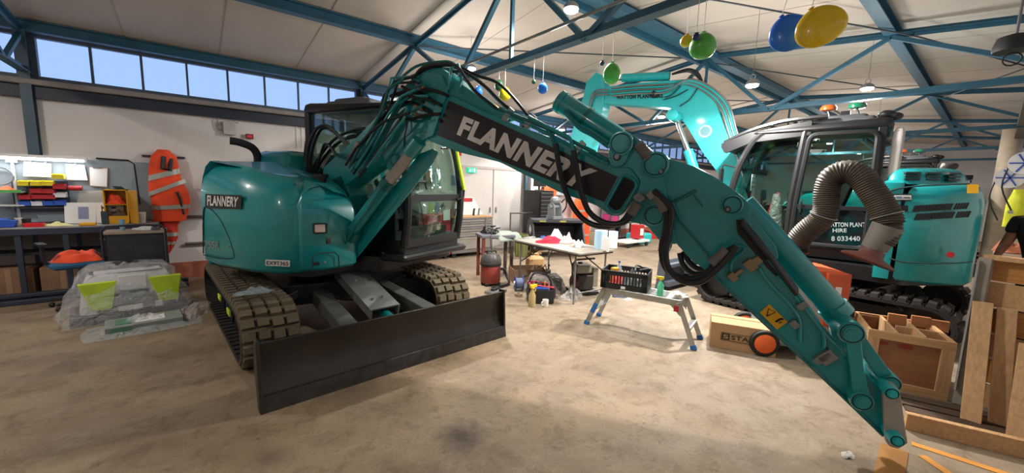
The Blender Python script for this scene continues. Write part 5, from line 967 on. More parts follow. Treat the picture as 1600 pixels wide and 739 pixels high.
# ================================================================ THE FLOOR BUNDLES
bc_ = Vector((-0.66, 6.42, 0)); t = thing('wrapped_bundle', 'plastic wrapped pallet bundle with lime panels on the floor by the trolley', 'wrapped goods', bc_, R_(8))
q = MB(); q.box((0, 0, 0.05), (0.98, 0.66, 0.10)); q.build('pallet_board', mat('dark_board', '#3a3634', 0.6), t)
GB = mat('grey_white_goods', '#c4c1c1', 0.6)
q = MB(); q.shell(rpoly([(-0.42, -0.25), (0.42, -0.25), (0.42, 0.25), (-0.42, 0.25)], 0.1), 0.10, 0.52, ((0, 0), (0.6, 0.03), (0.9, 0.08), (1, 0.14))); q.build('goods', GB, t)
for x in (-0.26, 0.30): 
    q = MB(); q.prism([(-0.15, 0.46), (0.15, 0.46), (0.10, 0.16), (-0.06, 0.16)], -0.32, -0.25, lambda u, v, w: (u + x, w + (0.46 - v) * -0.1, v)); q.build('lime_panel', mat('lime_plastic', '#b9d32c', 0.5), t, bevel=0.01)
MB().box((0.02, -0.30, 0.43), (0.22, 0.03, 0.15)).build('white_label', PAPER, t); MB().box((0.02, -0.32, 0.27), (0.24, 0.03, 0.14)).build('grey_panel', mat('mid_grey_goods', '#7c8480', 0.5), t); MB().box((-0.02, -0.37, 0.15), (0.20, 0.02, 0.05)).build('address_label', PAPER, t); MB().box((0.22, -0.37, 0.15), (0.06, 0.02, 0.06)).build('address_label', PAPER, t)
rnd = random.Random(2); q = MB()
def wrapf(u, v):
    a = u * 2 * math.pi; hgt = [0.0, 0.04, 0.14, 0.26, 0.38, 0.50, 0.57, 0.60][min(7, int(v * 7.99))]; k = [1.12, 1.12, 1.08, 0.95, 0.85, 0.76, 0.60, 0.2][min(7, int(v * 7.99))]
    c, s = math.cos(a), math.sin(a); sq_ = 1 / max(abs(c), abs(s)) ** 0.75; nn = noise.noise(Vector((c * 3, s * 3, v * 6))) * 0.10
    return (c * sq_ * 0.53 * (k + nn), s * sq_ * 0.38 * (k + nn), hgt + noise.noise(Vector((c * 2, s * 2, v * 3 + 5))) * 0.06 * v + 0.005)
q.grid(wrapf, 64, 8, True); q.build('clear_wrap', FILM, t, smooth=80)
t = thing('flat_package', 'flat plastic wrapped package with green and orange print before the lime bundle', 'package', Vector((-0.49, 5.72, 0)), R_(6))
MB().box((0, 0, 0.045), (0.62, 0.34, 0.09)).build('goods', mat('package_dark', '#8d938c', 0.6), t, bevel=0.01); MB().box((-0.19, -0.172, 0.05), (0.16, 0.006, 0.06), ).build('front_edge', mat('package_green', '#5f8f6e', 0.6), t)
MB().box((0.04, -0.03, 0.094), (0.24, 0.2, 0.01)).build('address_label', PAPER, t); MB().box((0.04, 0.075, 0.096), (0.24, 0.02, 0.012)).build('orange_strip', mat('print_orange', '#d8932c', 0.6), t); MB().box((-0.17, -0.02, 0.094), (0.12, 0.18, 0.008)).build('green_print', MATS['package_green'], t)
q = MB(); q.grid(lambda u, v: (lambda c, s, k: (c * 0.44 * k * (1 / max(abs(c), abs(s)) ** .8) + .02 * noise.noise(Vector((c * 4, s * 4, v * 3))), s * 0.26 * k * (1 / max(abs(c), abs(s)) ** .8), 0.004 + 0.13 * (1 - k * k * .8) * v + 0.05 * v * noise.noise(Vector((c * 3, s * 3, v * 4)))))(math.cos(u * 6.283), math.sin(u * 6.283), 1.1 - v * 1.0), 48, 8, True); q.build('clear_wrap', film('milky_wrap', '#eef4f2', 0.35), t, smooth=80)
tag(rag('plastic_sheet', Vector((-0.06, 5.95, 0)), 0.24, 0.13, 0.13, film('dusty_film', '#d6c8bd', 0.55), 21, rz=R_(30), nv=14), 'crumpled dusty clear plastic sheet lying by the near track', 'plastic sheet')
tag(rag('plastic_sheet', Vector((-0.22, 5.72, 0)), 0.20, 0.07, 0.06, MATS['dusty_film'], 22, rz=R_(15), nv=14), 'small crumpled plastic strip right of the flat package', 'plastic sheet')

# ================================================================ THINGS IN THE MIDDLE OF THE HALL
SST = mat('stainless_drawer', '#b0aca8', 0.35, 0.7, var=0.08)
# stainless tool chest with drawers by the wall
t = thing('tool_chest', 'stainless steel drawer chest with tools on top against the white wall', 'tool chest', (4.92, 7.75, 0))
MB().box((0, 0, 0.50), (1.08, 0.55, 0.80)).build('body', mat('chest_grey', '#77726f', 0.5, 0.4), t, bevel=0.01); MB().box((0, 0, 0.915), (1.12, 0.6, 0.03)).build('wooden_top', WOOD, t, bevel=0.004)
for k in range(5):
    h = 0.085 if k < 4 else 0.26; z = 0.86 - k * 0.11 if k < 4 else 0.33
    d = MB().box((0, -0.285, z - 0.01), (1.0, 0.02, h)).build('drawer', SST, t, bevel=0.004); MB().box((0, -0.305, z + h / 2 - 0.025), (0.96, 0.02, 0.015)).build('handle', CHROME, d)
for x in (-0.45, 0.45):
    for y in (-0.2, 0.2): MB().lathe([(0.02, -0.02), (0.05, -0.02), (0.05, 0.02), (0.02, 0.02)], c=(x, y, 0.05), n=14, M=Matrix.Rotation(R_(90), 4, 'X')).build('caster', BLKP, t)
t2 = thing('pegboard', 'sloping white panel with red edge and hand tools on the stainless chest', 'board', (4.98, 7.9, 0.93)); q = MB(); q.prism([(-0.3, 0), (0.5, 0), (0.2, 0.42), (-0.3, 0.42)], -0.02, 0.02, lambda u, v, w: (u, w, v)); q.build('board', WHITE, t2)
MB().box((-0.05, -0.03, 0.36), (0.45, 0.02, 0.08)).build('red_edge', REDP, t2)
for k, (x, y) in enumerate(((704, 325), (711, 330), (718, 328), (740, 325), (748, 322))): tag(MB().tube([(0, 0, 0), (0.01, 0, 0.12), (0.03, 0, 0.16)], 0.018 if k < 3 else 0.026, 6).build('hand_tool', [REDP, BLKP, GREYM, BLKP, GREYM][k], loc=(at_y(x, y, 7.7).x, 7.7, 0.931)), ['red screwdriver', 'black handled pliers', 'steel spanner', 'black cordless tool', 'grey torque tool'][k] + ' standing on the wooden top of the stainless chest', 'tool')
t = thing('red_tool_chest', 'red drawer chest seen through the windows of the near cab', 'tool chest', (4.02, 7.7, 0)); MB().box((0, 0, 0.55), (0.66, 0.45, 0.9)).build('body', REDP, t, bevel=0.01)
for k in range(6): d = MB().box((0, -0.235, 0.92 - k * 0.13), (0.6, 0.02, 0.10)).build('drawer', REDP, t, bevel=0.004); MB().box((0, -0.25, 0.95 - k * 0.13), (0.5, 0.014, 0.016)).build('handle', CHROME, d)
for x in (-0.25, 0.25): MB().box((x, 0, 0.05), (0.06, 0.3, 0.1)).build('caster_block', BLKP, t)
for k, (x, m_, l) in enumerate(((3.82, WHITE, 'white container'), (3.98, mat('bottle_lime', '#b5c84a', 0.4), 'lime capped bottle'), (4.14, mat('pale_blue_plastic', '#7aa3b8', 0.4), 'pale blue canister'), (4.28, GREYM, 'grey spray can'))):
    q = MB().lathe([(0.06, 0), (0.06, 0.16), (0.03, 0.2), (0.03, 0.24)], n=14); tag(q.build('canister', m_, loc=(x, 7.7, 1.0)), l + ' on top of the red drawer chest', 'container')
t = thing('wall_shelf', 'grey shelf of small parts on the wall above the red chest', 'shelf', (4.02, 8.05, 1.70)); 
for z in (0, 0.22): MB().box((0, 0, z), (0.55, 0.24, 0.02)).build('shelf_plate', GREYM, t)
for k, (x, w_, h_, m_) in enumerate(((-0.17, 0.16, 0.14, WHITE), (0.02, 0.12, 0.18, CARD), (0.17, 0.12, 0.15, GREYM))): thing_box('small_box', ['white', 'brown', 'grey'][k] + ' small box on the shelf above the red chest', 'box', (4.02 + x, 8.05, 1.71 if k else 1.71), (w_, 0.18, h_), m_)
# tall black roller cabinet with monitor
t = thing('roller_cabinet', 'tall black drawer cabinet behind the grey bucket', 'cabinet', at_z(834, 385, 0) * 0 + Vector((7.02, 7.55, 0))); MB().box((0, 0, 0.80), (0.62, 0.45, 1.5)).build('body', BLACK, t, bevel=0.008)
for k in range(11): d = MB().box((0.06, -0.235, 1.46 - k * 0.095), (0.44, 0.02, 0.075)).build('drawer', BLKP, t, bevel=0.003); MB().box((0.06, -0.25, 1.49 - k * 0.095), (0.42, 0.012, 0.014)).build('handle', GREYM, d)
MB().box((0, 0, 0.03), (0.56, 0.4, 0.06)).build('plinth', BLKP, t)
t = thing('monitor', 'black monitor on top of the tall black cabinet', 'monitor', (6.98, 7.5, 1.551)); MB().box((0, 0, 0.24), (0.42, 0.04, 0.28)).build('screen', BLACK, t, bevel=0.006); MB().box((0, 0.02, 0.06), (0.05, 0.03, 0.12)).build('neck', BLKP, t); MB().box((0, 0, 0.008), (0.2, 0.14, 0.016)).build('foot', BLKP, t); MB().cyl((0, 0.03, 0.37), (0, 0.03, 0.9), 0.004, 5).build('cable', BLKP, t)
# railing and olive bin
q = thing('railing', 'thin grey railing in front of the black cabinet', 'railing', (6.0, 7.45, 0))
for z in (0.4, 0.98): MB().cyl((0, 0, z), (0.85, 0, z), 0.018, 8).build('rail', mat('railing_grey', '#55504e', 0.5), q)
for x in (0, 0.85): MB().cyl((x, 0, 0), (x, 0, 1.0), 0.018, 8).build('post', MATS['railing_grey'], q)
q = MB().lathe([(0.13, 0), (0.16, 0.5), (0.17, 0.5), (0.17, 0.53), (0.15, 0.53), (0.12, 0.03)], n=20); o = tag(q.build('bin', mat('olive_bin', '#6b6a3c', 0.7, var=0.2), loc=(5.95, 6.95, 0)), 'olive ribbed bin left of the dark digger bucket', 'bin')
for k in range(10): a = k * 0.628; MB().bar((0.14 * math.cos(a), 0.14 * math.sin(a), 0.02), (0.165 * math.cos(a), 0.165 * math.sin(a), 0.5), 0.015, 0.015).build('rib', mat('olive_light', '#8a8850', 0.7), o)
# digger bucket with white diamond label
BK2 = mat('bucket_charcoal', '#35353b', 0.5, 0.2, var=0.12)
bx = Vector((6.80, 6.65, 0.20)); t = thing('digger_bucket', 'wide charcoal digger bucket with white diamond label standing open towards the table', 'bucket', bx, R_(-28))
prof = [(-0.10, 0.62), (0.25, 0.66), (0.42, 0.5), (0.46, 0.25), (0.34, 0.06), (0.05, 0.0), (-0.38, 0.0)]
for s in (-1, 1): q = MB(); q.prism(prof, s * 0.62 - 0.02, s * 0.62 + 0.02, lambda u, v, w: (w, u, v)); q.build('side_plate', BK2, t, bevel=0.004)
q = MB()
for a, b in zip(prof[:-1], prof[1:]): q.bar((0, a[0], a[1]), (0, b[0], b[1]), 1.6, 0.03, up=(1, 0, 0)) if False else q.prism([a, b, (b[0] - 0.02, b[1] + 0.03), (a[0] - 0.02, a[1] - 0.03)], -0.62, 0.62, lambda u, v, w: (w, u, v))
q.build('shell', BK2, t, smooth=0); MB().box((0, -0.12, 0.64), (1.28, 0.10, 0.07)).build('top_beam', BK2, t, bevel=0.01)
MB().box((-0.644, 0.05, 0.42), (0.004, 0.17, 0.17), M=Matrix.Rotation(R_(45), 4, 'X')).build('diamond_label', PAPER, t)
for x in (-0.62, 0.62):
    for y in (-0.25, 0.3): MB().box((x * 0.8, y, -0.10), (0.12, 0.12, 0.198)).build('support_block', WOOD, t)
for x in (-0.4, 0.1): MB().box((x, -0.17, 0.64), (0.16, 0.01, 0.04)).build('yellow_mark', mat('mark_yellow', '#8f8a3c', 0.5), t)
t = thing('tilt_rotator', 'grey metal coupling unit standing on the digger bucket', 'coupling', bx + Vector((0.0, 0.08, 0.676))); GL = mat('cast_grey', '#8b8f93', 0.45, 0.4, var=0.15)
MB().box((0, 0, 0.04), (0.34, 0.26, 0.08)).build('base', GL, t, bevel=0.01)
for s in (-1, 1): q = MB(); q.prism(rpoly([(-0.12, 0.08), (0.12, 0.08), (0.10, 0.34), (0.0, 0.42), (-0.10, 0.34)], 0.03), s * 0.12 - 0.02, s * 0.12 + 0.02, lambda u, v, w: (w, u, v)); q.build('ear', GL, t)
MB().cyl((-0.2, 0, 0.30), (0.2, 0, 0.30), 0.05, 14).build('pin', GL, t); MB().ball((0, 0, 0.45), (0.14, 0.12, 0.10), 12, 8).build('rotor', GL, t)
MB().tube([(0.1, -0.1, 0.4), (0.2, -0.15, 0.5), (0.28, -0.1, 0.3), (0.2, 0, 0.1)], 0.02, 6, sub=4).build('hose', HOSE, t)
# hi-vis clothing hung farther back
ORB = mat('hivis_bright', '#f05a28', 0.75, var=0.1)
def hang(name, label, x0, y0, x1, y1, Y, m):
    a = at_y(x0, y0, Y); b = at_y(x1, y1, Y); w = b.x - a.x; h = a.z - b.z
    q = MB(); q.grid(lambda u, v: (w / 2 * math.cos(u * 6.283) * (0.6 + 0.4 * min(1, v * 4)) + 0.02 * math.sin(v * 9 + u * 20), -0.09 * math.sin(u * 6.283) + 0.015 * math.sin(u * 31), h * (1 - v)), 24, 8, True); o = q.build(name, m, smooth=70, loc=((a.x + b.x) / 2, Y, b.z)); tag(o, label, 'clothing')
    z = h * 0.4; o2 = MB(); o2.grid(lambda u, v: (w / 2 * math.cos(math.pi + u * math.pi) * 1.01, -0.10 * abs(math.sin(u * math.pi)) - 0.01, z + 0.05 * v), 12, 2); o2.build('reflective_band', SILV, o, smooth=60); return o
hang('hivis_jacket', 'orange hi-vis jacket hanging right of the tall black cabinet', 850, 286, 868, 332, 7.9, ORB); hang('hivis_jacket', 'bright orange hi-vis jacket hanging behind the hose loops', 897, 306, 918, 346, 7.8, ORB); hang('coat', 'dark red coat hanging at the white wall', 846, 280, 862, 300, 8.0, mat('coat_red', '#7c2f28', 0.8)); hang('hivis_trousers', 'orange hi-vis trousers hanging low right of the bucket', 906, 346, 920, 382, 7.6, ORB)
hang('coat', 'grey blue coat hanging between the orange jackets', 868, 284, 890, 305, 8.0, mat('coat_grey', '#8f9aa0', 0.8))
t = thing('shelving', 'dark shelving unit with pink crates right of the hose loop', 'shelving', at_y(955, 375, 8.0) * 0 + Vector((11.0, 7.8, 0)))
for z in (0.1, 0.55, 1.0, 1.45): MB().box((0, 0, z), (1.7, 0.45, 0.03)).build('shelf', mat('shelf_dark', '#4a4644', 0.6), t)
for x in (-0.84, 0.84):
    for y in (-0.2, 0.2): MB().box((x, y, 0.75), (0.04, 0.04, 1.5)).build('post', MATS['shelf_dark'], t)
for k in range(8):
    m_ = [mat('magenta_crate', '#b3306e', 0.5), mat('shelf_grey_box', '#8c8884', 0.6), CARD, WHITE][k % 4]
    thing_box('crate', ['magenta', 'grey', 'brown', 'white'][k % 4] + ' box on the %s shelf of the dark shelving' % ('lower' if k < 4 else 'upper'), 'box', (10.42 + (k % 4) * 0.39, 7.8, 0.566 if k < 4 else 1.016), (0.34, 0.36, 0.26), m_)
t = thing('pallet_truck', 'red and white low trolley beyond the blue roll', 'trolley', (9.9, 6.6, 0)); MB().box((0, 0, 0.16), (1.1, 0.5, 0.06)).build('deck', WHITE, t, bevel=0.01); MB().box((0.25, 0, 0.42), (0.28, 0.28, 0.4)).build('red_box', REDP, t, bevel=0.01); MB().box((0.25, -0.15, 0.42), (0.16, 0.01, 0.2)).build('front_plate', WHITE, t)
for x in (-0.45, 0.45):
    for y in (-0.2, 0.2): MB().lathe([(0.02, -0.02), (0.065, -0.02), (0.065, 0.02), (0.02, 0.02)], c=(x, y, 0.065), n=14, M=Matrix.Rotation(R_(90), 4, 'X')).build('wheel', BLKP, t)
thing_box('teal_counterweight', 'small teal block on the floor far beyond the hose loop', 'block', at_z(998, 373, 0) * 0.92, (0.7, 0.5, 0.32), TEALB, bevel=0.06)
thing_box('red_beam', 'long red steel beam lying far back in the hall', 'beam', at_z(1028, 373, 0) + Vector((0.5, 0, 0)), (1.6, 0.3, 0.28), REDP, rz=R_(-20), bevel=0.02)
q = MB(); pp = at_z(1036, 393, 0)
t = thing('grab_tine', 'dark curved digger grab standing far back by the arm', 'grab', pp)
for k in range(4): MB().tube([(0.0, k * 0.1 - 0.15, 0.5), (0.12, k * 0.1 - 0.15, 0.3), (0.08, k * 0.1 - 0.15, 0.1), (0.0, k * 0.1 - 0.15, 0.0)], [0.05, 0.05, 0.03, 0.01], 8).build('tine', BLACK, t)
MB().box((0, 0, 0.5), (0.15, 0.45, 0.12)).build('head', BLACK, t, bevel=0.01)
thing_box('drum_stack', 'tan carton standing by the orange trousers', 'box', at_z(932, 388, 0), (0.3, 0.3, 0.45), mat('dull_tan', '#8f8468', 0.7)); 
# cloth covered stand and hose clutter
ct = Vector((4.17, 5.60, 0)); t = thing('stand', 'small grey work stand left of the trestle table', 'table', ct, R_(-20)); MB().box((0, 0, 0.76), (0.62, 0.46, 0.05)).build('top', mat('stand_grey', '#6b6a73', 0.6), t, bevel=0.006)
for x in (-0.26, 0.26):
    for y in (-0.18, 0.18): MB().box((x, y, 0.37), (0.05, 0.05, 0.74)).build('leg', mat('stand_brown', '#5c5048', 0.6) if x > 0 else mat('stand_red', '#7e3a30', 0.6), t)
q = MB()
def clf(u, v):
    x = -0.26 + 0.52 * u; y = -0.26 + 0.5 * v; e = max(abs(x) - 0.20, abs(y) - 0.18, 0); return (x, y, 0.0 - e * 1.6 + 0.02 * noise.noise(Vector((x * 12, y * 12, 2))) + 0.02)
q.grid(clf, 22, 22); tag(q.build('cloth', mat('sage_cloth', '#8f9a90', 0.85, var=0.08), smooth=70, solid=0.006, loc=ct + Vector((0.16, -0.03, 0.79))), 'sage grey cloth draped over the small stand', 'cloth')
t = thing('hose_tangle', 'tangle of dark air hoses with fittings on the small stand', 'hose', ct + Vector((-0.08, 0.02, 0.786)), 0)
rnd = random.Random(5)
for k in range(4): MB().tube([(rnd.uniform(-.16, .16), rnd.uniform(-.12, .12), 0.02 + rnd.random() * 0.12) for _ in range(6)], 0.012, 6, sub=5).build('hose', HOSE, t)
MB().tube([(-0.1, 0, 0.05), (-0.12, 0, 0.2), (-0.10, 0, 0.3)], [0.03, 0.02, 0.03], 8).build('fitting', GREYM, t)
# red vacuum cleaner
v = Vector((3.78, 5.18, 0)); t = thing('vacuum_cleaner', 'red and black drum vacuum cleaner between the far track and stand', 'vacuum cleaner', v)
MB().lathe([(0.15, 0.04), (0.165, 0.08), (0.165, 0.34), (0.155, 0.36)], n=24).build('drum', mat('vacuum_red', '#8f3a30', 0.45, var=0.1), t); MB().lathe([(0.17, 0.35), (0.175, 0.40), (0.165, 0.46), (0.13, 0.52), (0.05, 0.54)], n=24).build('motor_head', mat('vacuum_head', '#4b4745', 0.4), t)
MB().lathe([(0.16, 0.33), (0.178, 0.34), (0.178, 0.37), (0.16, 0.38)], n=24).build('rim', BLKP, t); MB().tube([(-0.1, -0.02, 0.50), (-0.08, -0.02, 0.57), (0.08, -0.02, 0.57), (0.1, -0.02, 0.50)], 0.014, 8).build('handle', BLKP, t)
for a in (0.5, 2.1, 3.7, 5.3): MB().ball((0.15 * math.cos(a), 0.15 * math.sin(a), 0.03), 0.03, 8, 6).build('caster', BLKP, t)
MB().tube([(0.16, -0.02, 0.24), (0.24, -0.05, 0.24), (0.27, -0.10, 0.12), (0.22, -0.22, 0.04), (0.0, -0.28, 0.03), (-0.15, -0.25, 0.03)], 0.022, 10, sub=5).build('suction_hose', HOSE, t); MB().tube([(0.02, 0.0, 0.54), (0.02, 0.05, 0.75), (0.12, 0.12, 0.95)], 0.008, 6, sub=4).build('cable', BLKP, t)
# trestle table
TB = [at_z(x, y, 0.76) for x, y in ((800, 372), (905, 392), (975, 387), (885, 366))]
A_, B_ = at_z(803, 374, 0.76), at_z(905, 396, 0.76); ex_ = (B_ - A_).normalized(); ln = (B_ - A_).length; ey_ = Vector((-ex_.y, ex_.x, 0)); ang = math.atan2(ex_.y, ex_.x)
wd_ = min(0.75, max(0.5, (at_z(968, 384, 0.76) - B_).dot(ey_))); cen = A_ + ex_ * ln / 2 + ey_ * wd_ / 2
t = thing('trestle_table', 'grey folding table with tubular legs crowded with rags', 'table', (cen.x, cen.y, 0), ang)
MB().box((0, 0, 0.745), (ln, wd_, 0.028)).build('table_top', mat('table_top_grey', '#8c867c', 0.5, var=0.15, dirt='#6a5a48', damt=0.4, dscale=4), t, bevel=0.006); MB().box((0, 0, 0.722), (ln - 0.04, wd_ - 0.04, 0.03)).build('apron', mat('apron_brown', '#5c5248', 0.6), t)
for x in (-1, 1):
    for y in (-1, 1):
        MB().cyl((x * (ln / 2 - 0.12), y * (wd_ / 2 - 0.06), 0), (x * (ln / 2 - 0.12), y * (wd_ / 2 - 0.06), 0.72), 0.014, 8).build('leg', GREYM, t); MB().cyl((x * (ln / 2 - 0.12), y * (wd_ / 2 - 0.06), 0.40), (x * (ln / 2 - 0.5), y * (wd_ / 2 - 0.06) * 0.3, 0.71), 0.010, 6).build('brace', mat('brace_dark', '#3c3834', 0.5), t)
    MB().cyl((x * (ln / 2 - 0.12), -(wd_ / 2 - 0.06), 0.15), (x * (ln / 2 - 0.12), wd_ / 2 - 0.06, 0.15), 0.010, 6).build('crossbar', GREYM, t)
def on_table(x, y): p = at_z(x, y, 0.76); return Vector((p.x, p.y, 0.7605))
tag(rag('cloth', on_table(861, 379), 0.26, 0.12, 0.10, mat('bright_red_cloth', '#c81f3a', 0.85, var=0.15), 31, rz=R_(-20)), 'bright red crumpled rag in the middle of the grey table', 'cloth')
tag(rag('cloth', on_table(868, 373), 0.12, 0.10, 0.16, mat('rag_offwhite', '#d6d3d2', 0.85), 32), 'white crumpled rag behind the red rag', 'cloth')
tag(rag('cloth', on_table(886, 379), 0.16, 0.10, 0.13, mat('rag_pink_grey', '#b9a5a2', 0.85), 33), 'pinkish grey crumpled rag right of the red rag', 'cloth')
tag(rag('cloth', on_table(905, 385), 0.12, 0.09, 0.10, mat('rag_offwhite', '#d6d3d2', 0.85), 34), 'white crumpled rag next to the blue paper roll', 'cloth')
tag(rag('gloves', on_table(848, 372), 0.08, 0.05, 0.04, mat('blue_glove', '#33477e', 0.7), 35), 'blue work gloves left of the white rag', 'gloves')
tag(rag('tools', on_table(826, 372), 0.16, 0.05, 0.03, GREYM, 36), 'grey metal tools at the left end of the grey table', 'tools')
t = tag(MB().box((0, 0, 0.003), (0.22, 0.16, 0.006)).build('leaflet', PAPER, loc=on_table(886, 389), rot=(0, 0, ang)), 'white leaflet with blue print on the table edge', 'leaflet'); MB().box((0, 0, 0.0065), (0.14, 0.10, 0.001)).build('print', mat('print_blue', '#4aa3cf', 0.5), t)
def roll(name, label, x, y, r, h, m):
    t = thing(name, label, 'paper roll', on_table(x, y)); MB().lathe([(r, 0), (r, h)], n=24).build('paper', m, t); MB().lathe([(0.02, h), (0.02, h + 0.001)], n=12).build('core', CARD, t); return t
roll('paper_roll', 'large pale blue paper roll standing on the table end', 938, 388, 0.095, 0.27, mat('blue_paper', '#a9c8dd', 0.8, var=0.05)); roll('paper_roll', 'white paper roll standing right of the blue roll', 957, 387, 0.068, 0.25, PAPER)
tag(MB().box((0, 0, 0.10), (0.14, 0.012, 0.21)).build('folder', PAPER, loc=on_table(945, 391), rot=(R_(8), R_(10), ang)), 'white folded sheet leaning on the blue roll', 'paper')
# floor clutter under and before the table
def open_box(name, label, c, w, d, h, m, rz=0, flaps=True):
    t = thing(name, label, 'box', c, rz); 
    for (p, s) in (((0, -d / 2, h / 2), (w, 0.008, h)), ((0, d / 2, h / 2), (w, 0.008, h)), ((-w / 2, 0, h / 2), (0.008, d, h)), ((w / 2, 0, h / 2), (0.008, d, h)), ((0, 0, 0.004), (w, d, 0.008))): MB().box(p, s).build('box_wall', m, t)
    if flaps: MB().bar((0, -d / 2 - 0.002, h), (0, -d / 2 - 0.10, h - 0.08), w, 0.006, up=(0, 0, 1)).build('flap', m, t)
    return t
open_box('cardboard_box', 'open brown cardboard box under the left end of the grey table', (4.47, 5.05, 0), 0.55, 0.40, 0.24, mat('brown_card', '#8e6f58', 0.8), R_(-25), False)
t = thing('jerry_can', 'tan plastic jerry can behind the open cardboard box', 'can', (4.93, 5.35, 0), R_(-20)); q = MB(); q.shell(rpoly([(-0.16, -0.10), (0.16, -0.10), (0.16, 0.10), (-0.16, 0.10)], 0.04), 0, 0.36, ((0, 0.02), (0.05, 0), (0.85, 0), (1, 0.05))); q.build('body', mat('tan_plastic', '#c9a070', 0.5), t); MB().tube([(-0.08, 0, 0.35), (-0.06, 0, 0.40), (0.05, 0, 0.40), (0.07, 0, 0.35)], 0.014, 6).build('handle', MATS['tan_plastic'], t); MB().cyl((0.11, 0, 0.35), (0.11, 0, 0.39), 0.025, 10).build('cap', BLKP, t)
t = thing('covered_box', 'low box under crumpled clear plastic before the table', 'box', (4.35, 4.45, 0), R_(-30)); MB().box((0, 0, 0.11), (0.46, 0.34, 0.22)).build('body', mat('dull_brown_box', '#6d5c50', 0.8), t, bevel=0.02)
q = MB(); q.grid(lambda u, v: (lambda x, y: (x, y, max(0.008, 0.245 - max(0, abs(x) - 0.22) * 2.2 - max(0, abs(y) - 0.16) * 2.2 + 0.02 * noise.noise(Vector((x * 14, y * 14, 4))))))(-0.34 + 0.68 * u, -0.28 + 0.56 * v), 26, 22); q.build('plastic_cover', film('grey_cover', '#aaa19c', 0.6), t, smooth=80)
t = thing('motor_cluster', 'small dark motor with wires on the covered box', 'motor', (4.40, 4.48, 0.235)); MB().cyl((-0.07, 0, 0.045), (0.07, 0.02, 0.045), 0.042, 12).build('motor', mat('motor_brown', '#5a4b40', 0.5), t)
for k in range(3): MB().tube([(-0.05 + 0.05 * k, 0, 0.06), (-0.12 + 0.08 * k, 0, 0.16), (-0.18 + 0.14 * k, 0.03, 0.12)], 0.008, 6, sub=4).build('wire', BLKP, t)
t = thing('cable_reel', 'blue cable reel lying by the vacuum hose', 'reel', (3.93, 4.62, 0.0), R_(-30))
for s in (-1, 1): MB().lathe([(0.03, -0.006), (0.12, -0.006), (0.12, 0.006), (0.03, 0.006)], c=(s * 0.06, 0, 0.12), n=24, M=Matrix.Rotation(R_(90), 4, 'Y')).build('flange', mat('reel_blue', '#2f3f86', 0.4), t)
MB().cyl((-0.055, 0, 0.12), (0.055, 0, 0.12), 0.085, 20).build('cable', mat('reel_cable', '#6f7da0', 0.6), t); MB().cyl((-0.08, 0, 0.12), (-0.065, 0, 0.12), 0.035, 14).build('hub', WHITE, t)
t = thing('steel_plate', 'flat grey plate with a dark tool on the floor beside the reel', 'plate', (3.55, 4.72, 0), R_(20)); MB().box((0, 0, 0.02), (0.30, 0.22, 0.04)).build('plate', GREYM, t, bevel=0.006); MB().box((0.02, 0.02, 0.055), (0.18, 0.06, 0.03)).build('dark_tool', BLKP, t, bevel=0.006)
t = thing('tool_bag', 'open red and black tool bag full of tools', 'bag', (3.80, 3.98, 0), R_(-35)); DR = mat('bag_red', '#9c2430', 0.7)
MB().box((-0.17, 0, 0.14), (0.03, 0.20, 0.28)).build('side', BLKP, t, bevel=0.012); MB().box((0.17, 0, 0.12), (0.03, 0.20, 0.22)).build('side', BLKP, t, bevel=0.012)
MB().box((0, -0.10, 0.10), (0.34, 0.02, 0.20)).build('front_panel', BLKP, t, bevel=0.006); MB().box((0, 0.10, 0.12), (0.34, 0.02, 0.24)).build('back_panel', DR, t, bevel=0.006); MB().box((0, 0, 0.015), (0.34, 0.2, 0.03)).build('bottom', BLKP, t)
MB().tube([(-0.17, -0.10, 0.28), (0.17, -0.10, 0.24), (0.17, 0.10, 0.24), (-0.17, 0.10, 0.28), (-0.17, -0.10, 0.28)], 0.012, 6).build('red_piping', mat('piping_red', '#c83848', 0.5), t); MB().tube([(-0.17, 0, 0.28), (-0.1, 0, 0.42), (0.08, 0, 0.40), (0.16, 0, 0.25)], 0.012, 6, sub=4).build('handle', BLKP, t); MB().box((0.0, 0.0, 0.17), (0.22, 0.14, 0.08)).build('blue_tool', BLUEP, t, bevel=0.01)
for k in range(5): MB().cyl((-0.12 + 0.06 * k, 0.03, 0.1), (-0.13 + 0.065 * k, 0.03, 0.30), 0.010, 6).build('tool_handle', [REDP, BLKP, GREYM, YEL, WHITE][k], t)
t = thing('work_bag', 'purple and black strap bag lying behind the red tool bag', 'bag', (3.98, 4.16, 0), R_(-30)); MB().box((0, 0, 0.08), (0.42, 0.20, 0.16)).build('body', mat('bag_purple', '#4e3a5c', 0.7), t, bevel=0.03); MB().box((0, 0, 0.165), (0.36, 0.05, 0.012)).build('strap', DR, t)
def spray(label, c, m, head, trig, rz=0, s=1.0):
    t = thing('spray_bottle', label, 'spray bottle', c, rz); MB().lathe([(0.035 * s, 0), (0.037 * s, 0.01), (0.037 * s, 0.12 * s), (0.015 * s, 0.17 * s), (0.014 * s, 0.19 * s)], n=16).build('bottle', m, t)
    q = MB(); q.box((0.012 * s, 0, 0.215 * s), (0.085 * s, 0.025 * s, 0.03 * s)); q.cyl((0, 0, 0.185 * s), (0, 0, 0.205 * s), 0.018 * s, 10); q.build('spray_head', head, t, bevel=0.003); MB().tube([(0.03 * s, 0, 0.2 * s), (0.045 * s, 0, 0.17 * s), (0.035 * s, 0, 0.155 * s)], 0.006 * s, 6).build('trigger', trig, t); return t
YH = mat('spray_yellow', '#e4c020', 0.4)
spray('clear spray bottle with yellow head on the floor before the red tool bag', (3.55, 3.88, 0), mat('amber_clear_plastic', '#c9b27c', 0.25, alpha=0.85), YH, YH, s=1.35)
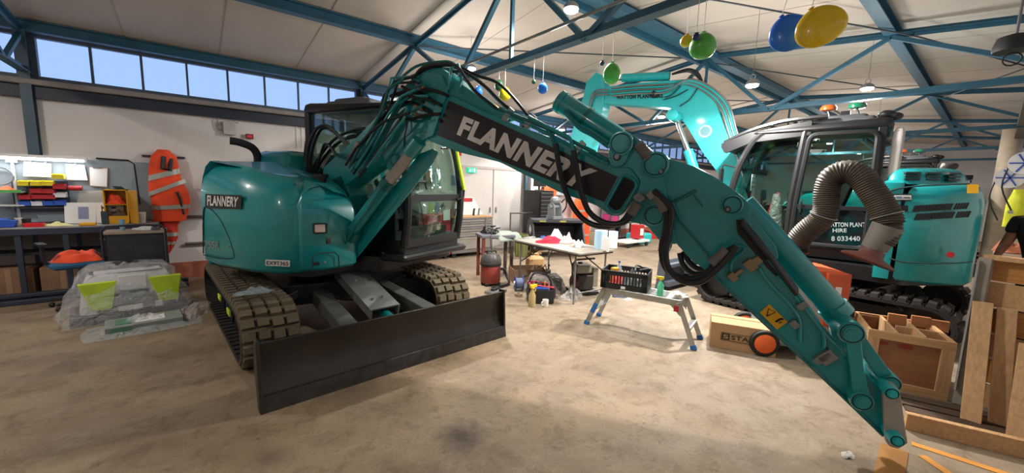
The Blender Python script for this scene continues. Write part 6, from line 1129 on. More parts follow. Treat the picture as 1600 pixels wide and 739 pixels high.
t = thing('mug', 'white mug standing on the floor before the red tool bag', 'mug', at_z(852, 479, 0)); MB().lathe([(0.038, 0), (0.042, 0.01), (0.042, 0.10), (0.037, 0.10), (0.036, 0.012)], n=20).build('body', WHITE, t); MB().tube([(-0.04, 0, 0.08), (-0.07, 0, 0.075), (-0.07, 0, 0.035), (-0.04, 0, 0.03)], 0.007, 6, sub=3).build('handle', WHITE, t)
t = thing('tape_roll', 'small roll of tape lying left of the yellow spray bottle', 'tape', at_z(810, 463, 0)); MB().lathe([(0.06, 0), (0.06, 0.05), (0.035, 0.05), (0.035, 0)], n=20).build('roll', mat('tape_tan', '#a08f78', 0.5), t); MB().lathe([(0.036, 0.001), (0.036, 0.049), (0.03, 0.049), (0.03, 0.001)], n=20).build('core', CARD, t)
tag(rag('plastic_bag', at_z(892, 466, 0), 0.20, 0.13, 0.17, film('grey_bag', '#b4aca6', 0.75), 41, nv=14), 'crumpled grey plastic bag beside the small engine', 'plastic bag')
# engine driven pump / generator
g = Vector((4.70, 3.98, 0)); t = thing('engine_pump', 'portable petrol engine with grey tank and black handle frame', 'engine', g, R_(-25)); GT = mat('engine_cream', '#8f887c', 0.5, var=0.12)
MB().box((0, 0, 0.04), (0.42, 0.36, 0.05)).build('base', BLACK, t, bevel=0.01); MB().box((0.0, 0, 0.19), (0.26, 0.26, 0.24)).build('engine_block', mat('engine_dark', '#35302d', 0.6), t, bevel=0.02); MB().box((-0.02, 0, 0.40), (0.28, 0.24, 0.15)).build('fuel_tank', GT, t, bevel=0.04); MB().cyl((-0.05, 0, 0.47), (-0.05, 0, 0.50), 0.035, 14).build('tank_cap', BLACK, t)
MB().lathe([(0.02, -0.03), (0.11, -0.03), (0.11, 0.03), (0.02, 0.03)], c=(-0.16, -0.04, 0.18), n=20, M=Matrix.Rotation(R_(90), 4, 'Y')).build('recoil_starter', mat('starter_red', '#5f211c', 0.5), t); MB().box((0.17, -0.02, 0.27), (0.09, 0.2, 0.30)).build('air_filter', GT, t, bevel=0.015); MB().tube([(-0.24, -0.15, 0.03), (-0.24, -0.15, 0.50), (-0.19, -0.15, 0.56), (0.12, -0.15, 0.58)], 0.014, 8).build('handle_frame', mat('frame_brown', '#3c2622', 0.5), t); MB().cyl((0.05, 0.1, 0.2), (0.25, 0.14, 0.2), 0.05, 12).build('silencer', GREYM, t)
tag(rag('trailing_cloth', at_z(968, 462, 0), 0.14, 0.10, 0.05, mat('navy_cloth', '#33364a', 0.8), 43), 'dark blue cloth on the floor under the hop-up platform', 'cloth'); tag(rag('paper_scrap', at_z(982, 468, 0), 0.07, 0.05, 0.02, PAPER, 44), 'white paper scrap on the floor under the hop-up platform', 'paper')
tag(rag('paper_scrap', at_z(1325, 712, 0) * 1.0, 0.055, 0.03, 0.012, mat('litter_grey', '#a09a92', 0.8), 45), 'pale paper scrap lying left of the arm tip', 'paper')
# ================================================================ HOP-UP PLATFORM, CRATE
pc = [at_z(x, y, 0) for x, y in ((912, 505), (938, 495), (1080, 546), (1099, 531))]
L0 = (pc[0] + pc[1]) / 2; L1 = (pc[2] + pc[3]) / 2; ex = (L1 - L0).normalized(); Ln = (L1 - L0).length; an = math.atan2(ex.y, ex.x); cc = (L0 + L1) / 2
DH = 0.50; t = thing('hop_up_platform', 'folding aluminium hop-up work platform with blue feet', 'platform', cc, an); dl = Ln * 0.72
dk = MB().box((0, 0, DH - 0.02), (dl, 0.32, 0.012)).build('deck', ALU, t)
for s in (-1, 1): MB().box((0, s * 0.16, DH - 0.04), (dl, 0.02, 0.07)).build('side_rail', ALU, t, bevel=0.004)
q = MB()
for k in range(9): q.box((0, -0.14 + k * 0.035, DH - 0.011), (dl, 0.008, 0.006))
q.build('deck_ribs', ALU, dk)['kind'] = 'stuff'
BLF = mat('blue_foot', '#2a6ab0', 0.5)
for sx_ in (-1, 1):
    for sy_ in (-1, 1):
        top = Vector((sx_ * (dl / 2 - 0.02), sy_ * 0.17, DH - 0.03)); bot = Vector((sx_ * Ln / 2, sy_ * 0.19, 0.0)); l = MB().bar(bot, top, 0.022, 0.05, up=(1, 0, 0)).build('leg', ALU, t, bevel=0.003)
        MB().bar(bot, bot.lerp(top, 0.10), 0.030, 0.06, up=(1, 0, 0)).build('foot', BLF, l, bevel=0.003)
        if sx_ < 0 and sy_ < 0: MB().bar(bot.lerp(top, 0.35), bot.lerp(top, 0.6), 0.025, 0.052, up=(1, 0, 0)).build('blue_sticker', BLF, l)
        MB().prism([(0, 0), (0.12, 0), (0.0, -0.12)], sy_ * 0.15, sy_ * 0.165, lambda u, v, w: (sx_ * (dl / 2 - u), w, DH - 0.06 + v)).build('gusset', ALU, t) if True else None
    a = Vector((sx_ * Ln / 2, 0, 0)).lerp(Vector((sx_ * (dl / 2 - 0.02), 0, DH)), 0.42); MB().box(a, (0.06, 0.36, 0.02)).build('rung', ALU, t, bevel=0.003)
MB().box((dl / 2 - 0.04, -0.18, DH - 0.10), (0.05, 0.01, 0.06)).build('red_catch', REDP, t)
def dkp(u, v=0, z=DH - 0.008): p = cc + ex * u + Vector((-ex.y, ex.x, 0)) * v; return Vector((p.x, p.y, z))
# black perforated crate
cr = thing('plastic_crate', 'black slotted plastic crate full of parts on the left of the platform', 'crate', dkp(-0.22, 0.02), an + R_(8)); w_, d_, h_ = 0.52, 0.36, 0.21
q = MB(); q.box((0, 0, 0.005), (w_, d_, 0.01)); q.build('crate_bottom', BLKP, cr)
for (ax, sg) in (('x', -1), ('x', 1), ('y', -1), ('y', 1)):
    q = MB(); Lk = w_ if ax == 'x' else d_
    def pt(a, z, th=0): return (a, sg * d_ / 2, z) if ax == 'x' else (sg * w_ / 2, a, z)
    def bxx(a, z, da, dz): q.box(pt(a, z), (da, 0.008, dz) if ax == 'x' else (0.008, da, dz))
    bxx(0, 0.035, Lk, 0.07); bxx(0, h_ - 0.025, Lk, 0.05); n_s = 15 if ax == 'x' else 11
    for k in range(n_s): bxx(-Lk / 2 + (k + 0.5) * Lk / n_s, 0.115, Lk / n_s * 0.45, 0.11)
    bxx(-Lk / 2 + 0.03, 0.1, 0.06, 0.2); bxx(Lk / 2 - 0.03, 0.1, 0.06, 0.2); q.build('crate_side', BLKP, cr, smooth=0)
q = MB(); q.tube([(-w_ / 2, -d_ / 2, h_), (w_ / 2, -d_ / 2, h_), (w_ / 2, d_ / 2, h_), (-w_ / 2, d_ / 2, h_), (-w_ / 2, -d_ / 2, h_)], 0.010, 6); q.build('rim', BLKP, cr)
MB().box((0, -d_ / 2 - 0.005, 0.03), (0.05, 0.003, 0.03)).build('label', PAPER, cr)
tag(rag('red_cloth', dkp(-0.30, 0, 0.51), 0.14, 0.12, 0.12, mat('red_rag', '#b8322c', 0.8), 51), 'red rag stuffed inside the black crate', 'cloth'); tag(rag('cover', dkp(-0.16, 0.03, 0.515), 0.16, 0.13, 0.22, mat('grey_plastic_part', '#5f6062', 0.5), 52, rough=0.2), 'grey dome shaped part sticking out of the black crate', 'part')
thing_box('battery', 'orange yellow battery block inside the black crate', 'battery', dkp(-0.38, 0.06, 0.51), (0.09, 0.07, 0.19), mat('amber_plastic', '#c98a2a', 0.5), bevel=0.008)
tag(MB().tube([(0, 0, 0), (0.1, 0.05, 0.05), (0.2, 0.02, 0.02), (0.15, -0.08, 0.03), (0.02, -0.05, 0.02)], 0.012, 6, sub=5).build('cable_loop', BLKP, loc=dkp(-0.12, 0.0, 0.70)), 'black cable loop on top of the crate contents', 'cable')
t = thing('water_bottle', 'clear water bottle behind the black crate', 'bottle', (at_z(956, 446, 0.2).x + 0.25, at_z(956, 446, 0.2).y + 0.2, 0)); t.location = dkp(-0.36, 0.14, 0.515); MB().lathe([(0.032, 0), (0.033, 0.17), (0.013, 0.22), (0.013, 0.24)], n=14).build('body', mat('clear_blue_plastic', '#b5c8d6', 0.15, alpha=0.6), t); MB().cyl((0, 0, 0.24), (0, 0, 0.255), 0.015, 10).build('cap', BLUEP, t)
s_ = spray('green spray bottle with red and yellow head on the platform deck', dkp(0.20, -0.08), mat('pale_green_liquid', '#5ecb9a', 0.2, alpha=0.9), YH, REDP, an + R_(180), s=0.92)
tag(rag('cloth', dkp(0.36, -0.02), 0.12, 0.09, 0.07, mat('rag_cream', '#d6cfc4', 0.85), 53, nv=14), 'cream crumpled rag on the right of the platform deck', 'cloth')

# ================================================================ RIGHT SIDE
# cardboard box with printed name
ba, bb2 = at_z(1108, 541, 0), at_z(1213, 560, 0); e1 = (bb2 - ba); e1 = Vector((e1.x, e1.y, 0)).normalized(); e2 = Vector((-e1.y, e1.x, 0)); bw, bd, bh = 0.60, 0.36, 0.27
bc2 = ba + e1 * bw / 2 + e2 * bd / 2; an2 = math.atan2(e1.y, e1.x)
t = thing('cardboard_box', 'closed cardboard box printed with black lettering beside the orange wheel', 'box', (bc2.x, bc2.y, 0), an2)
MB().box((0, 0, bh / 2), (bw, bd, bh)).build('body', CARD, t, bevel=0.004); MB().bar((0, -bd / 2, bh + 0.002), (0, -0.01, bh + 0.022), bw, 0.005).build('flap', CARD, t); MB().bar((0, bd / 2, bh + 0.002), (0, 0.01, bh + 0.022), bw, 0.005).build('flap', CARD, t)
INK = mat('black_ink', '#2b2522', 0.7); q = MB(); yf = -bd / 2 - 0.002
x0, x1, z0, z1 = -0.20, 0.22, 0.10, 0.18
q.tube([(x0, yf, z0), (x1, yf, z0), (x1, yf, z1), (x0, yf, z1), (x0, yf, z0)], 0.0025, 4); fr_ = q.build('print_frame', INK, t)
MB().box((x0 + 0.045, yf, (z0 + z1) / 2), (0.075, 0.003, 0.066)).build('logo_block', INK, t)
text('logo', 'S', [(x0 + 0.02, yf - 0.002, z0 + 0.018), (x0 + 0.07, yf - 0.002, z0 + 0.018), (x0 + 0.07, yf - 0.002, z1 - 0.018), (x0 + 0.02, yf - 0.002, z1 - 0.018)], CARD, t, bold=0.02)
text('box_lettering', 'STAUFF', [(x0 + 0.095, yf - 0.001, z0 + 0.016), (x1 - 0.012, yf - 0.001, z0 + 0.016), (x1 - 0.012, yf - 0.001, z1 - 0.016), (x0 + 0.095, yf - 0.001, z1 - 0.016)], INK, t, bold=0.03)
# fume extractor: orange cabinet on a grey base with wheels, hose arm and hood
wc = at_z(1194, 553, 0); fe = Vector((4.96, 1.26, 0)); t = thing('fume_extractor', 'mobile fume extractor with orange cabinet, black hose arm and orange wheels', 'extractor', fe, R_(-52))
ORC = mat('extractor_orange', '#c9552c', 0.45, var=0.06); LG = mat('extractor_grey', '#9da3a4', 0.45)
MB().box((0, 0, 0.42), (0.62, 0.56, 0.62)).build('lower_cabinet', LG, t, bevel=0.012); MB().box((0.02, 0, 0.80), (0.56, 0.54, 0.20)).build('upper_cabinet', ORC, t, bevel=0.012); MB().box((0.24, -0.02, 0.62), (0.20, 0.58, 0.54)).build('orange_panel', ORC, t, bevel=0.008); MB().box((0.24, -0.312, 0.72), (0.05, 0.004, 0.08)).build('sticker', PAPER, t)
MB().box((-0.04, 0, 0.14), (0.7, 0.5, 0.12)).build('skirt', LG, t, bevel=0.012); MB().lathe([(0.115, 0), (0.125, 0.03), (0.115, 0.06)], c=(-0.10, 0.02, 0.90), n=24).build('turntable', BLKP, t)
# wheels placed at the near bottom
for k, pxy in enumerate(((1194, 533),)):
    for side_ in (0,):
        wv = at_z(1194, 536, 0.135); r = 0.135
wl0 = Matrix.Rotation(R_(52), 3, 'Z') @ (Vector((wv.x, wv.y, 0.135)) - fe)
view = Matrix.Rotation(R_(52), 3, 'Z') @ Vector((-0.80, -0.60, 0)); yaw = math.atan2(view.y, view.x)
for nm, dp in (('near', 0.0), ('far', 0.62)):
    ax = Vector((math.cos(yaw), math.sin(yaw), 0)); c0 = wl0 - ax * dp; Mx = Matrix.Rotation(yaw, 4, 'Z') @ Matrix.Rotation(R_(90), 4, 'Y')
    w_ = MB(); w_.lathe([(0.10, -0.03), (0.128, -0.03), (0.136, -0.018), (0.136, 0.018), (0.128, 0.03), (0.10, 0.03)], c=c0, n=36, M=Mx); w_ = w_.build('wheel', RUB, t)
    h = MB(); h.lathe([(0.104, -0.032), (0.104, 0.026), (0.09, 0.036), (0.0, 0.040)], c=c0, n=36, M=Mx); h.build('orange_hub', mat('hub_orange', '#f0682a', 0.45), w_)
hx = [(1246, 400), (1243, 388), (1250, 372), (1266, 356), (1282, 344), (1291, 326), (1292, 300), (1300, 278), (1322, 268), (1344, 276), (1362, 298), (1378, 322), (1388, 344), (1388, 362), (1378, 378)]
PL = []
for i, (x, y) in enumerate(hx): f_ = i / (len(hx) - 1); P_ = at_x(x, y, 5.05 - 0.05 * f_); PL.append(P_)
def tolocal(p): return Matrix.Rotation(R_(52), 3, 'Z') @ (p - fe)
PLs = smooth([tolocal(p) for p in PL], 6); PLd = []
# resample finely for the corrugation
dist = [0]
for a, b in zip(PLs[:-1], PLs[1:]): dist.append(dist[-1] + (b - a).length)
N_ = int(dist[-1] / 0.011); j = 0
for k in range(N_ + 1):
    dd = dist[-1] * k / N_
    while j < len(dist) - 2 and dist[j + 1] < dd: j += 1
    g_ = (dd - dist[j]) / max(1e-9, dist[j + 1] - dist[j]); PLd.append(PLs[j].lerp(PLs[j + 1], g_))
def hr(i): f_ = i / N_; return 0.115 if f_ < 0.90 else 0.10
MB().tube(PLd, [hr(i) * (1.0 if i % 2 else 0.91) for i in range(len(PLd))], 20).build('corrugated_hose', mat('hose_brown_black', '#3a3128', 0.6, var=0.15, dirt='#6b6152', damt=0.3), t, smooth=60)
a, b = tolocal(at_x(1388, 352, 5.0)), tolocal(at_x(1366, 388, 5.0)); MB().cyl(a, b, 0.12, 24, 0.10).build('hood_sleeve', mat('sleeve_grey', '#6f6862', 0.55), t)
for f_ in (0.28, 0.86): i = int(N_ * f_); MB().tube([PLd[i], PLd[i + 1]], 0.124, 20).build('hose_clamp', GREYM, t)
hc = tolocal(at_x(1358, 402, 4.98)); hd_ = (b - a).normalized(); Rm = hd_.to_track_quat('Z', 'Y').to_matrix().to_4x4()
MB().lathe([(0.09, -0.08), (0.10, -0.02), (0.20, 0.02), (0.215, 0.04), (0.20, 0.045), (0.10, 0.02)], c=hc, n=32, M=Rm @ Matrix.Rotation(R_(12), 4, 'Y')).build('suction_hood', mat('hood_red_brown', '#5c3830', 0.5, dirt='#8c4a3a', damt=0.5), t, smooth=60)
# yellow box on the far machine's track side
t = thing('battery_charger', 'yellow box with round cap behind the hose arm', 'box', at_x(1232, 412, 5.9)); MB().box((0, 0, 0.08), (0.30, 0.30, 0.20)).build('body', mat('charger_yellow', '#c99a2a', 0.5), t, bevel=0.012); MB().cyl((0, 0, 0.18), (0, 0, 0.215), 0.035, 14).build('cap', MATS['charger_yellow'], t)
t.location = at_x(1226, 400, 5.75); 
q = MB(); q.box((0, 0, -t.location.z / 2 - 0.01), (0.28, 0.28, t.location.z - 0.02)); q.build('pedestal', BLACK, t)

# wooden crate with dividers
c1 = at_z(1352, 600, 0); c2 = at_z(1480, 628, 0)
ck0 = Vector((4.72, 0.12, 0)); f1 = (at_z(1480, 628, 0) - at_z(1345, 598, 0)); f1.z = 0; fw = f1.length; f1.normalize(); an3 = math.atan2(f1.y, f1.x); f2 = Vector((-f1.y, f1.x, 0))
cw_, cd_, ch_ = fw, 0.62, 0.50; cen3 = at_z(1345, 598, 0) + f1 * cw_ / 2 + f2 * cd_ / 2
t = thing('wooden_crate', 'open wooden crate with dividers and reddish plywood sides', 'crate', (cen3.x, cen3.y, 0), an3)
for (p, s) in (((0, -cd_ / 2 + 0.03, ch_ / 2), (cw_ - 0.04, 0.012, ch_ - 0.04)), ((0, cd_ / 2 - 0.03, ch_ / 2), (cw_ - 0.04, 0.012, ch_ - 0.04)), ((-cw_ / 2 + 0.03, 0, ch_ / 2), (0.012, cd_ - 0.04, ch_ - 0.04)), ((cw_ / 2 - 0.03, 0, ch_ / 2), (0.012, cd_ - 0.04, ch_ - 0.04)), ((0, 0, 0.02), (cw_ - 0.04, cd_ - 0.04, 0.02))): MB().box(p, s).build('plywood_side', PLY, t)
for y in (-1, 1):
    for z in (0.035, ch_ - 0.035): MB().box((0, y * (cd_ / 2 - 0.011), z), (cw_, 0.022, 0.07)).build('batten', WOOD, t, bevel=0.002)
    for x in (-1, 1): MB().box((x * (cw_ / 2 - 0.04), y * (cd_ / 2 - 0.011), ch_ / 2), (0.08, 0.0222, ch_ - 0.14)).build('batten', WOODV, t, bevel=0.002)
for x in (-1, 1):
    for z in (0.035, ch_ - 0.035): MB().box((x * (cw_ / 2 - 0.011), 0, z), (0.022, cd_ - 0.045, 0.07)).build('batten', WOOD, t, bevel=0.002)
for x in (-0.12, 0.14): MB().box((x * cw_ / 0.8, 0, ch_ - 0.08), (0.022, cd_ - 0.08, 0.16)).build('divider', WOODV, t, bevel=0.002)
MB().box((0.12, 0.02, ch_ - 0.07), (cw_ * 0.55, 0.022, 0.12)).build('divider', WOODV, t, bevel=0.002)
for k, (x, y) in enumerate(((0.02, 0.22), (0.18, 0.22), (0.30, 0.22))): MB().box((x, y, ch_ - 0.0 + 0.012 * (k % 2)), (0.13, 0.03, 0.10)).build('block', mat('reddish_pine', '#a86f45', 0.65, var=0.15), t, bevel=0.003)
for x, r in ((-0.16, 0.035), (-0.02, 0.05)): MB().lathe([(r, 0), (r, 0.002)], c=(x, -cd_ / 2 + 0.0235, ch_ - 0.11), n=16, M=Matrix.Diagonal((1, 1, 0.45, 1)) @ Matrix.Rotation(R_(90), 4, 'X')).build('red_stamp', mat('stamp_red', '#8c2c20', 0.7), t)
# pallet boards the crate stands on
# tall timber crate / frame on the right with leaning planks
tc0 = at_z(1508, 652, 0); base = Vector((4.42, -0.20, 0))
t = thing('tall_crate', 'tall pine timber crate at the right edge with grey metal corner', 'crate', base, R_(-12))
fw2 = 0.75
for k in range(6): MB().box((0.30, -0.12, 1.13 - k * 0.20), (0.03, fw2, 0.185)).build('plank', WOOD if k % 2 else mat('orange_pine', '#b0783f', 0.6, var=0.2, scale=5, stretch=(12, 1, 12)), t, bevel=0.003)
MB().box((0.27, -0.12, 1.215), (0.09, fw2 + 0.04, 0.035)).build('top_rail', WOOD, t, bevel=0.003)
for y in (0.26, -0.5): MB().box((0.25, y, 0.61), (0.07, 0.07, 1.2)).build('corner_post', mat('weathered_post', '#8c8378', 0.6, var=0.15), t, bevel=0.004)
MB().box((0.20, 0.285, 0.66), (0.03, 0.012, 1.05)).build('metal_corner', mat('galvanised', '#a9aaa9', 0.4, 0.6, var=0.2, scale=20), t)
def plank(label, pb, pt_, w, th, lean=0.0, m=WOODV):
    """board standing on end, its foot and head given as places"""
    a = Vector(pb); b = Vector(pt_); d = b - a; t_ = MB().bar((0, 0, 0), d, w, th, up=(-1, 0, 0)).build('plank', m, bevel=0.004, loc=a); return tag(t_, label, 'plank', 'planks leaning on the tall crate')
def pxp(x, y, X): return at_x(x, y, X)
for lb, (xb, yb), (xt, yt), Xb, Xt, w in (('broad pine plank leaning at the left of the tall crate', (1517, 655), (1536, 472), 4.40, 4.66, 0.105), ('pine plank second from the left before the tall crate', (1562, 652), (1574, 482), 4.50, 4.70, 0.10), ('third leaning pine plank, cut by the right edge of the picture', (1596, 680), (1615, 540), 4.32, 4.60, 0.13)):
    a = pxp(xb, yb, Xb); a.z = 0.012; b = pxp(xt, yt, Xt)
    plank(lb, a, b, w, 0.04)
# long timber lying on the floor, and the wooden block under the arm tip
a = at_z(1412, 668, 0); b = at_z(1640, 725, 0); dv = b - a; dv.z = 0; tag(MB().bar((0, 0, 0.06), Vector((dv.x, dv.y, 0.06)), 0.05, 0.12).build('timber', WOOD, loc=(a.x, a.y, 0.0), bevel=0.004), 'long pine timber lying on edge on the floor at the right', 'timber')
a = at_z(1398, 700, 0.0); bd_ = (at_z(1385, 760, 0) - a); tag(MB().bar((0, 0, 0.0015), Vector((bd_.x, bd_.y, 0.0015)).normalized() * 0.5 + Vector((0, 0, 0.0)), 0.13, 0.003).build('floor_tape', mat('amber_tape', '#9a6a2c', 0.6), loc=(a.x, a.y, 0.001)), 'broad amber floor marking under the arm tip', 'floor marking')
for lb, p, q_ in (('upper orange floor line right of the arm tip', (1424, 693), (1585, 745)), ('lower short orange floor line right of the arm tip', (1440, 712), (1490, 745))):
    a = at_z(*p, 0); b = at_z(*q_, 0); d = b - a; tag(MB().bar((0, 0, 0.0015), (d.x, d.y, 0.0015), 0.055, 0.003).build('floor_line', mat('orange_line', '#c98a3c', 0.6, var=0.15), loc=(a.x, a.y, 0.001)), lb, 'floor marking')
# dark pallet runners under the crates
t = thing('pallet', 'dark wooden pallet boards behind the long timber', 'pallet', (4.45, -0.14, 0), an3)
for k in range(3): MB().box((0, -0.08 + k * 0.13, 0.012), (0.9, 0.10, 0.022)).build('board', mat('dark_pallet_wood', '#4a3a2c', 0.8, var=0.25), t, bevel=0.002)
# ================================================================ FAR RIGHT
cpx = 13.6
colm = MB().cyl((0, 0, 0), (0, 0, 3.2), 0.16, 20); tag(colm.build('round_column', mat('beige_paint', '#b9a892', 0.6), loc=at_z(1568, 372, 0) * 0 + Vector((at_x(1566, 300, cpx).x, at_x(1566, 300, cpx).y, 0))), 'beige round duct column at the far right', 'column')
wb_ = MB().box((0, 0, 1.45), (0.12, 1.15, 2.9)); tag(wb_.build('partition', mat('beige_wall', '#b4a390', 0.7, var=0.08), loc=(12.4, -0.77, 0)), 'beige partition wall at the far right edge', 'partition')
def reel(label, x, y, X):
    p = at_x(x, y, X); t = thing('hose_reel', label, 'hose reel', p); 
    for s in (-1, 1): MB().lathe([(0.06, -0.008), (0.19, -0.008), (0.19, 0.008), (0.06, 0.008)], c=(s * 0.06, 0, 0), n=24, M=Matrix.Rotation(R_(90), 4, 'Y')).build('flange', WHITE if s < 0 else GREYM, t)
    MB().cyl((-0.055, 0, 0), (0.055, 0, 0), 0.13, 20).build('hose_coil', mat('reel_blue_dark', '#2b3350', 0.5), t); 
    for k in range(3): a = k * 1.047; MB().bar((-0.075, 0.17 * math.cos(a), 0.17 * math.sin(a)), (-0.075, -0.17 * math.cos(a), -0.17 * math.sin(a)), 0.02, 0.04, up=(1, 0, 0)).build('spoke', BLUEP, t)
    MB().tube([(0, 0.16, -0.02), (0, 0.2, -0.4), (0, 0.05, -0.8)], 0.012, 6, sub=4).build('hose', BLKP, t); MB().box((0.2, 0, 0), (0.25, 0.05, 0.05)).build('bracket', GREYM, t); return t
reel('lower hose reel with white flange at the far right', 1578, 278, 11.9); reel('upper hose reel cut by the right edge of the picture', 1602, 255, 10.9)
p = at_x(1592, 330, 11.9); q = MB(); q.grid(lambda u, v: (0.10 * math.cos(u * 6.283) + 0.02 * math.sin(v * 8), 0.16 * math.sin(u * 6.283) * (0.6 + 0.4 * min(1, v * 3)) + 0.015 * math.sin(u * 25), 0.7 * (1 - v)), 20, 8, True); o = tag(q.build('hivis_vest', mat('hivis_yellow', '#cfd62c', 0.7), smooth=70, loc=(p.x, p.y, p.z - 0.3)), 'yellow hi-vis vest hanging under the hose reels', 'clothing'); MB().grid(lambda u, v: (-0.105, -0.13 + 0.26 * u, 0.25 + 0.06 * v), 4, 2).build('reflective_band', SILV, o)
thing_box('side_table', 'low cluttered box far behind the person', 'box', Vector((11.0, -0.25, 0)), (0.4, 0.4, 0.75), mat('clutter_tan', '#b59a86', 0.7)); tag(rag('orange_cables', Vector((11.0, -0.22, 0.76)), 0.16, 0.2, 0.25, mat('dull_orange', '#b86a48', 0.7), 61), 'orange cables heaped on the far box', 'cable')
# roller shutter housing and black heater hanging at the top right
bh_ = at_x(1600, 132, 8.4); tag(MB().box((0, 0, 0), (5.5, 0.5, 0.22)).build('shutter_housing', mat('taupe_metal', '#5f5a55', 0.6, var=0.1), loc=(11.0, 0.25 - 0.55, 3.05), bevel=0.01), 'long taupe roller housing along the upper right', 'housing')
p = at_x(1585, 72, 5.2); t = thing('heater', 'black domed heater hanging from the roof at the top right', 'heater', p); MB().lathe([(0.115, -0.04), (0.12, 0.0), (0.10, 0.07), (0.04, 0.09)], n=24).build('dome', BLKP, t); MB().cyl((0, 0, 0.1), (0, 0, max(0.3, rz_(p.y) - p.z - 0.05)), 0.01, 6).build('stem', GREYM, t)
MB().tube([(0.0, 0.05 * math.cos(a), -0.10 + 0.05 * math.sin(a)) for a in [k * math.pi / 6 for k in range(13)]], 0.006, 6).build('ring', BLKP, t)
# person at the right edge, seen from behind: black T-shirt, bare left arm
SKIN = mat('skin', '#8a5a44', 0.55, var=0.05); pr = Vector((7.6, -0.62, 0)); pt0 = at_x(1588, 395, 7.6)
def skinned(name, joints, edges, m, parent, root=0, sub=2):
    me = bpy.data.meshes.new(name); me.from_pydata([j[:3] for j in joints], edges, []); o = bpy.data.objects.new(name, me); col.objects.link(o); o.parent = parent
    sk = o.modifiers.new('skin', 'SKIN'); me.skin_vertices or None
    for i, j in enumerate(joints): sv = me.skin_vertices[0].data[i]; sv.radius = (j[3], j[4] if len(j) > 4 else j[3]); sv.use_root = (i == root)
    s2_ = o.modifiers.new('sub', 'SUBSURF'); s2_.levels = sub; s2_.render_levels = sub
    for p_ in me.polygons: p_.use_smooth = True
    sk.use_smooth_shade = True; me.materials.append(m); return o
def mesh_skin(name, joints, edges, m, parent, root=0):
    me = bpy.data.meshes.new('t'); me.from_pydata([j[:3] for j in joints], edges, []); o = bpy.data.objects.new('t', me); col.objects.link(o)
    bm = bmesh.new(); bm.from_mesh(me); lay = bm.verts.layers.skin.verify(); bm.verts.ensure_lookup_table()
    for i, j in enumerate(joints): bm.verts[i][lay].radius = (j[3], j[4] if len(j) > 4 else j[3]); bm.verts[i][lay].use_root = (i == root)
    bm.to_mesh(me); bm.free(); sk = o.modifiers.new('skin', 'SKIN'); sk.use_smooth_shade = True; s2_ = o.modifiers.new('sub', 'SUBSURF'); s2_.levels = 2; s2_.render_levels = 2
    dg = bpy.context.evaluated_depsgraph_get(); dg.update(); nm = bpy.data.meshes.new_from_object(o.evaluated_get(dg)); bpy.data.objects.remove(o); nm.name = name; nm.materials.clear(); nm.materials.append(m)
    ob = bpy.data.objects.new(name, nm); col.objects.link(ob); ob.parent = parent; return ob
px_ = at_x(1585, 370, 6.9); t = thing('person', 'person in black T-shirt leaning forward beside the far excavator, bare arm bent', 'person', (px_.x + 0.05, px_.y - 0.26, 0), R_(150))
TR = mat('dark_trousers', '#1b1b20', 0.8); TS = mat('black_tshirt', '#141316', 0.85)
# body: pelvis, spine, neck, head, arms with hands, legs with feet (local: x forward, y left)
J = [(0, 0, 0.95, 0.15, 0.12), (0.04, 0, 1.12, 0.15, 0.12), (0.10, 0, 1.30, 0.18, 0.13), (0.16, 0, 1.44, 0.14, 0.10), (0.20, 0, 1.52, 0.06), (0.25, 0, 1.60, 0.085), (0.28, 0, 1.70, 0.08),
     (0.15, 0.19, 1.42, 0.06), (0.17, 0.27, 1.22, 0.045), (0.22, 0.27, 1.08, 0.036), (0.38, 0.20, 1.04, 0.028), (0.44, 0.17, 1.04, 0.03, 0.018),
     (0.15, -0.19, 1.42, 0.06), (0.20, -0.25, 1.16, 0.045), (0.40, -0.18, 1.06, 0.028), (0.46, -0.14, 1.05, 0.03, 0.018),
     (0, 0.10, 0.90, 0.09), (0.04, 0.11, 0.50, 0.06), (0.0, 0.11, 0.12, 0.042), (0.02, 0.11, 0.05, 0.04), (0.15, 0.12, 0.035, 0.035),
     (0, -0.10, 0.90, 0.09), (0.06, -0.11, 0.50, 0.06), (0.0, -0.11, 0.12, 0.042), (0.02, -0.11, 0.05, 0.04), (0.15, -0.12, 0.035, 0.035)]
Ed = [(0, 1), (1, 2), (2, 3), (3, 4), (4, 5), (5, 6), (3, 7), (7, 8), (8, 9), (9, 10), (10, 11), (3, 12), (12, 13), (13, 14), (14, 15), (0, 16), (16, 17), (17, 18), (18, 19), (19, 20), (0, 21), (21, 22), (22, 23), (23, 24), (24, 25)]
mesh_skin('body', J, Ed, SKIN, t)
for s in (1, -1):                                   # fingers and thumb on each hand
    hx_, hy_, hz_ = (0.44, 0.17, 1.04) if s > 0 else (0.46, -0.14, 1.05)
    for k in range(4): y = hy_ + (-0.024 + 0.016 * k) * s; L_ = (0.060, 0.072, 0.068, 0.05)[k]; mesh_skin('finger', [(hx_, y, hz_, 0.009), (hx_ + L_ * 0.5, y, hz_ + 0.004, 0.0085), (hx_ + L_ * 0.85, y, hz_ - 0.012, 0.008), (hx_ + L_, y, hz_ - 0.03, 0.007)], [(0, 1), (1, 2), (2, 3)], SKIN, t)
    mesh_skin('thumb', [(hx_ - 0.02, hy_ - 0.02 * s, hz_, 0.011), (hx_ + 0.01, hy_ - 0.045 * s, hz_ - 0.005, 0.010), (hx_ + 0.035, hy_ - 0.05 * s, hz_ - 0.015, 0.009)], [(0, 1), (1, 2)], SKIN, t)
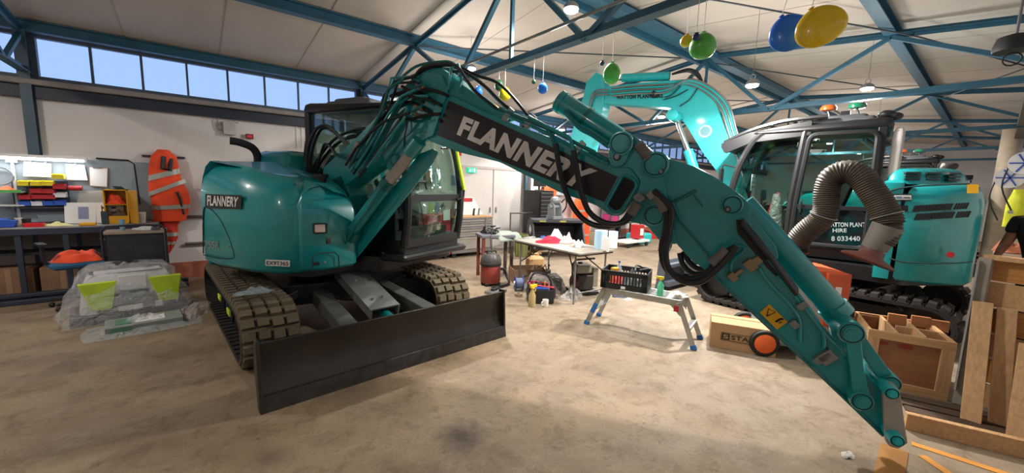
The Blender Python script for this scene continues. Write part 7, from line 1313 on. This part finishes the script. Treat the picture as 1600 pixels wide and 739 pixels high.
mesh_skin('tshirt', [(0.0, 0, 0.93, 0.19, 0.17), (0.04, 0, 1.12, 0.19, 0.165), (0.10, 0, 1.30, 0.225, 0.175), (0.16, 0, 1.43, 0.185, 0.145), (0.185, 0, 1.49, 0.09), (0.15, 0.20, 1.42, 0.085), (0.165, 0.25, 1.27, 0.075), (0.15, -0.20, 1.42, 0.085), (0.18, -0.24, 1.27, 0.075)], [(0, 1), (1, 2), (2, 3), (3, 4), (3, 5), (5, 6), (3, 7), (7, 8)], TS, t)
mesh_skin('trousers', [(0, 0, 0.96, 0.165, 0.135), (0, 0.10, 0.88, 0.11), (0.04, 0.11, 0.50, 0.078), (0.0, 0.11, 0.10, 0.065), (0, -0.10, 0.88, 0.11), (0.06, -0.11, 0.50, 0.078), (0.0, -0.11, 0.10, 0.065)], [(0, 1), (1, 2), (2, 3), (0, 4), (4, 5), (5, 6)], TR, t)
for s in (1, -1): mesh_skin('shoe', [(-0.03, s * 0.11, 0.045, 0.045), (0.08, s * 0.115, 0.04, 0.045, 0.042), (0.18, s * 0.12, 0.035, 0.035)], [(0, 1), (1, 2)], BLKP, t)
HAIR = mat('dark_hair', '#1a1512', 0.8); MB().ball((0.255, 0, 1.70), (0.108, 0.092, 0.115), 18, 12).build('hair', HAIR, t)
q = MB()
for s in (1, -1): q.ball((0.345, s * 0.032, 1.665), (0.012, 0.014, 0.010), 8, 6)
q.build('eyes', WHITE, t); MB().bar((0.352, 0, 1.66), (0.366, 0, 1.635), 0.018, 0.02).build('nose', SKIN, t); MB().box((0.345, 0, 1.605), (0.01, 0.04, 0.010)).build('mouth', mat('lips', '#7a4038', 0.5), t)
for s in (1, -1): MB().ball((0.26, s * 0.088, 1.655), (0.022, 0.012, 0.03), 8, 6).build('ear', SKIN, t)
# ================================================================ BALLOONS HUNG UNDER THE TRUSS CHORD
def balloon(label, x, y, X, rx, rz2, m, flat=0.9, tilt=0, ystring=None):
    p = at_x(x, y, X); t = thing('balloon', label, 'balloon', p, 0, 'balloons hung from the roof')
    # outline facing the viewer, slightly egg shaped
    toc = (Vector((0, 0, EYE)) - p); toc.z = 0; yaw = math.atan2(toc.y, toc.x)
    Mx = Matrix.Rotation(yaw, 4, 'Z') @ Matrix.Rotation(R_(tilt), 4, 'X'); q = MB()
    q.grid(lambda u, v: Mx @ Vector((rx * flat * math.sin(math.pi * v) * math.cos(u * 6.283), rx * math.sin(math.pi * v) * math.sin(u * 6.283) * (1 - 0.12 * math.cos(math.pi * v) * -1 * 0.8), rz2 * -math.cos(math.pi * v))), 28, 16, True); q.build('skin', m, t, smooth=80)
    MB().lathe([(0.012, rz2 * 0.98), (0.008, rz2 * 1.02), (0.016, rz2 * 1.06)], n=10, M=Mx).build('knot', m, t)
    zt = CHZ - 0.01 - p.z if X < 3.2 else CHZ - p.z
    MB().cyl(Mx @ Vector((0, 0, rz2 * 1.05)), (0, 0, max(rz2 * 1.2, zt)), 0.0022, 5).build('string', WHITE, t); return t
def bm_(n, h): return mat(n, h, 0.28, coat=0.3, var=0.03)
GRN, YLB, BLB, NVB, DGN = bm_('balloon_green', '#5cb848'), bm_('balloon_yellow', '#f0c81e'), bm_('balloon_blue', '#2a78ea'), bm_('balloon_navy', '#22305a'), bm_('balloon_dark_green', '#1f5a34')
XB_ = 2.72
balloon('green egg shaped balloon before the bright boom end', 956, 115, XB_, 0.070, 0.085, GRN); balloon('tiny navy balloon left above the green egg shaped one', 941, 99, XB_, 0.020, 0.020, NVB)
balloon('large green balloon beside the small yellow one', 1098, 72, XB_, 0.085, 0.085, GRN); balloon('small yellow balloon left of the large green one', 1073, 64, XB_ + 0.02, 0.044, 0.042, YLB); balloon('tiny navy balloon over the large green balloon', 1088, 58, XB_ - 0.10, 0.024, 0.024, NVB)
balloon('large blue flattened balloon left of the biggest yellow one', 1233, 51, XB_ + 0.05, 0.105, 0.105, BLB, 0.35, 25); balloon('largest yellow balloon at the upper right', 1281, 41, XB_ - 0.05, 0.115, 0.105, YLB, 0.35, 25)
balloon('single blue balloon hanging left of the bright boom', 848, 138, XB_, 0.048, 0.054, BLB); balloon('tiny dark green balloon beside the single blue one', 834, 128, XB_, 0.022, 0.022, DGN)
balloon('yellow balloon half hidden behind the black hoses', 789, 147, XB_, 0.064, 0.075, YLB); balloon('dark green balloon behind the black hoses', 780, 134, XB_, 0.050, 0.058, DGN); balloon('blue balloon behind the black hoses on the left', 748, 142, XB_, 0.046, 0.055, BLB)
